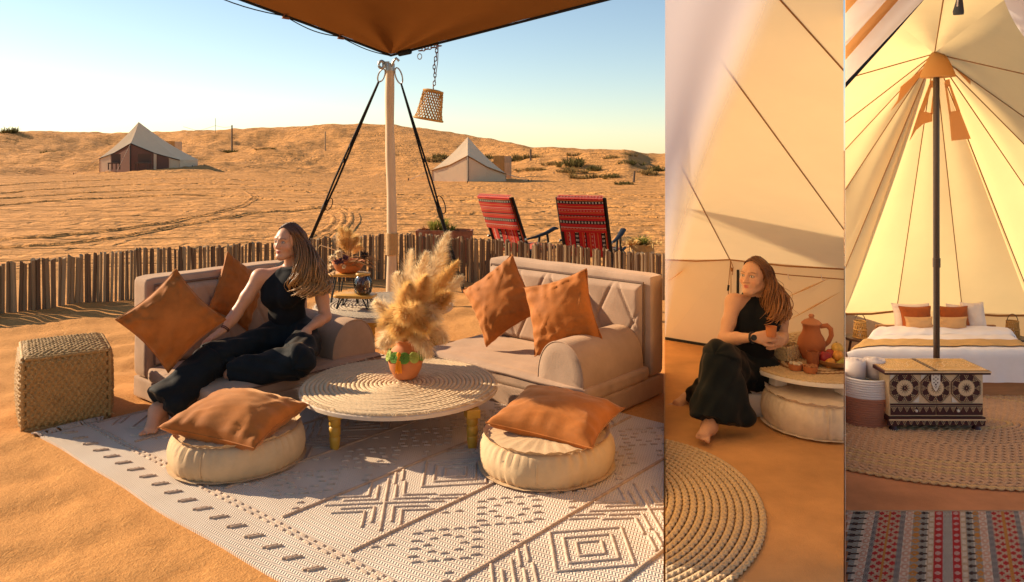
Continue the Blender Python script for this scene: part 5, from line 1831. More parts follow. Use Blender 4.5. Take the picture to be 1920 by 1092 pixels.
def lounge_chair(label, c, face, wdt, lean=0.42):
    t = thing('reclining_chair', label, 'chair', c, group='striped chairs beyond the fence')
    f = V(math.sin(face), math.cos(face), 0)        # the way the sitter looks
    r_ = V(f.y, -f.x, 0)
    M_ = Matrix.Translation(c) @ Matrix(((r_.x, f.x, 0), (r_.y, f.y, 0), (0, 0, 1))).to_4x4()
    s0, s1 = V(0, -0.08, 0.30), V(0, -0.08 - 0.84 * math.sin(lean), 0.30 + 0.84 * math.cos(lean))
    def pad(name, a, b, mat, thick, off):
        n1, n2 = 14, 24
        d = (b - a).normalized()
        nn = V(1, 0, 0).cross(d).normalized()
        def fn(u, v):
            x = (u - .5) * wdt
            q = a.lerp(b, v) + V(x, 0, 0)
            puff = thick * (1 - abs(2 * u - 1) ** 4) * (1 - abs(2 * v - 1) ** 6) * (1 + 0.3 * math.sin(v * 12))
            return q + nn * (off + puff)
        mb = MB().grid(fn, n1, n2, M_)
        o = mb.build(name, mat, t, smooth=180)
        uv_grid(o, n1, n2)
        mb2 = MB().grid(lambda u, v: fn(u, v) - nn * (2 * (thick * (1 - abs(2 * u - 1) ** 4) * (1 - abs(2 * v - 1) ** 6)) + 0.012), n1, n2, M_)
        o2 = mb2.build(name, mat, t, smooth=180)
        uv_grid(o2, n1, n2)
    pad('back_pad', s0, s1, KIL_L, 0.028, 0.0)
    pad('seat_pad', V(0, 0.48, 0.38), V(0, -0.06, 0.31), KIL_L, 0.03, 0.02)
    d = (s1 - s0)
    # hood folded over the upper half of the back
    nn = V(1, 0, 0).cross(d.normalized()).normalized()
    if nn.y > 0:
        nn = -nn
    def hood(u, v):
        x = (u - .5) * (wdt * 1.03)
        q = s0.lerp(s1, 0.46 + 0.56 * v)
        return q + V(x, 0, 0) + nn * (0.05 + 0.012 * (1 - abs(2 * u - 1) ** 6) + 0.006 * noise.noise(V(u * 4, v * 5, 1)))
    mb = MB().grid(hood, 16, 24, M_)
    o = mb.build('hood', KIL_B, t, smooth=180)
    uv_grid(o, 16, 24)
    mb = MB().grid(lambda u, v: s1 + d.normalized() * 0.02 + V((u - .5) * wdt * 1.03, 0, 0) + nn * (0.055 - 0.11 * v) + d.normalized() * 0.02 * math.sin(v * math.pi), 16, 6, M_)
    o = mb.build('hood', KIL_B, t, smooth=180)
    uv_grid(o, 16, 6)
    for sx in (-1, 1):
        x = sx * (wdt / 2 + 0.02)
        dn = d.normalized()
        MB().tube([M_ @ (s0 + V(x, 0, 0) - dn * 0.30), M_ @ (s0.lerp(s1, .5) + V(x, 0, 0)), M_ @ (s1 + V(x, 0, 0) + dn * 0.01)], 0.024, 8, flat=0.7).build('back_rail', BLK, t)
        arm = [V(x + sx * .03, -0.20, 0.50), V(x + sx * .035, 0.0, 0.52), V(x + sx * .035, 0.22, 0.56), V(x + sx * .03, 0.40, 0.615), V(x + sx * .03, 0.46, 0.605)]
        MB().tube([M_ @ p for p in arm], [0.016, 0.03, 0.038, 0.042, 0.024], 10, flat=0.6).build('armrest', BLK, t)
        MB().tube([M_ @ V(x + sx * .03, 0.08, 0.52), M_ @ V(x + sx * .03, 0.0, 0.05)], 0.017, 6).build('strut', BLK, t)
        MB().tube([M_ @ V(x + sx * .03, 0.24, 0.55), M_ @ V(x + sx * .03, 0.34, 0.05)], 0.017, 6).build('strut', BLK, t)
        MB().tube([M_ @ V(x + sx * .02, 0.55, 0.36), M_ @ V(x + sx * .02, -0.1, 0.28), M_ @ V(x + sx * .02, -0.4, 0.04)], 0.02, 6).build('side_rail', BLK, t)
        MB().tube([M_ @ V(x, 0.5, 0.34), M_ @ V(x, 0.56, 0.0)], 0.02, 6).build('leg', BLK, t)
        MB().lathe([(0.0, 0.012), (0.02, 0.01), (0.022, 0.0)], 10, M_ @ Matrix.Translation((x + sx * 0.035, -0.2, 0.5)) @ Matrix.Rotation(R(90) * sx, 4, 'Y')).build('bolt', STEEL, t)
lounge_chair('black framed chair with red striped cloth, left of the pair beyond the fence', V(0.07, 11.05, -0.05), R(44), 0.60)
lounge_chair('black framed chair with red striped cloth, right of the pair beside the straw basket', V(1.02, 10.3, -0.02), R(22), 0.58)

def planters():
    CL = plain('worn_clay', (0.30, 0.115, 0.055), 0.85, 0, 0.2, 0.35, 12, 0.5)
    c = P(834, 447, 11.6)
    c.z = 0
    t = thing('trough_planter', 'long worn clay trough with grassy plants behind the stick fence', 'planter', c)
    zt = P(0, 431, 11.6).z
    w = 0.82
    a = [(-w / 2 * .9, -0.12), (w / 2 * .9, -0.12), (w / 2 * .9, 0.12), (-w / 2 * .9, 0.12)]
    b_ = [(x * 1.13, y * 1.25) for x, y in a]
    mb = MB()
    vs = [(x, y, 0) for x, y in a] + [(x, y, zt) for x, y in b_] + [(x * .9, y * .82, zt) for x, y in b_] + [(x * .9, y * .8, zt - 0.06) for x, y in b_]
    fs = [(3, 2, 1, 0)] + [(i, (i + 1) % 4, 4 + (i + 1) % 4, 4 + i) for i in range(4)] + [(4 + i, 4 + (i + 1) % 4, 8 + (i + 1) % 4, 8 + i) for i in range(4)] + [(8 + i, 8 + (i + 1) % 4, 12 + (i + 1) % 4, 12 + i) for i in range(4)] + [(12, 13, 14, 15)]
    mb.add(vs, fs, Matrix.Translation(c)).build('trough', CL, t, bevel=0.01, smooth=False)
    rr = random.Random(2)
    GRN = foliage_mat('planter_grass', (0.16, 0.17, 0.03), (0.33, 0.30, 0.06))
    RDY = foliage_mat('red_succulent', (0.22, 0.06, 0.03), (0.32, 0.12, 0.05))
    for (dx, h, n, sp, m_) in ((-0.16, 0.24, 110, 0.16, GRN), (-0.02, 0.26, 120, 0.2, GRN), (-0.3, 0.10, 60, 0.1, RDY), (0.2, 0.07, 60, 0.12, RDY), (0.34, 0.06, 40, 0.08, RDY), (0.1, 0.14, 60, 0.14, GRN)):
        mb = MB()
        blades(mb, c + V(dx, 0, zt - 0.04), n, h, sp, 0.006, rr, 0.5)
        mb.build('plant', m_, t, smooth=False)
    c = P(1203, 474, 10.2)
    c.z = 0.0
    t = thing('straw_basket', 'straw basket of dry yellow leaves on the sand right of the striped chairs', 'planter', c)
    zt = P(0, 458, 10.2).z
    MB().lathe([(0.0, 0.0), (0.12, 0.0), (0.17, zt * .6), (0.16, zt), (0.15, zt), (0.0, zt - 0.05)], 20, Matrix.Translation(c)).build('basket', STRAW, t)
    for (dx, h, n, m_) in ((-0.1, 0.14, 90, PAMP), (0.06, 0.10, 80, PAMP), (0.0, 0.16, 60, GRN)):
        mb = MB()
        blades(mb, c + V(dx, 0, zt - 0.03), n, h, 0.2, 0.012, rr, 0.7)
        mb.build('leaves', m_, t, smooth=False)
    for k in range(8):
        a = rr.uniform(0, 6.28)
        p = c + V(0.14 * math.cos(a), 0.14 * math.sin(a), zt)
        MB().grid(lambda u, v: p + V(math.cos(a), math.sin(a), 0.3 - v * .5) * 0.13 * u + V(-math.sin(a), math.cos(a), 0.4) * 0.09 * (v - .5) * math.sin(math.pi * min(1, u + .15)), 5, 5).build('dry_leaf', PAMP, t)
planters()
# ------------------------------------------------------------------ people: bodies grown as one surface from a distance field
class Field:
    def __init__(s):
        s.p = []
    def cone(s, a, b, ra, rb, k=0.02, cap=None):
        a, b = np.array(a, float), np.array(b, float)
        r = max(ra, rb) + k
        lo, hi = np.minimum(a, b) - r, np.maximum(a, b) + r
        ba = b - a
        L2 = max(1e-12, ba @ ba)
        def f(P_):
            d = P_ - a
            h = np.clip(d @ ba / L2, 0, 1)
            r_ = np.linalg.norm(d - h[:, None] * ba, axis=1) - (ra + (rb - ra) * h)
            return r_ if cap is None else np.maximum(r_, (P_ - cap[0]) @ cap[1])
        s.p.append((f, lo, hi, k, 1))
        return s
    def path(s, pts, rs, k=0.02):
        for i in range(len(pts) - 1):
            s.cone(pts[i], pts[i + 1], rs[i], rs[i + 1], k)
        return s
    def ell(s, c, rad, rot=None, k=0.02, sub=False):
        c = np.array(c, float)
        rad = np.array(rad, float)
        M3 = np.array(rot, float) if rot is not None else np.eye(3)     # columns are the axes
        ext = np.abs(M3) @ rad + k
        def f(P_):
            q = (P_ - c) @ M3
            k0 = np.linalg.norm(q / rad, axis=1)
            k1 = np.linalg.norm(q / rad ** 2, axis=1) + 1e-9
            return k0 * (k0 - 1) / k1
        s.p.append((f, c - ext, c + ext, k, -1 if sub else 1))
        return s
    def mesh(s, h=0.005, post=None):
        lo = np.min([p[1] for p in s.p if p[4] > 0], 0) - 3 * h
        hi = np.max([p[2] for p in s.p if p[4] > 0], 0) + 3 * h
        n = np.ceil((hi - lo) / h).astype(int) + 1
        B = 28
        cells, quads = {}, []
        NY, NZ = n[1] + 4, n[2] + 4
        allid, allpos, allq = [], [], []
        def gid(i, j, k_):
            return (i * NY + j) * NZ + k_
        for bx in range(0, n[0], B):
            for by in range(0, n[1], B):
                for bz in range(0, n[2], B):
                    o = np.array([bx, by, bz])
                    l, u = lo + (o - 1) * h, lo + (o + B + 1) * h
                    ps = [p for p in s.p if np.all(p[1] <= u) and np.all(p[2] >= l)]
                    if not any(p[4] > 0 for p in ps):
                        continue
                    m = B + 3
                    ax = [lo[q] + (o[q] - 1 + np.arange(m)) * h for q in range(3)]
                    Gx, Gy, Gz = np.meshgrid(*ax, indexing='ij')
                    Pt = np.stack([Gx.ravel(), Gy.ravel(), Gz.ravel()], 1)
                    F_ = np.full(len(Pt), 0.3)
                    for f, l2, h2, k, op in ps:
                        idx = np.where(np.all((Pt >= l2 - h) & (Pt <= h2 + h), 1))[0]
                        if len(idx) == 0:
                            continue
                        d = f(Pt[idx])
                        cur = F_[idx]
                        if op > 0:
                            hh = np.maximum(k - np.abs(cur - d), 0) / k
                            F_[idx] = np.minimum(cur, d) - hh * hh * k * 0.25
                        else:
                            hh = np.maximum(k - np.abs(cur + d), 0) / k
                            F_[idx] = np.maximum(cur, -d) + hh * hh * k * 0.25
                    if post is not None:
                        F_ = post(Pt, F_)
                    F_ = F_.reshape(m, m, m)
                    S = F_ < 0
                    if S.all() or not S.any():
                        continue
                    # surface nets on the cells of this block
                    c8 = [(a, b, c) for a in (0, 1) for b in (0, 1) for c in (0, 1)]
                    cnt = sum(S[a:m - 1 + a, b:m - 1 + b, c:m - 1 + c].astype(np.int8) for a, b, c in c8)
                    act = (cnt > 0) & (cnt < 8)
                    I = np.argwhere(act)
                    if len(I) == 0:
                        continue
                    acc = np.zeros((len(I), 3))
                    num = np.zeros(len(I))
                    for a in range(8):
                        for b in range(a + 1, 8):
                            d = np.array(c8[b]) - np.array(c8[a])
                            if np.abs(d).sum() != 1:
                                continue
                            A = F_[tuple((I + c8[a]).T)]
                            Bv = F_[tuple((I + c8[b]).T)]
                            x = (A < 0) != (Bv < 0)
                            t = np.where(x, A / np.where(np.abs(A - Bv) < 1e-12, 1, A - Bv), 0)
                            acc += np.where(x[:, None], np.array(c8[a]) + t[:, None] * d, 0)
                            num += x
                    pos = lo + (o - 1 + I + acc / num[:, None]) * h
                    gI = I + o - 1 + 1
                    allid.append(gid(gI[:, 0], gI[:, 1], gI[:, 2]))
                    allpos.append(pos)
                    for q in range(3):
                        e = [0, 0, 0]
                        e[q] = 1
                        sl0 = [slice(1, 1 + B)] * 3
                        s0 = S[1:1 + B, 1:1 + B, 1:1 + B]
                        s1 = S[1 + e[0]:1 + B + e[0], 1 + e[1]:1 + B + e[1], 1 + e[2]:1 + B + e[2]]
                        E = np.argwhere(s0 != s1)
                        if len(E) == 0:
                            continue
                        fl = s0[tuple(E.T)]
                        g = E + 1 + o - 1 + 1
                        u_, v_ = (q + 1) % 3, (q + 2) % 3
                        du, dv = np.zeros(3, int), np.zeros(3, int)
                        du[u_], dv[v_] = 1, 1
                        qs = [g - du - dv, g - dv, g, g - du]
                        ids = np.stack([gid(z[:, 0], z[:, 1], z[:, 2]) for z in qs], 1)
                        ids[~fl] = ids[~fl][:, ::-1]
                        allq.append(ids)
        ids = np.concatenate(allid)
        pos = np.concatenate(allpos)
        uq, first = np.unique(ids, return_index=True)
        pos = pos[first]
        Q = np.concatenate(allq)
        Qi = np.searchsorted(uq, Q)
        Qi = np.clip(Qi, 0, len(uq) - 1)
        ok = (uq[Qi] == Q).all(1)
        return pos, Qi[ok]

def np3(v):
    return np.array((v[0], v[1], v[2]), float)
def unit(v):
    return v / np.linalg.norm(v)

def add_hand(Fd, wrist, d, nrm, side, curl, spread=0.10, sc=1.0, thumb_out=0.8, elbow=None):
    "d: along the hand, nrm: out of its back, side: +1 when the thumb lies towards d x nrm"
    w, d, nrm = np3(wrist), unit(np3(d)), np3(nrm)
    nrm = unit(nrm - d * (nrm @ d))
    t = np.cross(d, nrm) * side
    kn = []
    for i in range(4):
        off = (0.027 - 0.018 * i) * sc
        k_ = w + d * (0.082 - 0.004 * abs(i - 1) - 0.004 * (i == 3)) * sc + t * off
        kn.append(k_)
        Fd.cone(w + t * off * 0.55 + d * 0.008, k_, 0.0165 * sc, 0.0115 * sc, 0.014)
    Ls = (0.068, 0.076, 0.070, 0.054)
    for i in range(4):
        p = kn[i]
        L = Ls[i] * sc
        c0 = curl[i] if isinstance(curl, (tuple, list)) else curl
        ang = 0.0
        sp = spread * (1.2 - 0.85 * i)
        r = (0.0088, 0.0092, 0.0088, 0.0078)[i] * sc
        for j, (f, add) in enumerate(((0.44, 0.8), (0.31, 1.1), (0.25, 0.8))):
            ang += c0 * add
            v = unit(d * math.cos(ang) - nrm * math.sin(ang) + t * sp * math.cos(ang))
            q = p + v * L * f
            Fd.cone(p, q, r, r * 0.93, 0.0035)
            p, r = q, r * 0.93
    a = w + d * 0.018 * sc + t * 0.024 * sc
    v1 = unit(d * 0.72 + t * thumb_out - nrm * 0.30)
    b = a + v1 * 0.040 * sc
    v2 = unit(d * 0.95 + t * thumb_out * 0.45 - nrm * 0.35)
    c = b + v2 * 0.031 * sc
    e = c + unit(d * 1.0 + t * thumb_out * 0.15 - nrm * 0.40) * 0.024 * sc
    Fd.cone(w + t * 0.012, a, 0.018 * sc, 0.016 * sc, 0.014)
    Fd.cone(a, b, 0.0145 * sc, 0.0112 * sc, 0.010)
    Fd.cone(b, c, 0.0108 * sc, 0.0100 * sc, 0.004)
    Fd.cone(c, e, 0.0098 * sc, 0.0082 * sc, 0.004)

def add_foot(Fd, ankle, toe, sc=1.0, outer=1):
    "ankle joint and the tip of the big toe; the sole faces down"
    a, t = np3(ankle), np3(toe)
    f = t - a
    f[2] = 0
    L = np.linalg.norm(f)
    f = f / L
    up = np.array((0, 0, 1.0))
    r = np.cross(f, up) * outer
    z0 = min(a[2], t[2] + 0.10) - 0.0
    sole = t[2] - 0.008
    heel = a - f * 0.045 * sc
    heel[2] = sole + 0.030 * sc
    ball = t - f * 0.055 * sc
    ball[2] = sole + 0.020 * sc
    Fd.cone(a, heel, 0.036 * sc, 0.032 * sc, 0.03)
    Fd.cone(a + f * 0.01, ball + r * 0.012 + up * 0.006, 0.036 * sc, 0.019 * sc, 0.04)
    Fd.cone(heel, ball + r * 0.03, 0.026 * sc, 0.018 * sc, 0.03)
    Fd.cone(a + f * .02, ball + r * 0.045 - f * .01, 0.028 * sc, 0.015 * sc, 0.03)
    for i in range(5):
        b = ball + r * (0.0 + 0.0155 * i) * sc - f * (0.003 * i + (0.006 if i > 2 else 0))
        e = b + f * (0.048 - 0.0045 * i - (0.004 if i else 0)) * sc
        b[2], e[2] = sole + 0.016, sole + 0.010
        rr_ = (0.0115, 0.0085, 0.008, 0.0075, 0.007)[i] * sc
        Fd.cone(b, e, rr_ * 1.05, rr_, 0.006)

def head_frame(fwd, up):
    f = Vector(fwd).normalized()
    u = Vector(up)
    u = (u - f * u.dot(f)).normalized()
    r = f.cross(u)
    return Matrix((r, f, u)).transposed()          # columns right, forward, up
def add_head(Fd, c, M3):
    A = np.array(M3)
    c = np3(c)
    def W(x, y, z):
        return c + A @ np.array((x, y, z))
    Fd.ell(W(0, -0.012, 0.034), (0.074, 0.094, 0.082), A, 0.02)
    Fd.ell(W(0, 0.028, 0.000), (0.060, 0.066, 0.085), A, 0.03)
    Fd.cone(W(0, 0.040, -0.040), W(0, 0.068, -0.085), 0.045, 0.023, 0.03)
    for s_ in (-1, 1):
        Fd.cone(W(s_ * 0.050, -0.005, -0.050), W(s_ * 0.018, 0.062, -0.085), 0.024, 0.018, 0.03)      # jaw
        Fd.ell(W(s_ * 0.040, 0.060, -0.022), (0.022, 0.018, 0.018), A, 0.03)                          # cheek
        Fd.cone(W(s_ * 0.016, 0.089, 0.032), W(s_ * 0.046, 0.074, 0.030), 0.008, 0.008, 0.02)          # brow
    for s_ in (-1, 1):
        Fd.ell(W(s_ * 0.031, 0.098, 0.012), (0.019, 0.014, 0.011), A, 0.014, sub=True)
        Fd.ell(W(s_ * 0.031, 0.0755, 0.012), (0.0140, 0.0130, 0.0115), A, 0.004)                      # eyeball with lids
    Fd.cone(W(0, 0.090, 0.018), W(0, 0.109, -0.020), 0.0075, 0.0100, 0.012)
    for s_ in (-1, 1):
        Fd.ell(W(s_ * 0.012, 0.099, -0.024), (0.009, 0.010, 0.008), A, 0.008)
    Fd.ell(W(0, 0.0880, -0.0475), (0.022, 0.0085, 0.0045), A, 0.008)
    Fd.ell(W(0, 0.0865, -0.0570), (0.019, 0.0090, 0.0055), A, 0.008)
    Fd.ell(W(0, 0.088, -0.086), (0.016, 0.012, 0.012), A, 0.02)
    for s_ in (-1, 1):
        Fd.ell(W(s_ * 0.073, -0.012, 0.000), (0.009, 0.018, 0.030), A, 0.008)
SKIN = tinted('skin', 0.48, 120, 0.10, 0.15, 0.35, 0.12, 0.10)
SKC = (0.56, 0.285, 0.165)
def skin_tints(pos, c, M3, base):
    A = np.array(M3)
    L = (pos - np3(c)) @ A
    col = np.tile(np.array(base), (len(pos), 1))
    near = np.linalg.norm(L, axis=1) < 0.14
    def paint(cx, cy, cz, rx, ry, rz, rgb, soft=0.35, amt=1.0):
        d = np.sqrt(((L[:, 0] - cx) / rx) ** 2 + ((L[:, 1] - cy) / ry) ** 2 + ((L[:, 2] - cz) / rz) ** 2)
        w = np.clip((1 - d) / soft, 0, 1) * near * amt
        col[:] = col * (1 - w[:, None]) + np.array(rgb) * w[:, None]
    for s_ in (-1, 1):
        paint(s_ * 0.042, 0.07, -0.022, 0.035, 0.05, 0.028, (0.58, 0.22, 0.13), 1.0, 0.6)
        paint(s_ * 0.031, 0.082, 0.012, 0.0185, 0.03, 0.0105, (0.07, 0.03, 0.02), 0.35, 0.85)
        paint(s_ * 0.031, 0.088, 0.0115, 0.0135, 0.014, 0.0062, (0.72, 0.66, 0.60), 0.3)
        paint(s_ * 0.031, 0.090, 0.0118, 0.0064, 0.012, 0.0066, (0.035, 0.018, 0.010), 0.3)
        for q in range(6):
            u = q / 5
            paint(s_ * (0.014 + 0.036 * u), 0.085, 0.0315 + 0.007 * math.sin(u * 2.3) - 0.003 * u, 0.008, 0.03, 0.0040, (0.10, 0.045, 0.022), 0.6, 0.85)
    paint(0, 0.09, -0.0475, 0.023, 0.022, 0.0062, (0.42, 0.085, 0.070), 0.4, 0.9)
    paint(0, 0.09, -0.0575, 0.020, 0.022, 0.0072, (0.46, 0.10, 0.080), 0.4, 0.9)
    paint(0, 0.095, -0.0525, 0.022, 0.02, 0.0016, (0.16, 0.03, 0.028), 0.5, 0.9)
    for s_ in (-1, 1):
        paint(s_ * 0.007, 0.105, -0.0315, 0.0045, 0.008, 0.0032, (0.16, 0.06, 0.04), 0.6, 0.8)
    return col
def mesh_obj(name, pos, quads, mat, parent, cols=None, smooth_iter=0, clip=None):
    mb = MB()
    mb.v = pos.tolist()
    mb.f = quads.tolist()
    if clip is None and cols is not None:
        mb.c = cols.tolist()
    return mb.build(name, mat, parent, smooth=180, clip=clip)
def laplace(pos, quads, it=2, lam=0.5):
    e = np.concatenate([quads[:, [0, 1]], quads[:, [1, 2]], quads[:, [2, 3]], quads[:, [3, 0]]])
    for _ in range(it):
        acc = np.zeros_like(pos)
        cnt = np.zeros(len(pos))
        for a, b in ((0, 1), (1, 0)):
            np.add.at(acc, e[:, a], pos[e[:, b]])
            np.add.at(cnt, e[:, a], 1)
        pos = pos * (1 - lam) + lam * acc / np.maximum(cnt, 1)[:, None]
    return pos
def normals(pos, quads):
    n = np.cross(pos[quads[:, 2]] - pos[quads[:, 0]], pos[quads[:, 3]] - pos[quads[:, 1]])
    out = np.zeros_like(pos)
    for k in range(4):
        np.add.at(out, quads[:, k], n)
    return out / np.maximum(np.linalg.norm(out, axis=1), 1e-9)[:, None]
def wrinkle(pos, quads, axis_pts, amp, freq, seed, around=3.0):
    "folds that run along a limb (axis_pts) with some cross creases"
    nr = normals(pos, quads)
    rr = random.Random(seed)
    d = np.zeros(len(pos))
    best = np.full(len(pos), 9.0)
    for (a, b) in axis_pts:
        a, b = np3(a), np3(b)
        ba = b - a
        h = np.clip((pos - a) @ ba / (ba @ ba), 0, 1)
        v = pos - a - h[:, None] * ba
        dist = np.linalg.norm(v, axis=1)
        bx = unit(np.cross(ba, (0.3, 0.2, 0.9)))
        by = np.cross(unit(ba), bx)
        ang = np.arctan2(v @ by, v @ bx)
        s = h * np.linalg.norm(ba)
        p1, p2, p3 = (rr.uniform(0, 6) for _ in range(3))
        w = np.sin(ang * around + s * freq + p1 + 1.3 * np.sin(s * freq * 0.7 + p2)) * 0.7 + np.sin(ang * (around * 2 + 1) - s * freq * 1.6 + p3) * 0.45 + 0.5 * np.sin(s * freq * 2.2 + 1.5 * np.sin(ang + p2) + p3)
        up = dist < best
        d = np.where(up, w, d)
        best = np.minimum(best, dist)
    return pos + nr * (d * amp)[:, None]

def hair_mat():
    m = N('brown_hair')
    t = m.tint()
    g = m.noise(220, 3, 0.6, m.mapping((1, 1, 0.25)))
    c = m.mix(1.0, t, m.ramp(g, [(0.25, (0.55, 0.5, 0.45)), (0.75, (1.25, 1.2, 1.1))]), 'MULTIPLY')
    b = m.bump(g, 0.5, 0.004)
    x = m.principled(c, 0.42, b, 0, 0.45)
    return m.done(x)
HAIR = hair_mat()
def hair(parent, c, M3, guides, nlock, seed, rad=0.0046, base=(0.085, 0.034, 0.013), tip=(0.36, 0.19, 0.065), wave=0.016, fly=90, capb=(0.075, 0.030, 0.012), face_cut=None):
    "cap of hair over the skull plus locks blended between guide curves (world points)"
    rr = random.Random(seed)
    A = Matrix(M3)
    c = Vector(c)
    mb = MB()
    # cap: patches of the skull that are not the face
    n1, n2 = 44, 60
    vs, cols, keep = [], [], []
    for i in range(n1 + 1):
        th = math.pi * i / n1
        for j in range(n2 + 1):
            ph = 2 * math.pi * j / n2
            x, y, z = math.sin(th) * math.sin(ph), math.sin(th) * math.cos(ph), math.cos(th)
            g = 1 + 0.018 * math.sin(ph * 23 + 5 * z) * math.sin(th)
            vs.append(c + A @ V(x * 0.082 * g, -0.014 + y * 0.102 * g, 0.036 + z * 0.092 * g))
            lim = 0.60 if z > 0.55 else 0.42
            keep.append((y < 0.66 - 1.15 * max(0, 0.62 - z)) and z > -0.55)
            cols.append(mul(capb, 1 + 0.5 * noise.noise(V(ph * 6, th * 2, 1))))
    fs = []
    for i in range(n1):
        for j in range(n2):
            q = (i * (n2 + 1) + j, i * (n2 + 1) + j + 1, (i + 1) * (n2 + 1) + j + 1, (i + 1) * (n2 + 1) + j)
            if all(keep[k] for k in q):
                fs.append(q[::-1])
    mb.v = [tuple(v) for v in vs]
    mb.f = fs
    mb.c = list(cols)
    G_ = [[Vector(p) for p in g] for g in guides]
    K = 30
    def res(g, s):
        q = s * (len(g) - 1)
        i = min(len(g) - 2, int(q))
        f = q - i
        p0, p1, p2, p3 = g[max(i - 1, 0)], g[i], g[i + 1], g[min(i + 2, len(g) - 1)]
        return 0.5 * ((2 * p1) + (p2 - p0) * f + (2 * p0 - 5 * p1 + 4 * p2 - p3) * f * f + (3 * p1 - p0 - 3 * p2 + p3) * f ** 3)
    for k in range(nlock):
        t = (k + rr.uniform(-.5, .5)) / nlock * (len(G_) - 1)
        t = max(0, min(len(G_) - 1.001, t))
        i = int(t)
        f = t - i
        end = rr.uniform(0.84, 1.0)
        dep = rr.uniform(-1, 1)
        if k % 13 == 0:
            ph0, fr0 = rr.uniform(0, 6.28), rr.uniform(1.8, 3.0)
        thin = k % 9 == 0
        ph, fr = ph0 + rr.uniform(-.35, .35), fr0 * rr.uniform(.95, 1.05)
        jit = V(rr.gauss(0, 1), rr.gauss(0, 1), rr.gauss(0, .4)) * (0.018 if thin else 0.011)
        pts, rs = [], []
        shade = rr.uniform(0.7, 1.35)
        for q in range(K + 1):
            s = q / K * end
            p = res(G_[i], s).lerp(res(G_[i + 1], s), f)
            grow = min(1, max(0, (s - 0.15) / 0.4))
            p = p + jit * (0.3 + grow)
            aw = wave * grow * (0.25 + 1.1 * s * s)
            p = p + V(math.cos(ph), math.sin(ph), 0) * aw * math.sin(s * 6.28 * fr + ph) + V(-math.sin(ph), math.cos(ph), .2) * aw * 0.8 * math.cos(s * 6.28 * fr + ph)
            pts.append(p)
            rs.append(rad * (0.55 + 0.6 * math.sin(math.pi * min(1, s * 0.9 + 0.15))) * rr.uniform(0.92, 1.08) * (0.3 if q == K else 1) * (0.32 if thin else 1))
        n0 = len(mb.v)
        mb.tube(pts, rs, 6, flat=0.62)
        for q in range(K + 1):
            s = q / K
            w = max(0, min(1, (s - 0.35) / 0.55))
            cc = tuple((base[z] * (1 - w) + tip[z] * w) * shade for z in range(3))
            mb.c += [cc] * 6
    return mb.build('hair', HAIR, parent, smooth=180)

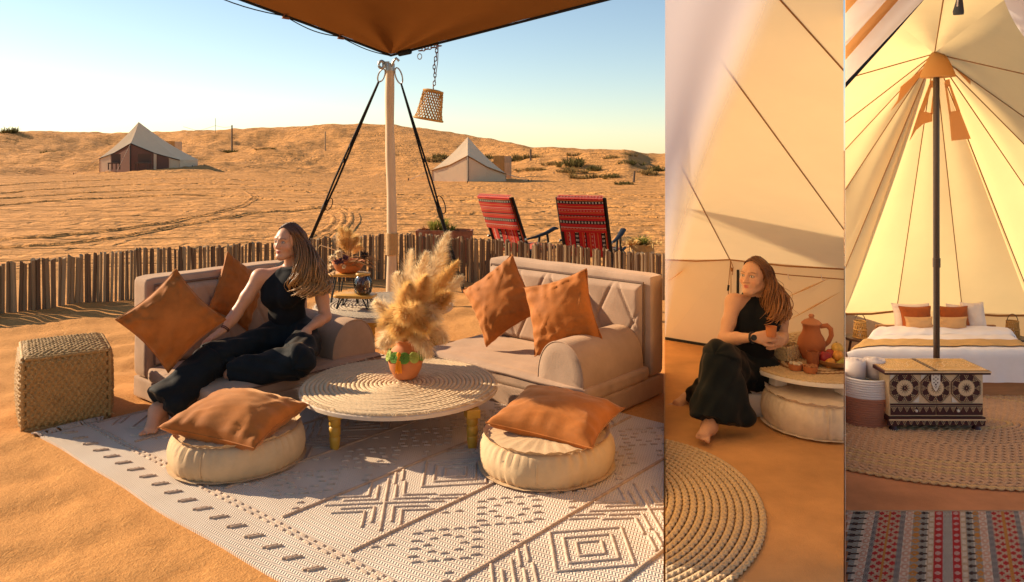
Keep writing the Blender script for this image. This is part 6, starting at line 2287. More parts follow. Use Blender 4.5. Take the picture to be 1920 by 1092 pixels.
BLACKTOP = cloth('black_jersey', (0.007, 0.008, 0.010), 0.25, 8, 0, 0, 0.85, 0.08, 200, 0.2)
BLACKPANT = cloth('black_teal_cotton', (0.007, 0.010, 0.012), 0.3, 5, 0, 0, 0.8, 0.12, 90, 0.3)
def woman(label, J, skin, seed, guides, capargs):
    t = thing('person', label, 'person', J['base'])
    M3 = head_frame(J['fwd'], J['up'])
    Fd = Field()
    add_head(Fd, J['head'], M3)
    nk, ch, wa, pe = np3(J['neck']), np3(J['chest']), np3(J['waist']), np3(J['pelvis'])
    skull = np3(J['head']) + np.array(M3) @ np.array((0, -0.025, -0.07))
    Fd.cone(skull, nk, 0.046, 0.050, 0.02)
    T3 = np.array(J['torso'])            # columns: across (to her left), front, up
    ac, fr, up = T3[:, 0], T3[:, 1], T3[:, 2]
    Fd.ell(ch, (0.135, 0.095, 0.15), T3, 0.04)
    Fd.ell(wa, (0.112, 0.085, 0.13), T3, 0.05)
    Fd.ell(pe, (0.16, 0.12, 0.11), T3, 0.05)
    for s_, nm in ((1, 'L'), (-1, 'R')):
        sh, el, wr = np3(J['sh' + nm]), np3(J['el' + nm]), np3(J['wr' + nm])
        Fd.cone(nk + up * -0.02, sh, 0.040, 0.043, 0.03)
        Fd.cone(ch + up * 0.05 + ac * s_ * 0.06, sh, 0.066, 0.043, 0.035)
        Fd.cone(sh, sh * .45 + el * .55, 0.049, 0.042, 0.03)
        Fd.cone(sh * .45 + el * .55, el, 0.042, 0.036, 0.02)
        Fd.cone(el, el * .6 + wr * .4, 0.038, 0.036, 0.02)
        Fd.cone(el * .6 + wr * .4, wr, 0.036, 0.0225, 0.02)
        Fd.ell(ch + ac * s_ * 0.066 + fr * 0.088 - up * 0.010, (0.056, 0.050, 0.056), T3, 0.04)
        h = J['hand' + nm]
        add_hand(Fd, wr + unit(np3(h['d'])) * 0.012, h['d'], h['n'], h['side'], h['curl'], h.get('spread', .1), 0.95, h.get('thumb', .8))
        hp, kn, an = np3(J['hip' + nm]), np3(J['kn' + nm]), np3(J['an' + nm])
        Fd.cone(hp, kn, 0.088, 0.058, 0.04)
        Fd.cone(kn, kn * .65 + an * .35, 0.055, 0.052, 0.03)
        Fd.cone(kn * .65 + an * .35, an, 0.052, 0.036, 0.02)
        if J.get('toe' + nm) is not None:
            add_foot(Fd, an, J['toe' + nm], 0.98, J['out' + nm])
    pos, q = Fd.mesh(0.0042)
    cols = skin_tints(pos, J['head'], M3, skin)
    # nails and rosy toes / fingertips stay the skin's own colour
    mesh_obj('body', pos, q, SKIN, t, cols)
    # sleeveless top, high at the neck
    Tp = Field()
    Tp.ell(ch, (0.143, 0.104, 0.155), T3, 0.04)
    Tp.ell(wa, (0.121, 0.094, 0.14), T3, 0.05)
    Tp.cone(wa, pe, 0.10, 0.115, 0.05)
    for s_ in (1, -1):
        Tp.ell(ch + ac * s_ * 0.066 + fr * 0.090 - up * 0.010, (0.062, 0.056, 0.062), T3, 0.05)
        Tp.cone(ch + up * 0.06 + ac * s_ * 0.07 + fr * 0.02, nk + ac * s_ * 0.058 - up * 0.015 + fr * 0.008, 0.088, 0.058, 0.04)
        Tp.cone(nk - up * 0.06, nk + up * 0.05, 0.085, 0.060, 0.03)
    cutp = nk + up * 0.018 + fr * 0.03
    cn = unit(up * 0.95 + fr * 0.22)
    pos, q = Tp.mesh(0.0055, lambda P_, F_: np.maximum(F_, (P_ - cutp) @ cn))
    pos = wrinkle(pos, q, [(pe, ch)], 0.0028, 26, seed, 2.0)
    mesh_obj('top', pos, q, BLACKTOP, t)
    # wide trousers
    Pn = Field()
    Pn.ell(pe, (0.178, 0.140, 0.125), T3, 0.05)
    Pn.cone(pe, wa - up * 0.06, 0.125, 0.108, 0.05)
    axes = []
    for nm in ('L', 'R'):
        hp, kn, an = np3(J['hip' + nm]), np3(J['kn' + nm]), np3(J['an' + nm])
        hem = kn + (an - kn) * J.get('hem' + nm, 0.9)
        Pn.cone(hp, kn, 0.112, 0.092, 0.05)
        cap = (hem, unit(an - kn))
        Pn.cone(kn, hem, 0.090, J.get('wide' + nm, 0.115), 0.05, cap)
        for dv in J.get('flare' + nm, ()):
            Pn.cone(kn, hem + np3(dv), 0.075, 0.062, 0.05, cap)
        axes += [(hp, kn), (kn, hem)]
    floor_z = J.get('cut')
    def post(P_, F_):
        if floor_z is not None:
            F_ = np.maximum(F_, floor_z - P_[:, 2])
        return F_
    pos, q = Pn.mesh(0.007, post)
    pos = laplace(pos, q, 2)
    pos = wrinkle(pos, q, axes, 0.0085, 17, seed + 5, 3.0)
    pos = wrinkle(pos, q, axes, 0.0018, 34, seed + 9, 5.0)
    pant = mesh_obj('trousers', pos, q, BLACKPANT, t)
    # waistband gathers and the drawstring with its pale tips
    b = MB()
    wc = wa - up * 0.085
    def wb(s):
        a = 6.2832 * s
        return Vector(wc + ac * 0.126 * math.cos(a) + fr * 0.103 * math.sin(a))
    b.ring(wb, lambda s: 0.011 * (1 + 0.22 * math.sin(s * 380)), 120, 6, 1.9)
    b.build('waistband', BLACKPANT, pant)
    f0 = Vector(wc + fr * 0.118)
    for s_ in (-1, 1):
        e = f0 + Vector(ac) * 0.028 * s_ + Vector(fr) * 0.05 - Vector(up) * (0.06 + 0.01 * s_)
        MB().tube([f0, f0.lerp(e, .5) + Vector(fr) * 0.012, e], 0.0035, 6).build('drawstring', BLACKPANT, pant)
        MB().tube([e, e + Vector(fr) * 0.004 - Vector(up) * 0.016], 0.0045, 6).build('drawstring_tip', plain('pale_metal', (0.7, 0.68, 0.62), 0.4, 0.3), pant)
    hair(t, J['head'], M3, guides, capargs.get('n', 110), seed, **{k: v for k, v in capargs.items() if k != 'n'})
    return t, M3

def W1():
    c = P(541, 455, 5.22)
    pel = P(548, 628, 5.30)
    ch = P(536, 548, 5.26)
    wa = P(538, 592, 5.27)
    up = (ch - pel).normalized()
    fr = V(-0.30, -0.92, -0.08)
    fr = (fr - up * fr.dot(up)).normalized()
    ac = fr.cross(up)          # her left is to the right of the picture
    ac = -ac if ac.x < 0 else ac
    T3 = Matrix((ac, fr, up)).transposed()
    J = dict(base=(pel.x, pel.y, 0.0), head=c, fwd=V(-0.45, -0.89, 0.0), up=V(0.06, 0.02, 1), neck=P(548, 500, 5.27), chest=ch, waist=wa, pelvis=pel, torso=T3,
             shR=P(487, 520, 5.22), elR=P(443, 588, 5.14), wrR=P(421, 618, 5.06),
             shL=P(598, 522, 5.30), elL=P(610, 594, 5.24), wrL=P(577, 617, 5.06),
             hipR=P(505, 640, 5.18), knR=P(402, 672, 4.86), anR=P(296, 770, 4.58), toeR=P(262, 816, 4.42),
             hipL=P(572, 640, 5.18), knL=P(556, 678, 4.80), anL=P(430, 702, 4.82), toeL=None, outR=-1, outL=1,
             hemR=0.90, wideR=0.118, hemL=0.95, wideL=0.09, flareR=((0.04, 0.09, 0.03), (0.10, -0.02, 0.02), (0.0, -0.05, 0.05)), flareL=((0.1, 0.0, -0.03),),
             handR=dict(d=V(-0.70, -0.45, -0.45), n=V(-0.35, -0.35, 0.85), side=1, curl=0.12, spread=0.08, thumb=0.9),
             handL=dict(d=V(-0.22, -0.25, -0.93), n=V(0.1, -0.95, 0.2), side=1, curl=0.16, spread=0.06, thumb=0.5))
    def H(pts):
        return [P(x, y, d) for x, y, d in pts]
    M3 = head_frame(J['fwd'], J['up'])
    def L(x, y, z):
        return c + M3 @ V(x, y, z)
    guides = [
        [L(0.0, 0.058, 0.116), L(-0.055, 0.048, 0.085), L(-0.082, 0.020, 0.02), P(556, 500, 5.12), P(556, 530, 5.08), P(552, 548, 5.07)],
        [L(0.0, 0.03, 0.128), L(-0.068, 0.018, 0.085), L(-0.094, -0.01, 0.01), P(570, 505, 5.12), P(572, 535, 5.08), P(566, 552, 5.08)],
        [L(0.0, 0.0, 0.132), L(-0.072, -0.02, 0.080), L(-0.098, -0.04, 0.0), P(583, 505, 5.14), P(588, 540, 5.10), P(582, 560, 5.10)],
        [L(0.0, -0.04, 0.128), L(-0.066, -0.06, 0.07), L(-0.085, -0.08, -0.02), P(592, 500, 5.16), P(602, 535, 5.14), P(600, 555, 5.13)],
        [L(0.0, -0.08, 0.11), L(-0.04, -0.112, 0.05), L(-0.05, -0.125, -0.03), P(598, 500, 5.22), P(612, 530, 5.20), P(612, 550, 5.18)],
        [L(0.02, -0.10, 0.08), L(0.03, -0.12, 0.02), L(0.03, -0.12, -0.06), P(590, 500, 5.34), P(604, 525, 5.34), P(606, 545, 5.30)],
    ]
    t, _ = woman('woman in a black sleeveless top and black trousers reclining on the left sofa outdoors', J, SKC, 21, guides, dict(n=420, wave=0.036, base=(0.10, 0.042, 0.016), tip=(0.44, 0.24, 0.085)))
    w = Vector(J['wrR'])
    d = (w - Vector(J['elR'])).normalized()
    a, b = d.orthogonal().normalized(), None
    b = d.cross(a)
    for k, m_ in ((0.000, 'bead'), (-0.010, 'bead')):
        MB().ring(lambda s: w + d * k + (a * math.cos(6.2832 * s) + b * math.sin(6.2832 * s)) * 0.0265, 0.0032, 24, 5).build('bracelet', plain('brown_cord', (0.10, 0.03, 0.02), 0.7), t)
W1()

def W2():
    c = P(1415, 520, 4.95)
    pel = P(1412, 694, 4.98)
    ch = P(1415, 612, 4.96)
    wa = P(1412, 654, 4.97)
    up = (ch - pel).normalized()
    fr = V(-0.25, -0.95, 0)
    fr = (fr - up * fr.dot(up)).normalized()
    ac = fr.cross(up)
    ac = -ac if ac.x < 0 else ac
    T3 = Matrix((ac, fr, up)).transposed()
    cupc = P(1446, 622, 4.60)
    J = dict(base=(pel.x, pel.y, 0.0), head=c, fwd=V(-0.74, -0.66, 0.05), up=V(0.03, 0.0, 1), neck=P(1424, 556, 5.0), chest=ch, waist=wa, pelvis=pel, torso=T3,
             shR=P(1376, 567, 4.94), elR=P(1358, 636, 4.80), wrR=P(1414, 633, 4.62),
             shL=P(1463, 569, 5.0), elL=P(1466, 632, 4.92), wrL=P(1466, 640, 4.72),
             hipR=P(1388, 700, 4.9), knR=P(1350, 672, 4.58), anR=P(1330, 800, 4.44), toeR=P(1327, 829, 4.28),
             hipL=P(1436, 704, 4.94), knL=P(1345, 726, 4.86), anL=P(1290, 750, 5.10), toeL=P(1252, 762, 5.03), outR=1, outL=-1,
             hemR=0.90, wideR=0.098, hemL=0.74, wideL=0.075, flareR=((0.20, 0.03, 0.0), (0.10, -0.03, 0.0), (-0.05, 0.03, 0.0)), flareL=((0.02, -0.03, -0.02),), cut=0.010,
             handR=dict(d=V(0.75, -0.12, 0.10), n=V(-0.1, -0.95, 0.25), side=1, curl=0.42, spread=0.04, thumb=0.6),
             handL=dict(d=V(-0.62, -0.62, 0.18), n=V(0.55, -0.60, -0.1), side=-1, curl=0.50, spread=0.04, thumb=0.6))
    M3 = head_frame(J['fwd'], J['up'])
    def L(x, y, z):
        return c + M3 @ V(x, y, z)
    guides = [
        [L(0.0, 0.058, 0.116), L(-0.055, 0.046, 0.085), L(-0.078, 0.012, 0.02), P(1434, 550, 4.90), P(1440, 585, 4.86), P(1440, 598, 4.86)],
        [L(0.0, 0.03, 0.128), L(-0.068, 0.018, 0.085), L(-0.092, -0.01, 0.01), P(1446, 550, 4.88), P(1450, 588, 4.86), P(1446, 606, 4.86)],
        [L(0.0, 0.0, 0.132), L(-0.072, -0.02, 0.080), L(-0.096, -0.04, 0.0), P(1455, 550, 4.90), P(1460, 588, 4.87), P(1457, 606, 4.88)],
        [L(0.0, -0.04, 0.128), L(-0.066, -0.06, 0.07), L(-0.085, -0.08, -0.02), P(1460, 548, 4.94), P(1468, 585, 4.92), P(1467, 600, 4.92)],
        [L(0.0, -0.08, 0.11), L(-0.04, -0.112, 0.05), L(-0.05, -0.125, -0.03), P(1462, 548, 5.0), P(1472, 575, 4.98), P(1470, 590, 4.96)],
        [L(0.02, -0.10, 0.08), L(0.03, -0.12, 0.02), L(0.03, -0.12, -0.06), P(1440, 556, 5.08), P(1456, 575, 5.08), P(1462, 590, 5.05)],
    ]
    t, _ = woman('woman in black holding a clay cup, sitting barefoot inside the cream tent', J, (0.60, 0.32, 0.19), 33, guides,
                 dict(n=420, base=(0.14, 0.050, 0.016), tip=(0.40, 0.17, 0.05), capb=(0.13, 0.045, 0.015), wave=0.027))
    w = Vector(J['wrR'])
    d = (w - Vector(J['elR'])).normalized()
    a = d.orthogonal().normalized()
    b = d.cross(a)
    o = MB().ring(lambda s: w - d * 0.012 + (a * math.cos(6.2832 * s) + b * math.sin(6.2832 * s)) * 0.0275, 0.006, 24, 5, 1.4).build('watch', plain('black_watch', (0.015, 0.013, 0.013), 0.4), t)
    f = V(0, -1, 0.2)
    MB().lathe([(0.0, 0.008), (0.016, 0.008), (0.018, 0.004), (0.018, 0.0)], 16, pose(w - d * 0.012 + f.normalized() * 0.027, f, d)).build('watch_case', bpy.data.materials['black_watch'], t)
    # the cup between her hands
    cu = thing('clay_cup', 'small clay cup held in both hands by the seated woman', 'cup', cupc)
    MB().lathe([(0.0, -0.030), (0.026, -0.030), (0.029, -0.024), (0.030, 0.0), (0.031, 0.026), (0.033, 0.030), (0.030, 0.030), (0.027, 0.0), (0.0, -0.024)], 28, Matrix.Translation(cupc)).build('body', TERRA, cu)
W2()
# ------------------------------------------------------------------ first tent: rug, table, pouf and what stands on the table
PALEJ = straw('pale_braid', (0.60, 0.42, 0.24), 150, 0.8, 0.4, 0.7)
WARMJ = straw('warm_braid', (0.50, 0.30, 0.15), 150, 0.8, 0.4, 0.7)
def braid_rug(name, label, fn, nring, w, z, clip, mats, seg=0.03, up=0.008):
    "concentric plaits; fn(i) -> closed curve t -> (x, y) and its length"
    c0, _ = fn(0)
    t = thing(name, label, 'rug', (c0(0.25)[0], c0(0.25)[1], z))
    for i in range(nring):
        cv, L = fn(i)
        n = max(20, int(L / seg))
        n -= n % 2
        mb = MB()
        for ph in (0, 1):            # two interlaced strands
            vs, fs = [], []
            N_ = n * 4
            pts = []
            for k in range(N_):
                s = k / N_
                x, y = cv(s)
                x2, y2 = cv((s + 1e-3) % 1)
                d = Vector((x2 - x, y2 - y, 0)).normalized()
                r_ = V(d.y, -d.x, 0)
                a = s * n * math.pi + ph * math.pi
                pts.append(V(x, y, z + up * (0.75 + 0.55 * math.cos(2 * a + ph * 0))) + r_ * (w * 0.24 * math.sin(a)))
            rr_ = w * 0.30
            mb.ring(lambda s: pts[int(round(s * N_)) % N_], rr_, N_, 5, up / rr_ * 0.8)
        m_ = mats[rnd.choice([0, 0, 1, 1, 1])] if len(mats) > 1 else mats[0]
        mb.build('braid', m_, t, smooth=180, clip=clip)
    return t
def oval(cx, cy, ax, a, b):
    def fn_i(i, w):
        A_, B_ = a - w * i, b - w * i
        def cv(s):
            q = 6.283185 * s
            u, v = A_ * math.cos(q), B_ * math.sin(q)
            return (cx + ax[0] * u - ax[1] * v, cy + ax[1] * u + ax[0] * v)
        return cv, math.pi * (A_ + B_)
    return fn_i
ov = oval(0.44, 3.58, (0.35, 0.937), 0.90, 0.665)
braid_rug('braided_rug', 'oval braided jute rug on the coir floor of the tent in the foreground', lambda i: ov(i, 0.033), 17, 0.033, 0.010, [KEEP_MID_A], [PALEJ, PALEJ], 0.034, 0.007)
WHITEP = plain('chalky_white_paint', (0.74, 0.66, 0.58), 0.6, 0, 0.3, 0.06)
T2 = V(1.905, 4.93, 0.006)
DKR = straw('brown_coil', (0.28, 0.13, 0.055), 120)
low_table('low_table', 'low white table with a coiled straw top beside the seated woman', T2, 0.415, 0.285,
          [(-0.29, -0.12), (-0.10, 0.30), (0.05, -0.30)], WHITEP, WHITEP, straw('straw_coil', (0.66, 0.46, 0.25), 120, 0.8, 0.35), 15, clip=[KEEP_MID_B], legr=0.034, dark=((6, 8), DKR), fringe=False)
floor_pouf('creased pale linen floor cushion pushed under the white table', V(1.80, 4.66, 0.008), 0.315, 0.185, 7, LINEN2, clip=[KEEP_MID_B], group='round linen floor cushions', dent=0.03)
floor_pouf('pale floor cushion the woman in the tent sits on', V(1.54, 5.02, 0.008), 0.26, 0.135, 8, cloth('grey_linen', (0.60, 0.56, 0.52), 0.12, 6), group='round linen floor cushions')
TZ2 = 0.006 + 0.285 + 0.008
def table_things():
    # woven box with its lid leaning behind
    WB = straw('palm_weave', (0.76, 0.58, 0.33), 140, 0.75, 0.4)
    a = G(1441, 668, TZ2)
    c = G(1472, 672, TZ2) + V(0.0, 0.05, 0)
    b = thing('woven_box', 'open square box of woven palm leaf on the white table', 'box', c)
    M_ = Matrix.Translation(c) @ Matrix.Rotation(R(38), 4, 'Z')
    w, d, h = 0.175, 0.175, 0.085
    mb = MB()
    for (cx, cy, sx, sy) in ((0, -d / 2, w, 0.010), (0, d / 2, w, 0.010), (-w / 2, 0, 0.010, d - 0.01), (w / 2, 0, 0.010, d - 0.01)):
        nx, nz = 12, 5
        for i in range(nx):
            for k in range(nz):
                L = max(sx, sy)
                f = (i + .5) / nx - .5
                pr = 0.0035 * (1 if (i + k) % 2 else -1)
                if sx > sy:
                    mb.box((cx + f * L, cy + pr * (1 if cy < 0 else -1), h * (k + .5) / nz), (L / nx * 0.98, 0.010, h / nz * 0.97), 0, M_)
                else:
                    mb.box((cx + pr, cy + f * L, h * (k + .5) / nz), (0.010, L / nx * 0.98, h / nz * 0.97), 0, M_)
    mb.build('woven_side', WB, b, smooth=False, kind='stuff')
    MB().box((0, 0, 0.006), (w - .012, d - .012, 0.008), 0, M_).build('bottom', WB, b, smooth=False)
    MB().box((0, 0, h * 0.62), (w - .014, d - .014, 0.01), 0, M_).build('lining', plain('dark_dates', (0.16, 0.09, 0.06), 0.6), b, smooth=False)
    lc = P(1489, 641, c.y + 0.09)
    l = thing('box_lid', 'woven palm leaf lid leaning between the open box and the clay jug', 'lid', lc)
    ML = pose(lc, V(-0.25, -0.55, 0.75), V(0.95, -0.2, 0.15))
    mb = MB()
    for i in range(9):
        for k in range(9):
            mb.box(((i - 4) * 0.019, (k - 4) * 0.016, 0.0022 * (1 if (i + k) % 2 else -1)), (0.0185, 0.0155, 0.008), 0, ML)
    mb.build('woven_top', WB, l, smooth=False, kind='stuff')
    for (cx, cy, sx, sy) in ((0, -.074, .172, .008), (0, .074, .172, .008), (-.086, 0, .008, .14), (.086, 0, .008, .14)):
        MB().box((cx, cy, -0.018), (sx, sy, 0.036), 0, ML).build('rim', WB, l, smooth=False)
    # jug
    c = G(1527, 676, TZ2) + V(0, 0.05, 0)
    j = thing('clay_jug', 'tall lidded terracotta jug with one handle on the white table', 'jug', c)
    s = 0.00335
    Mj = Matrix.Translation(c)
    CLAY = cloth('jug_clay', (0.50, 0.165, 0.060), 0.10, 12, 0, 0, 0.8, 0, 70, 0.15, 0.25)
    MB().lathe([(0.0, 0.0), (0.052, 0.0), (0.062, 0.015), (0.083, 0.06), (0.087, 0.09), (0.078, 0.13), (0.058, 0.165), (0.052, 0.19), (0.056, 0.215), (0.060, 0.222), (0.052, 0.222), (0.0, 0.215)], 40, Mj).build('body', CLAY, j)
    MB().lathe([(0.062, 0.220), (0.063, 0.226), (0.045, 0.243), (0.018, 0.255), (0.014, 0.262), (0.019, 0.272), (0.013, 0.282), (0.0, 0.284)], 32, Mj).build('lid', cloth('lid_clay', (0.58, 0.24, 0.11), 0.1, 12, 0, 0, 0.8), j)
    hp = [(0.055, 0.205), (0.095, 0.212), (0.118, 0.19), (0.122, 0.15), (0.105, 0.11), (0.080, 0.085)]
    a_ = R(-8)
    MB().tube([c + V(x * math.cos(a_), x * math.sin(a_), z) for x, z in hp], [0.012, 0.013, 0.013, 0.013, 0.013, 0.012], 10, flat=1.2).build('handle', CLAY, j)
    # beaker, two bowls of nuts
    c = G(1524, 687, TZ2)
    k = thing('clay_beaker', 'brown clay beaker standing in front of the jug', 'cup', c)
    MB().lathe([(0.0, 0.0), (0.032, 0.0), (0.036, 0.006), (0.036, 0.05), (0.038, 0.08), (0.037, 0.092), (0.033, 0.092), (0.032, 0.02), (0.0, 0.015)], 30, Matrix.Translation(c)).build('body', cloth('beaker_clay', (0.36, 0.12, 0.05), 0.15, 14, 0, 0, 0.7), k)
    rr = random.Random(6)
    for (px, py, lab, nut, nm) in ((1494, 695, 'small clay bowl of pale pistachios at the left on the white table', (0.70, 0.58, 0.40), 'pistachio'),
                                   (1522, 700, 'small clay bowl of brown almonds at the front of the white table', (0.42, 0.17, 0.06), 'almond')):
        c = G(px, py, TZ2) + V(0, 0.02, 0)
        k = thing('clay_bowl', lab, 'bowl', c, group='little clay bowls')
        MB().lathe([(0.0, 0.0), (0.036, 0.0), (0.041, 0.012), (0.043, 0.036), (0.038, 0.036), (0.034, 0.016), (0.0, 0.012)], 28, Matrix.Translation(c)).build('body', TERRA, k)
        nb = MB()
        for q in range(26):
            a, r_ = rr.uniform(0, 6.28), 0.034 * math.sqrt(rr.random())
            nb.lathe([(0.0, -1.4), (0.8, -0.7), (1, 0), (0.8, 0.7), (0.0, 1.4)], 7, Matrix.Translation(c + V(r_ * math.cos(a), r_ * math.sin(a), 0.034 + 0.005 * rr.random())) @ Matrix.Rotation(rr.uniform(0, 3), 4, V(rr.random(), rr.random(), .1)) @ Matrix.Scale(0.0072, 4))
        nb.build(nm, plain(nm + '_skin', nut, 0.6), k, kind='stuff')
    # fruit bowl cut by the tent wall
    c = G(1572, 690, TZ2) + V(0.005, 0.06, 0)
    MBW = wood('bowl_wood', (0.36, 0.17, 0.055), 0.5, 'X', 8)
    k = thing('fruit_bowl', 'shallow wooden bowl of fruit at the right edge of the white table', 'bowl', c)
    MB().lathe([(0.0, 0.0), (0.085, 0.0), (0.115, 0.018), (0.125, 0.042), (0.118, 0.042), (0.105, 0.02), (0.0, 0.01)], 40, Matrix.Translation(c)).build('body', MBW, k, clip=[KEEP_MID_B])
    def fruit(px, py, dd, r_, col, name, lab, sq=1.0):
        p = P(px, py, c.y + dd)
        o = thing(name, lab, 'fruit', p)
        prof = [(0.0, -1.0), (0.35, -0.95), (0.72, -0.72), (0.96, -0.28), (1.0, 0.05), (0.90, 0.48), (0.62, 0.80), (0.25, 0.95), (0.0, 0.90)]
        MM = Matrix.Translation(p) @ Matrix.Rotation(rr.uniform(-.4, .4), 4, 'X') @ Matrix.Rotation(rr.uniform(-.4, .4), 4, 'Y')
        MB().lathe([(q * r_, z * r_ * sq) for q, z in prof], 24, MM).build('flesh', plain(name + '_skin', col, 0.4, 0, 0.4, 0.25, 40, 0.15), o, clip=[KEEP_MID_B])
        st = MB().lathe([(0.12 * r_, 0.88 * r_ * sq), (0.16 * r_, 1.0 * r_ * sq), (0.08 * r_, 1.05 * r_ * sq)], 8, MM)
        st.build('stalk', plain('stalk_brown', (0.14, 0.07, 0.02), 0.8), o, clip=[KEEP_MID_B])
    fruit(1547, 671, -0.02, 0.040, (0.30, 0.018, 0.022), 'pomegranate', 'dark red pomegranate beside the clay beaker')
    fruit(1558, 666, 0.03, 0.038, (0.40, 0.05, 0.03), 'apple', 'red apple behind the pomegranate in the fruit bowl')
    fruit(1556, 681, -0.05, 0.034, (0.72, 0.30, 0.04), 'orange', 'orange at the front of the fruit bowl')
    fruit(1571, 668, 0.0, 0.036, (0.74, 0.33, 0.06), 'peach', 'pale orange peach in the middle of the fruit bowl')
    fruit(1570, 655, 0.03, 0.037, (0.66, 0.40, 0.08), 'mango', 'yellow mango on top of the fruit bowl', 1.15)
    p = P(1578, 680, c.y - 0.06)
    o = thing('banana', 'green and yellow banana lying at the right of the fruit bowl', 'fruit', p)
    MB().tube([p + V(-0.055, 0.0, -0.022), p + V(-0.02, -0.012, -0.006), p + V(0.02, -0.01, 0.02), p + V(0.05, 0.0, 0.06)], [0.006, 0.018, 0.018, 0.006], 8).build('flesh', plain('banana_skin', (0.42, 0.36, 0.07), 0.5, 0, 0.3, 0.4, 30), o, clip=[KEEP_MID_B])
table_things()

# ------------------------------------------------------------------ bell tent: rugs, bed, chest, bedside tables
def circ(cx, cy, a, b):
    return oval(cx, cy, (1, 0), a, b)
cv3 = circ(3.55, 6.55, 1.72, 1.30)
JB1 = straw('jute_braid_gold', (0.68, 0.42, 0.19), 120, 0.85, 0.45, 0.6)
JB2 = straw('jute_braid_rose', (0.64, 0.37, 0.20), 120, 0.85, 0.45, 0.6)
braid_rug('round_jute_rug', 'large round braided jute rug under the studded chest and bed', lambda i: cv3(i, 0.052), 25, 0.052, Z3 + 0.006, [KEEP_RIGHT], [JB1, JB2], 0.052, 0.009)
def striped_rug():
    "flat woven rug whose stripes run away from the door"
    y1, y0 = G3(1700, 962).y, 3.6
    xl_, xr_ = KB * y0 - 0.1, 4.6
    t = thing('striped_rug', 'colourful striped woven rug at the tent door with red, navy and cream bands', 'rug', (3.0, y1, Z3))
    sk = (1772 - CX) / F
    m = N('striped_weave')
    at = m.tint()
    g = m.noise(130, 3)
    c = m.mix(1.0, at, m.ramp(g, [(0.25, (0.72, 0.72, 0.72)), (0.7, (1.05, 1.05, 1.05))]), 'MULTIPLY')
    b = m.bump(m.wave(60, 'Y'), 0.5, 0.004)
    b = m.bump(g, 0.4, 0.003, b)
    mat = m.done(m.principled(c, 0.95, b, 0.1, 0.1))
    CR, RD, NV, GY, OR, TN, BK, PK = (0.80, 0.68, 0.56), (0.55, 0.02, 0.04), (0.04, 0.07, 0.12), (0.38, 0.37, 0.34), (0.66, 0.28, 0.07), (0.62, 0.46, 0.33), (0.018, 0.016, 0.028), (0.72, 0.42, 0.33)
    # px borders of the stripes along the far edge of the rug, from left to right
    S = [(1540, 'dots', OR), (1566, 'check', NV), (1575, 'ring', CR), (1600, 'fig', GY), (1628, 'ring', CR), (1642, 'check', NV), (1650, 'dots', TN), (1668, 'plain', OR), (1672, 'dots', TN), (1690, 'check', NV), (1699, 'ring', CR), (1714, 'oring', GY), (1728, 'fig', GY), (1742, 'lad', CR), (1753, 'redr', RD), (1768, 'check', GY),
         (1785, 'redr', RD), (1799, 'lad', CR), (1810, 'fig', GY), (1823, 'oring', GY), (1834, 'ring', CR), (1848, 'check', NV), (1858, 'dots', TN), (1876, 'plain', OR), (1882, 'dots', TN), (1900, 'check', NV), (1909, 'ring', CR), (1925, 'fig', GY), (1950, 'plain', OR), (1990, 'plain', TN)]
    d1 = y1
    mb = MB()
    ny = 150
    dy = (y1 - y0) / ny
    def px2x(px):
        return (px - CX) * d1 / F
    rr = random.Random(1)
    for k in range(len(S) - 1):
        p0, kind, col = S[k]
        p1 = S[k + 1][0]
        nx = 6
        x0, x1 = px2x(p0), px2x(p1)
        per = 0.070
        vs, fs, cs = [], [], []
        for i in range(ny):
            ya, yb = y1 - dy * i, y1 - dy * (i + 1) + 0.0
            for j in range(nx):
                a, b_ = x0 + (x1 - x0) * j / nx, x0 + (x1 - x0) * (j + 1) / nx
                u, v = (j + .5) / nx, ((i * dy) % per) / per
                c_ = col
                if kind == 'ring' and abs(math.hypot((u - .5) * 1.9, (v - .5) * 1.9) - .62) < .24:
                    c_ = PK
                elif kind == 'oring' and 0.2 < math.hypot((u - .5) * 1.9, (v - .5) * 2.2) < .85:
                    c_ = OR
                elif kind == 'check':
                    c_ = (0.55, 0.50, 0.46) if (j + int(i * dy / 0.012)) % 2 else col
                elif kind == 'dots':
                    ph = 0.0 if u < .5 else 0.5
                    c_ = RD if math.hypot(((u * 2) % 1 - .5) * 1.6, ((v + ph) % 1 - .5) * 2) < .62 else col
                elif kind == 'fig':
                    c_ = BK if (abs(v - .5) < (0.26 if .15 < u < .55 else 0.13) and .05 < u < .95) else (CR if u > .8 else col)
                elif kind == 'redr':
                    c_ = (0.66, 0.42, 0.38) if math.hypot((u - .5) * 1.8, (v - .5) * 2) < .55 else col
                elif kind == 'lad':
                    c_ = TN if (v < .3 or u < .12 or u > .88) else col
                n = len(vs)
                h = Z3 + 0.014 + 0.0015 * ((i + j) % 2)
                off = lambda y: (y - d1) * sk
                vs += [(a + off(ya), ya, h), (b_ + off(ya), ya, h), (b_ + off(yb), yb, h), (a + off(yb), yb, h)]
                fs.append((n, n + 3, n + 2, n + 1))
                cs += [mul(c_, rr.uniform(.85, 1.1))] * 4
        n0 = len(mb.v)
        mb.add(vs, fs)
        mb.c += cs
    # drop what lies beyond the tent wall
    keep = [f for f in mb.f if all(mb.v[i][0] > KB * mb.v[i][1] + 0.006 for i in f)]
    mb.f = keep
    mb.build('pile', mat, t, smooth=False)
    MB().tube([V(KB * d1 + .01, d1 - .004, Z3 + 0.010), V(px2x(1990), d1 - .004, Z3 + 0.010)], 0.010, 6).build('selvedge', cloth('selvedge', (0.4, 0.25, 0.15)), t)
striped_rug()

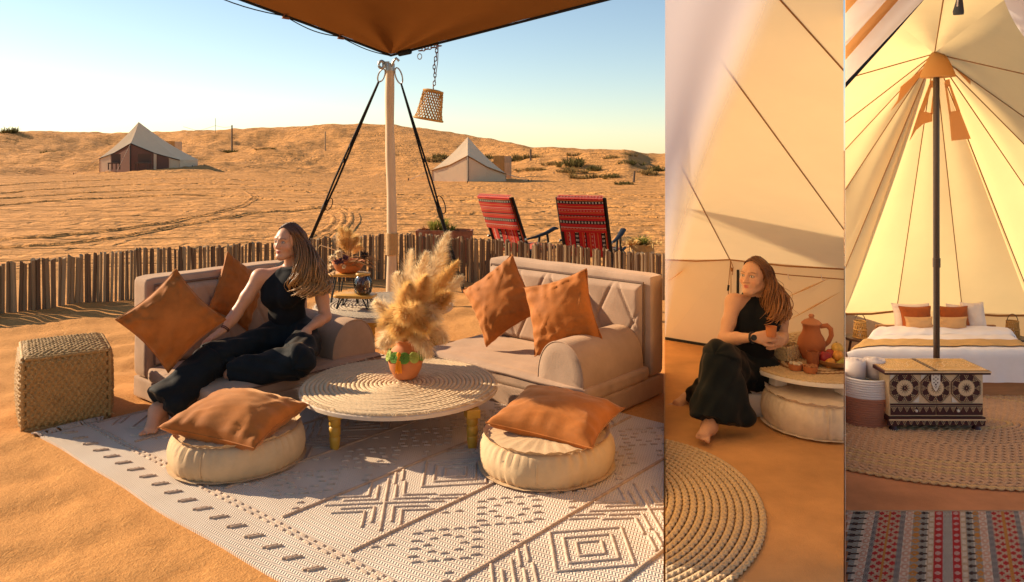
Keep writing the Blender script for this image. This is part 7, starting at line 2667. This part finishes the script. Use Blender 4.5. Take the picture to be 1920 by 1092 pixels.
WHITEL = cloth('white_bed_linen', (0.86, 0.80, 0.78), 0.05, 4, 0, 0, 0.9, 0.2, 60, 0.2)
def bed():
    t = thing('double_bed', 'double bed with white cover and a tan throw behind the studded chest', 'bed', (4.1, 7.3, Z3))
    WD = wood('warm_bed_wood', (0.46, 0.20, 0.075), 0.45, 'X', 4)
    yf, yh = 7.28, 8.22
    zt = P(0, 655, yf).z
    xl0, xr0 = KB * yf + 0.02, P(1945, 0, yf).x
    xl1, xr1 = P(1640, 0, yh).x, P(1893, 0, yh).x
    zb1, zb0 = P(0, 712, yf).z, P(0, 744, yf).z
    MB().box(((xl0 + xr0) / 2, yf + 0.03, (zb0 + zb1) / 2), (xr0 - xl0, 0.05, zb1 - zb0)).build('foot_board', WD, t, clip=[KEEP_RIGHT], bevel=0.004, smooth=False)
    MB().box(((xl1 + xr1) / 2, yh + 0.12, Z3 + 0.42), (xr1 - xl1 + 0.36, 0.05, 0.84 - 0.22)).build('headboard', WD, t, bevel=0.004, smooth=False) if False else None
    hz0, hz1 = P(0, 622, 8.40).z, P(0, 611, 8.40).z
    MB().box(((P(1645, 0, 8.40).x + P(1870, 0, 8.40).x) / 2, 8.44, (Z3 + hz1) / 2), (P(1870, 0, 8.40).x - P(1645, 0, 8.40).x, 0.04, hz1 - Z3)).build('headboard', WD, t, bevel=0.004, smooth=False)
    for x in (xl1 + .1, xr1 - .1, xr0 - .1):
        y = yf + .1 if x == xr0 - .1 else yh
        MB().box((x, y, Z3 + (zb0 - Z3) / 2), (0.06, 0.06, zb0 - Z3)).build('leg', WD, t, smooth=False)
    def X(u, s):        # u across, s 0 foot .. 1 head
        a, b = xl0 + (xl1 - xl0) * s, xr0 + (xr1 - xr0) * s
        return a + (b - a) * u
    def cover(u, s, lift=0.0, f0=0.0):
        y = yf + (yh - yf) * s
        e = min(u, 1 - u) * (xr0 - xl0)
        z = zt + lift + 0.016 * noise.noise(V(u * 6, s * 5, 2)) + 0.010 * noise.noise(V(u * 16, s * 7, 5)) - 0.10 * math.exp(-(e / 0.05) ** 2) * (0.3 + .7 * s)
        return V(X(u, s), y, z)
    nu, nv = 60, 40
    def top(u, v):
        if v < 0.22:           # front drop of the cover
            q = v / 0.22
            r_ = 0.05
            p = cover(u, 0)
            z = zb1 - 0.02 + (p.z - zb1 + 0.02) * min(1, q * 1.05)
            return V(p.x, yf - 0.03 - 0.012 * math.sin(u * 40 + 3 * math.sin(u * 9)) * (1 - q) * .5 + (0.03 * max(0, q - .8) / .2), z)
        return cover(u, (v - .22) / .78)
    MB().grid(top, nu, nv).build('cover', WHITEL, t, smooth=180, clip=[KEEP_RIGHT])
    def side(u, v):
        p = cover(1.0, u)
        return V(p.x + 0.01, p.y, p.z + (zb0 - p.z) * v)
    MB().grid(side, 20, 6).build('cover_side', WHITEL, t, smooth=180)
    def side2(u, v):
        p = cover(0.0, u)
        return V(p.x - 0.008, p.y, p.z + (zb0 - p.z) * v)
    MB().grid(side2, 20, 6).build('cover_side', WHITEL, t, smooth=180, clip=[KEEP_RIGHT])
    TAN = cloth('tan_throw', (0.60, 0.36, 0.14), 0.1, 3, 140, 0.25)
    s0 = 0.07
    MB().grid(lambda u, v: cover(u, s0 + (0.38 - s0) * v, 0.012), 60, 14).build('throw', TAN, t, smooth=180, clip=[KEEP_RIGHT])
    def fold(u, v):
        p = cover(0.02 + .96 * u, 0.62 + 0.36 * v)
        h = 0.035 * math.sin(math.pi * min(1, v * 1.0 + .0)) ** 0.6
        return p + V(0, -0.015 * math.sin(u * 8), h + 0.008 * noise.noise(V(u * 12, v * 4, 4)))
    MB().grid(fold, 60, 16).build('folded_sheet', WHITEL, t, smooth=180, clip=[KEEP_RIGHT])
    PIL = cloth('cream_pillowcase', (0.78, 0.62, 0.50), 0.06, 4, 0, 0, 0.9, 0.2, 60, 0.2)
    RUSTB = cloth('burnt_orange_linen', (0.36, 0.085, 0.020), 0.12, 6, 0, 0, 0.85, 0.3, 80, 0.3)
    TANP = cloth('apricot_linen', (0.66, 0.36, 0.15), 0.08, 6, 0, 0, 0.9, 0.1, 80, 0.2)
    def pil(name, lab, x0, y0, x1, y1, d, mat, th, seed, grp, fwd=0.30):
        c = P((x0 + x1) / 2, (y0 + y1) / 2, d)
        w, h = (x1 - x0) * d / F * 1.06, (y1 - y0) * d / F * 1.12
        cushion(lab, c, V(0, -1, fwd), V(1, 0, 0), w, h, th, seed, mat, grp, name, pleat=0.35, cat='pillow')
    pil('pillow', 'large cream pillow at the left of the bed against the tent wall', 1676, 572, 1744, 618, 8.28, PIL, 0.16, 41, 'bed pillows')
    pil('pillow', 'large cream pillow at the back right of the bed', 1778, 573, 1826, 618, 8.30, PIL, 0.16, 43, 'bed pillows')
    pil('pillow', 'outermost pale pillow at the right end of the bed', 1806, 570, 1846, 618, 8.24, PIL, 0.15, 42, 'bed pillows')
    pil('pillow', 'rust pillow on the bed left of the tent pole', 1690, 577, 1746, 618, 8.16, RUSTB, 0.13, 44, 'bed pillows')
    pil('pillow', 'rust pillow on the bed right of the tent pole', 1763, 577, 1816, 618, 8.16, RUSTB, 0.13, 45, 'bed pillows')
    pil('pillow', 'small apricot pillow in front of the left rust pillow', 1698, 596, 1748, 619, 8.06, TANP, 0.12, 46, 'bed pillows', 0.15)
    pil('pillow', 'small apricot pillow in front of the right rust pillow', 1756, 596, 1812, 619, 8.06, TANP, 0.12, 47, 'bed pillows', 0.15)
bed()

def bedside(px, lab, lab2, d):
    DKW = wood('dark_walnut', (0.10, 0.045, 0.02), 0.45, 'X', 5)
    c = P(px, 632, d)
    zt = c.z
    base = V(c.x, c.y, Z3)
    t = thing('bedside_table', lab, 'table', base, group='bedside tables')
    MB().lathe([(0.0, zt - Z3 - 0.025), (0.145, zt - Z3 - 0.025), (0.15, zt - Z3 - 0.012), (0.145, zt - Z3), (0.0, zt - Z3)], 36, Matrix.Translation(base)).build('top', DKW, t, clip=[KEEP_RIGHT])
    for k in range(3):
        a = R(-100 + 120 * k)
        MB().tube([base + V(0.08 * math.cos(a), 0.08 * math.sin(a), zt - Z3 - .02), base + V(0.13 * math.cos(a), 0.13 * math.sin(a), 0)], [0.014, 0.010], 8).build('leg', DKW, t, clip=[KEEP_RIGHT])
    lc = V(c.x + 0.0, c.y - 0.02, zt)
    l = thing('rattan_lantern', lab2, 'lantern', lc, group='rattan lanterns')
    M_ = Matrix.Translation(lc)
    RAT = bpy.data.materials['rattan']
    st = MB()
    H = P(0, 602, d).z - zt
    for sg in (1, -1):
        for k in range(16):
            st.tube([M_ @ V((0.066 - .012 * (i / 8)) * math.cos(6.2832 * k / 16 + sg * 0.9 * i / 8), (0.066 - .012 * (i / 8)) * math.sin(6.2832 * k / 16 + sg * .9 * i / 8), H * i / 8) for i in range(9)], 0.0055, 5)
    st.build('weave', RAT, l)
    rm = MB()
    for z, r_ in ((0.004, 0.068), (H, 0.055), (H * .5, .062)):
        rm.ring(lambda s: M_ @ V(r_ * math.cos(6.2832 * s), r_ * math.sin(6.2832 * s), z), 0.008, 24, 6)
    rm.build('rim', RAT, l, kind='stuff')
    MB().lathe([(0.0, 0.0), (0.022, 0.0), (0.022, 0.09), (0.0, 0.09)], 16, M_).build('candle', WHITEL, l)
    hh = P(0, 590, d).z - zt
    MB().tube([M_ @ V(0.06 * math.cos(a), 0, H * .9 + (hh - H * .85) * math.sin(a)) for a in [math.pi * i / 14 for i in range(15)]], 0.0045, 6).build('handle', DKW, l)
bedside(1611, 'dark three legged bedside table left of the bed', 'woven rattan lantern on the bedside table left of the bed', 8.3)
bedside(1896, 'dark three legged bedside table right of the bed', 'woven rattan lantern on the bedside table right of the bed', 8.3)

def chest():
    yf = 6.36
    dep = 0.34
    z = lambda py, d=yf: P(0, py, d).z
    x = lambda px, d=yf: P(px, 0, d).x
    cx = (x(1665) + x(1845)) / 2
    t = thing('studded_chest', 'brass studded dark wooden chest with three octagon medallions in front of the bed', 'chest', (cx, yf, Z3))
    BASE = plain('brass_sheet', (0.68, 0.50, 0.30), 0.5, 0.1, 0.4, 0.12, 60, 0.2)
    DARK = wood('aubergine_wood', (0.050, 0.010, 0.012), 0.45, 'X', 5)
    STUD = plain('brass_stud', (0.80, 0.60, 0.36), 0.4, 0.3)
    GOLD = plain('golden_lid', (0.52, 0.27, 0.07), 0.38, 0.2, 0.5, 0.3, 30, 0.3)
    WHT = plain('tin_plate', (0.72, 0.68, 0.60), 0.45, 0.3)
    zb, zt = z(781), z(699)
    MB().box((cx, yf + dep / 2, (zb + zt) / 2), (x(1843) - x(1667), dep, zt - zb)).build('body', BASE, t, smooth=False, bevel=0.003)
    zl = z(697)
    lid = MB().box((cx, yf + dep / 2 - .005, zl - 0.004), (x(1854) - x(1656), dep + 0.05, 0.030)).build('lid', DARK, t, smooth=False, bevel=0.003)
    ltop = zl + 0.0115
    MB().box((cx, yf + dep / 2 - .005, ltop + 0.0015), (x(1851) - x(1659), dep + 0.035, 0.003)).build('lid_plate', GOLD, lid, smooth=False)
    MB().box((cx, yf - 0.033, zl + 0.004), (x(1854) - x(1656) + .002, 0.006, 0.010)).build('lid_trim', STUD, lid, smooth=False)
    st = []
    def stud(px_, pz_, r_=0.0045, y=None, lst=st):
        lst.append((px_, (yf if y is None else y), pz_, r_))
    sl = MB()
    rr = random.Random(2)
    def lid_dot(u, v, r_=0.005):
        q = V(cx + u * (x(1849) - x(1661)) / 2, yf + dep / 2 - .005 + v * (dep + .02) / 2, ltop + 0.003)
        sl.lathe([(r_, 0.0), (r_ * .7, 0.003), (0.0, 0.004)], 6, Matrix.Translation(q))
    for i in range(61):
        for v in (-.95, .95, -.80):
            lid_dot(-1 + i / 30, v)
    for i in range(12):
        for u in (-.98, .98, -.93, .93):
            lid_dot(u, -.9 + i * .165)
    for ring, n in ((0.10, 10), (0.2, 22), (0.30, 34)):
        for k in range(n):
            a = 6.2832 * k / n
            lid_dot(ring * math.cos(a) * 1.2, ring * 2.1 * math.sin(a))
    for cxx in (-.62, .62):
        for ring, n in ((0.07, 8), (0.15, 16), (.24, 26)):
            for k in range(n):
                a = 6.2832 * k / n
                lid_dot(cxx + ring * math.cos(a), ring * 2.2 * math.sin(a))
    sl.build('lid_stud', STUD, lid, kind='stuff', smooth=False)
    MB().box((cx - .012, yf + dep / 2 - .005, ltop + 0.0040), (0.035, dep + .03, 0.003)).build('lid_band', DARK, lid, smooth=False)
    # three medallions
    for k, pc in enumerate((1695.5, 1753.5, 1811)):
        mc = V(x(pc), yf - 0.003, z(727.5))
        hw = 27.5 * yf / F
        pts = [(hw * math.cos(R(22.5 + 45 * i)) / math.cos(R(22.5)), hw * math.sin(R(22.5 + 45 * i)) / math.cos(R(22.5))) for i in range(8)]
        MM = pose(mc, V(0, -1, 0), V(1, 0, 0))
        o = MB().prism(pts, -0.002, 0.004, MM).build('medallion', DARK, t, smooth=False)
        MB().lathe([(0.0, 0.007), (hw * .52, 0.007), (hw * .54, 0.004)], 28, MM).build('disc', BASE, o)
        sp = MB()
        for i in range(12):
            a = 6.2832 * i / 12
            d, s_ = V(math.cos(a), math.sin(a), 0), V(-math.sin(a), math.cos(a), 0)
            sp.add([MM @ (d * hw * .14 - s_ * hw * .035 + V(0, 0, .0085)), MM @ (d * hw * .14 + s_ * hw * .035 + V(0, 0, .0085)), MM @ (d * hw * .40 + V(0, 0, .0085))], [(0, 1, 2)])
        for i in range(5):
            a = 6.2832 * i / 5
            sp.lathe([(0.0, .010), (hw * .06, .0095), (hw * .07, .007)], 8, MM @ Matrix.Translation((hw * .1 * math.cos(a), hw * .1 * math.sin(a), 0)))
        sp.build('sunburst', DARK, o, smooth=False, kind='stuff')
        dots = MB()
        def dot(u, v, r_=0.0042):
            dots.lathe([(r_, 0.004), (r_ * .7, 0.0075), (0.0, 0.0085)], 6, MM @ Matrix.Translation((u, v, 0)))
        for i in range(8):
            a, b = pts[i], pts[(i + 1) % 8]
            for q in range(8):
                f = q / 8
                dot((a[0] + (b[0] - a[0]) * f) * .94, (a[1] + (b[1] - a[1]) * f) * .94)
            m0 = ((a[0] + b[0]) / 2, (a[1] + b[1]) / 2)
            for row in range(3):
                for q in range(3 - row):
                    f = (q - (2 - row) / 2) * 0.30
                    dot(m0[0] * (.84 - .10 * row) + (b[0] - a[0]) * f * .5, m0[1] * (.84 - .10 * row) + (b[1] - a[1]) * f * .5, .0046)
        for i in range(26):
            a = 6.2832 * i / 26
            dot(hw * .55 * math.cos(a), hw * .55 * math.sin(a), .0046)
        dots.build('stud', STUD, o, smooth=False, kind='stuff')
        # pale corner plates
        for (sx, sy, on) in ((-1, 1, k != 2), (1, -1, k == 0), (-1, -1, k == 2)):
            if on:
                q = hw * 0.42
                MB().prism([(sx * hw * .98, sy * hw * .98), (sx * (hw * .98 - q), sy * hw * .98), (sx * hw * .98, sy * (hw * .98 - q))][::(1 if sx * sy < 0 else -1)], 0.0, 0.003, MM).build('corner_plate', WHT, o, smooth=False)
    # hasp
    hm = pose(V(x(1752.5), yf - 0.012, z(699)), V(0, -1, 0), V(1, 0, 0))
    w = 8.5 * yf / F
    L = 34 * yf / F
    hp = MB().prism([(-w, 0), (-w * .95, -L * .55), (-w * .35, -L * .92), (0, -L), (w * .35, -L * .92), (w * .95, -L * .55), (w, 0)], 0.0, 0.006, hm).build('hasp', WHT, t, smooth=False)
    hb = MB()
    for (u, v, r_) in ((-.5, .12, .004), (.5, .12, .004), (-.45, .32, .006), (.45, .32, .006), (0, .22, .005), (0, .42, .005), (-.4, .52, .006), (.4, .52, .006), (0, .62, .008), (0, .80, .005), (-.2, .72, .004), (.2, .72, .004)):
        hb.lathe([(r_, .0061), (0.0, .0066)], 8, hm @ Matrix.Translation((u * w, -v * L, 0)))
    hb.build('piercing', DARK, hp, smooth=False, kind='stuff')
    # drawers, skirting and feet
    zd1, zd0 = z(762), z(778)
    for (pa, pb, kx) in ((1669, 1754, 1715), (1755, 1842, 1793)):
        o = MB().box(((x(pa) + x(pb)) / 2, yf - 0.004, (zd1 + zd0) / 2), (x(pb) - x(pa) - .004, 0.010, zd1 - zd0)).build('drawer', DARK, t, smooth=False)
        MB().lathe([(0.006, 0.0), (0.006, 0.012), (0.012, 0.018), (0.010, 0.027), (0.0, 0.030)], 14, pose(V(x(kx), yf - 0.008, (zd1 + zd0) / 2 + .006), V(0, -1, 0))).build('knob', WHT, o)
        tb = MB()
        for i in range(7):
            u = x(pa) + (x(pb) - x(pa)) * (i + .5) / 7
            for row in range(4):
                for q in range(4 - row):
                    tb.lathe([(.0040, 0.0), (.003, .003), (0.0, .004)], 6, pose(V(u + (q - (3 - row) / 2) * .0115, yf - 0.009, zd1 - .008 - row * .0105), V(0, -1, 0)))
        tb.build('stud', STUD, o, smooth=False, kind='stuff')
    MB().box((cx, yf - 0.004, z(758.5)), (x(1842) - x(1669), 0.010, 0.014)).build('rail', DARK, t, smooth=False)
    MB().box((cx, yf + dep / 2 - 0.004, z(786)), (x(1845) - x(1664), dep + .03, z(781) - z(790))).build('plinth', DARK, t, smooth=False)
    MB().box((cx, yf - 0.022, z(786)), (x(1845) - x(1664), 0.006, 0.010)).build('plinth_trim', STUD, t, smooth=False)
    sk_ = [(x(1664), z(788)), (x(1845), z(788)), (x(1845), z(797)), (x(1836), z(799)), (x(1822), z(796)), (x(1688), z(796)), (x(1674), z(799)), (x(1664), z(797))]
    MB().prism([(u - cx, v - z(788)) for u, v in sk_][::-1], 0.0, 0.02, pose(V(cx, yf + .003, z(788)), V(0, -1, 0), V(1, 0, 0))).build('skirting', DARK, t, smooth=False)
    tb = MB()
    for i in range(15):
        u = x(1664) + (x(1845) - x(1664)) * (i + .5) / 15
        for row in range(3):
            for q in range(3 - row):
                tb.lathe([(.0042, 0.0), (.003, .003), (0.0, .004)], 6, pose(V(u + (q - (2 - row) / 2) * .013, yf - 0.0175, z(789.5) - row * .0115), V(0, -1, 0)))
    tb.build('skirting_stud', STUD, t, smooth=False, kind='stuff')
    for px_ in (1677, 1833):
        for y in (yf + 0.02, yf + dep - .05):
            o = MB().lathe([(0.030, z(812) - Z3 + 0.01), (0.036, 0.018), (0.030, 0.03), (0.024, 0.045), (0.034, 0.062), (0.036, 0.085)], 18, Matrix.Translation((x(px_), y, Z3 + .006))).build('foot', DARK, t)
            rg = MB()
            for i in range(16):
                a = 6.2832 * i / 16
                rg.lathe([(.003, -.003), (.004, 0), (.003, .003)], 5, Matrix.Translation((x(px_) + .037 * math.cos(a), y + .037 * math.sin(a), Z3 + .022)))
            rg.build('stud', STUD, o, kind='stuff', smooth=False)
chest()

def towel_basket():
    c = V(2.955, 6.62, Z3 + 0.014)
    t = thing('laundry_basket', 'round cotton rope basket, white above and terracotta below, holding rolled towels', 'basket', c)
    M_ = Matrix.Translation(c)
    h = 0.40
    W_ = cloth('white_rope', (0.85, 0.79, 0.77), 0.06, 6, 200, 0.5)
    T_ = cloth('terracotta_rope', (0.52, 0.23, 0.14), 0.08, 6, 200, 0.5)
    def rows(z0, z1, n, mat, nm):
        for k in range(n):
            z = z0 + (z1 - z0) * (k + .5) / n
            mb = MB()
            r_ = 0.195 + 0.012 * math.sin(z / h * 3)
            mb.ring(lambda s: M_ @ V(r_ * math.cos(6.2832 * s), r_ * math.sin(6.2832 * s), z), (z1 - z0) / n * .56, 48, 6)
            mb.build(nm, mat, t, clip=[KEEP_RIGHT], smooth=180)
    rows(0.0, 0.23, 12, T_, 'lower_coil')
    rows(0.23, 0.385, 8, W_, 'upper_coil')
    MB().lathe([(0.0, 0.30), (0.185, 0.30)], 30, M_).build('inside', W_, t, clip=[KEEP_RIGHT])
    MB().tube([M_ @ V(0.19, -0.07, 0.37), M_ @ V(0.235, -0.05, 0.385), M_ @ V(0.245, 0.0, 0.39), M_ @ V(0.235, 0.05, 0.385), M_ @ V(0.19, 0.07, 0.37)], 0.018, 8).build('handle', W_, t)
    TW = cloth('pinkish_towel', (0.86, 0.74, 0.70), 0.07, 10, 160, 0.5)
    for k, (dx, dy, r_, lab) in enumerate(((-0.09, -0.02, 0.085, 'rolled pale towel at the left in the rope basket'), (0.085, 0.0, 0.082, 'rolled pale towel at the right in the rope basket'))):
        p = c + V(dx, dy, 0.36)
        o = thing('rolled_towel', lab, 'towel', p, group='rolled towels in the basket')
        mb = MB()
        for i in range(3):
            r2 = r_ - 0.026 * i
            mb.lathe([(r2 - .012, 0.145 + .006 * i), (r2, 0.152 + .006 * i), (r2 + .003, 0.14), (r2 + .004, 0.0)], 26, Matrix.Translation(p), lambda a, rr_, z: rr_ * (1 + .03 * math.sin(a * 3 + k)))
        mb.lathe([(0.0, 0.168), (0.024, 0.160), (0.03, 0.1)], 14, Matrix.Translation(p))
        mb.build('roll', TW, o, smooth=180, clip=[KEEP_RIGHT])
towel_basket()
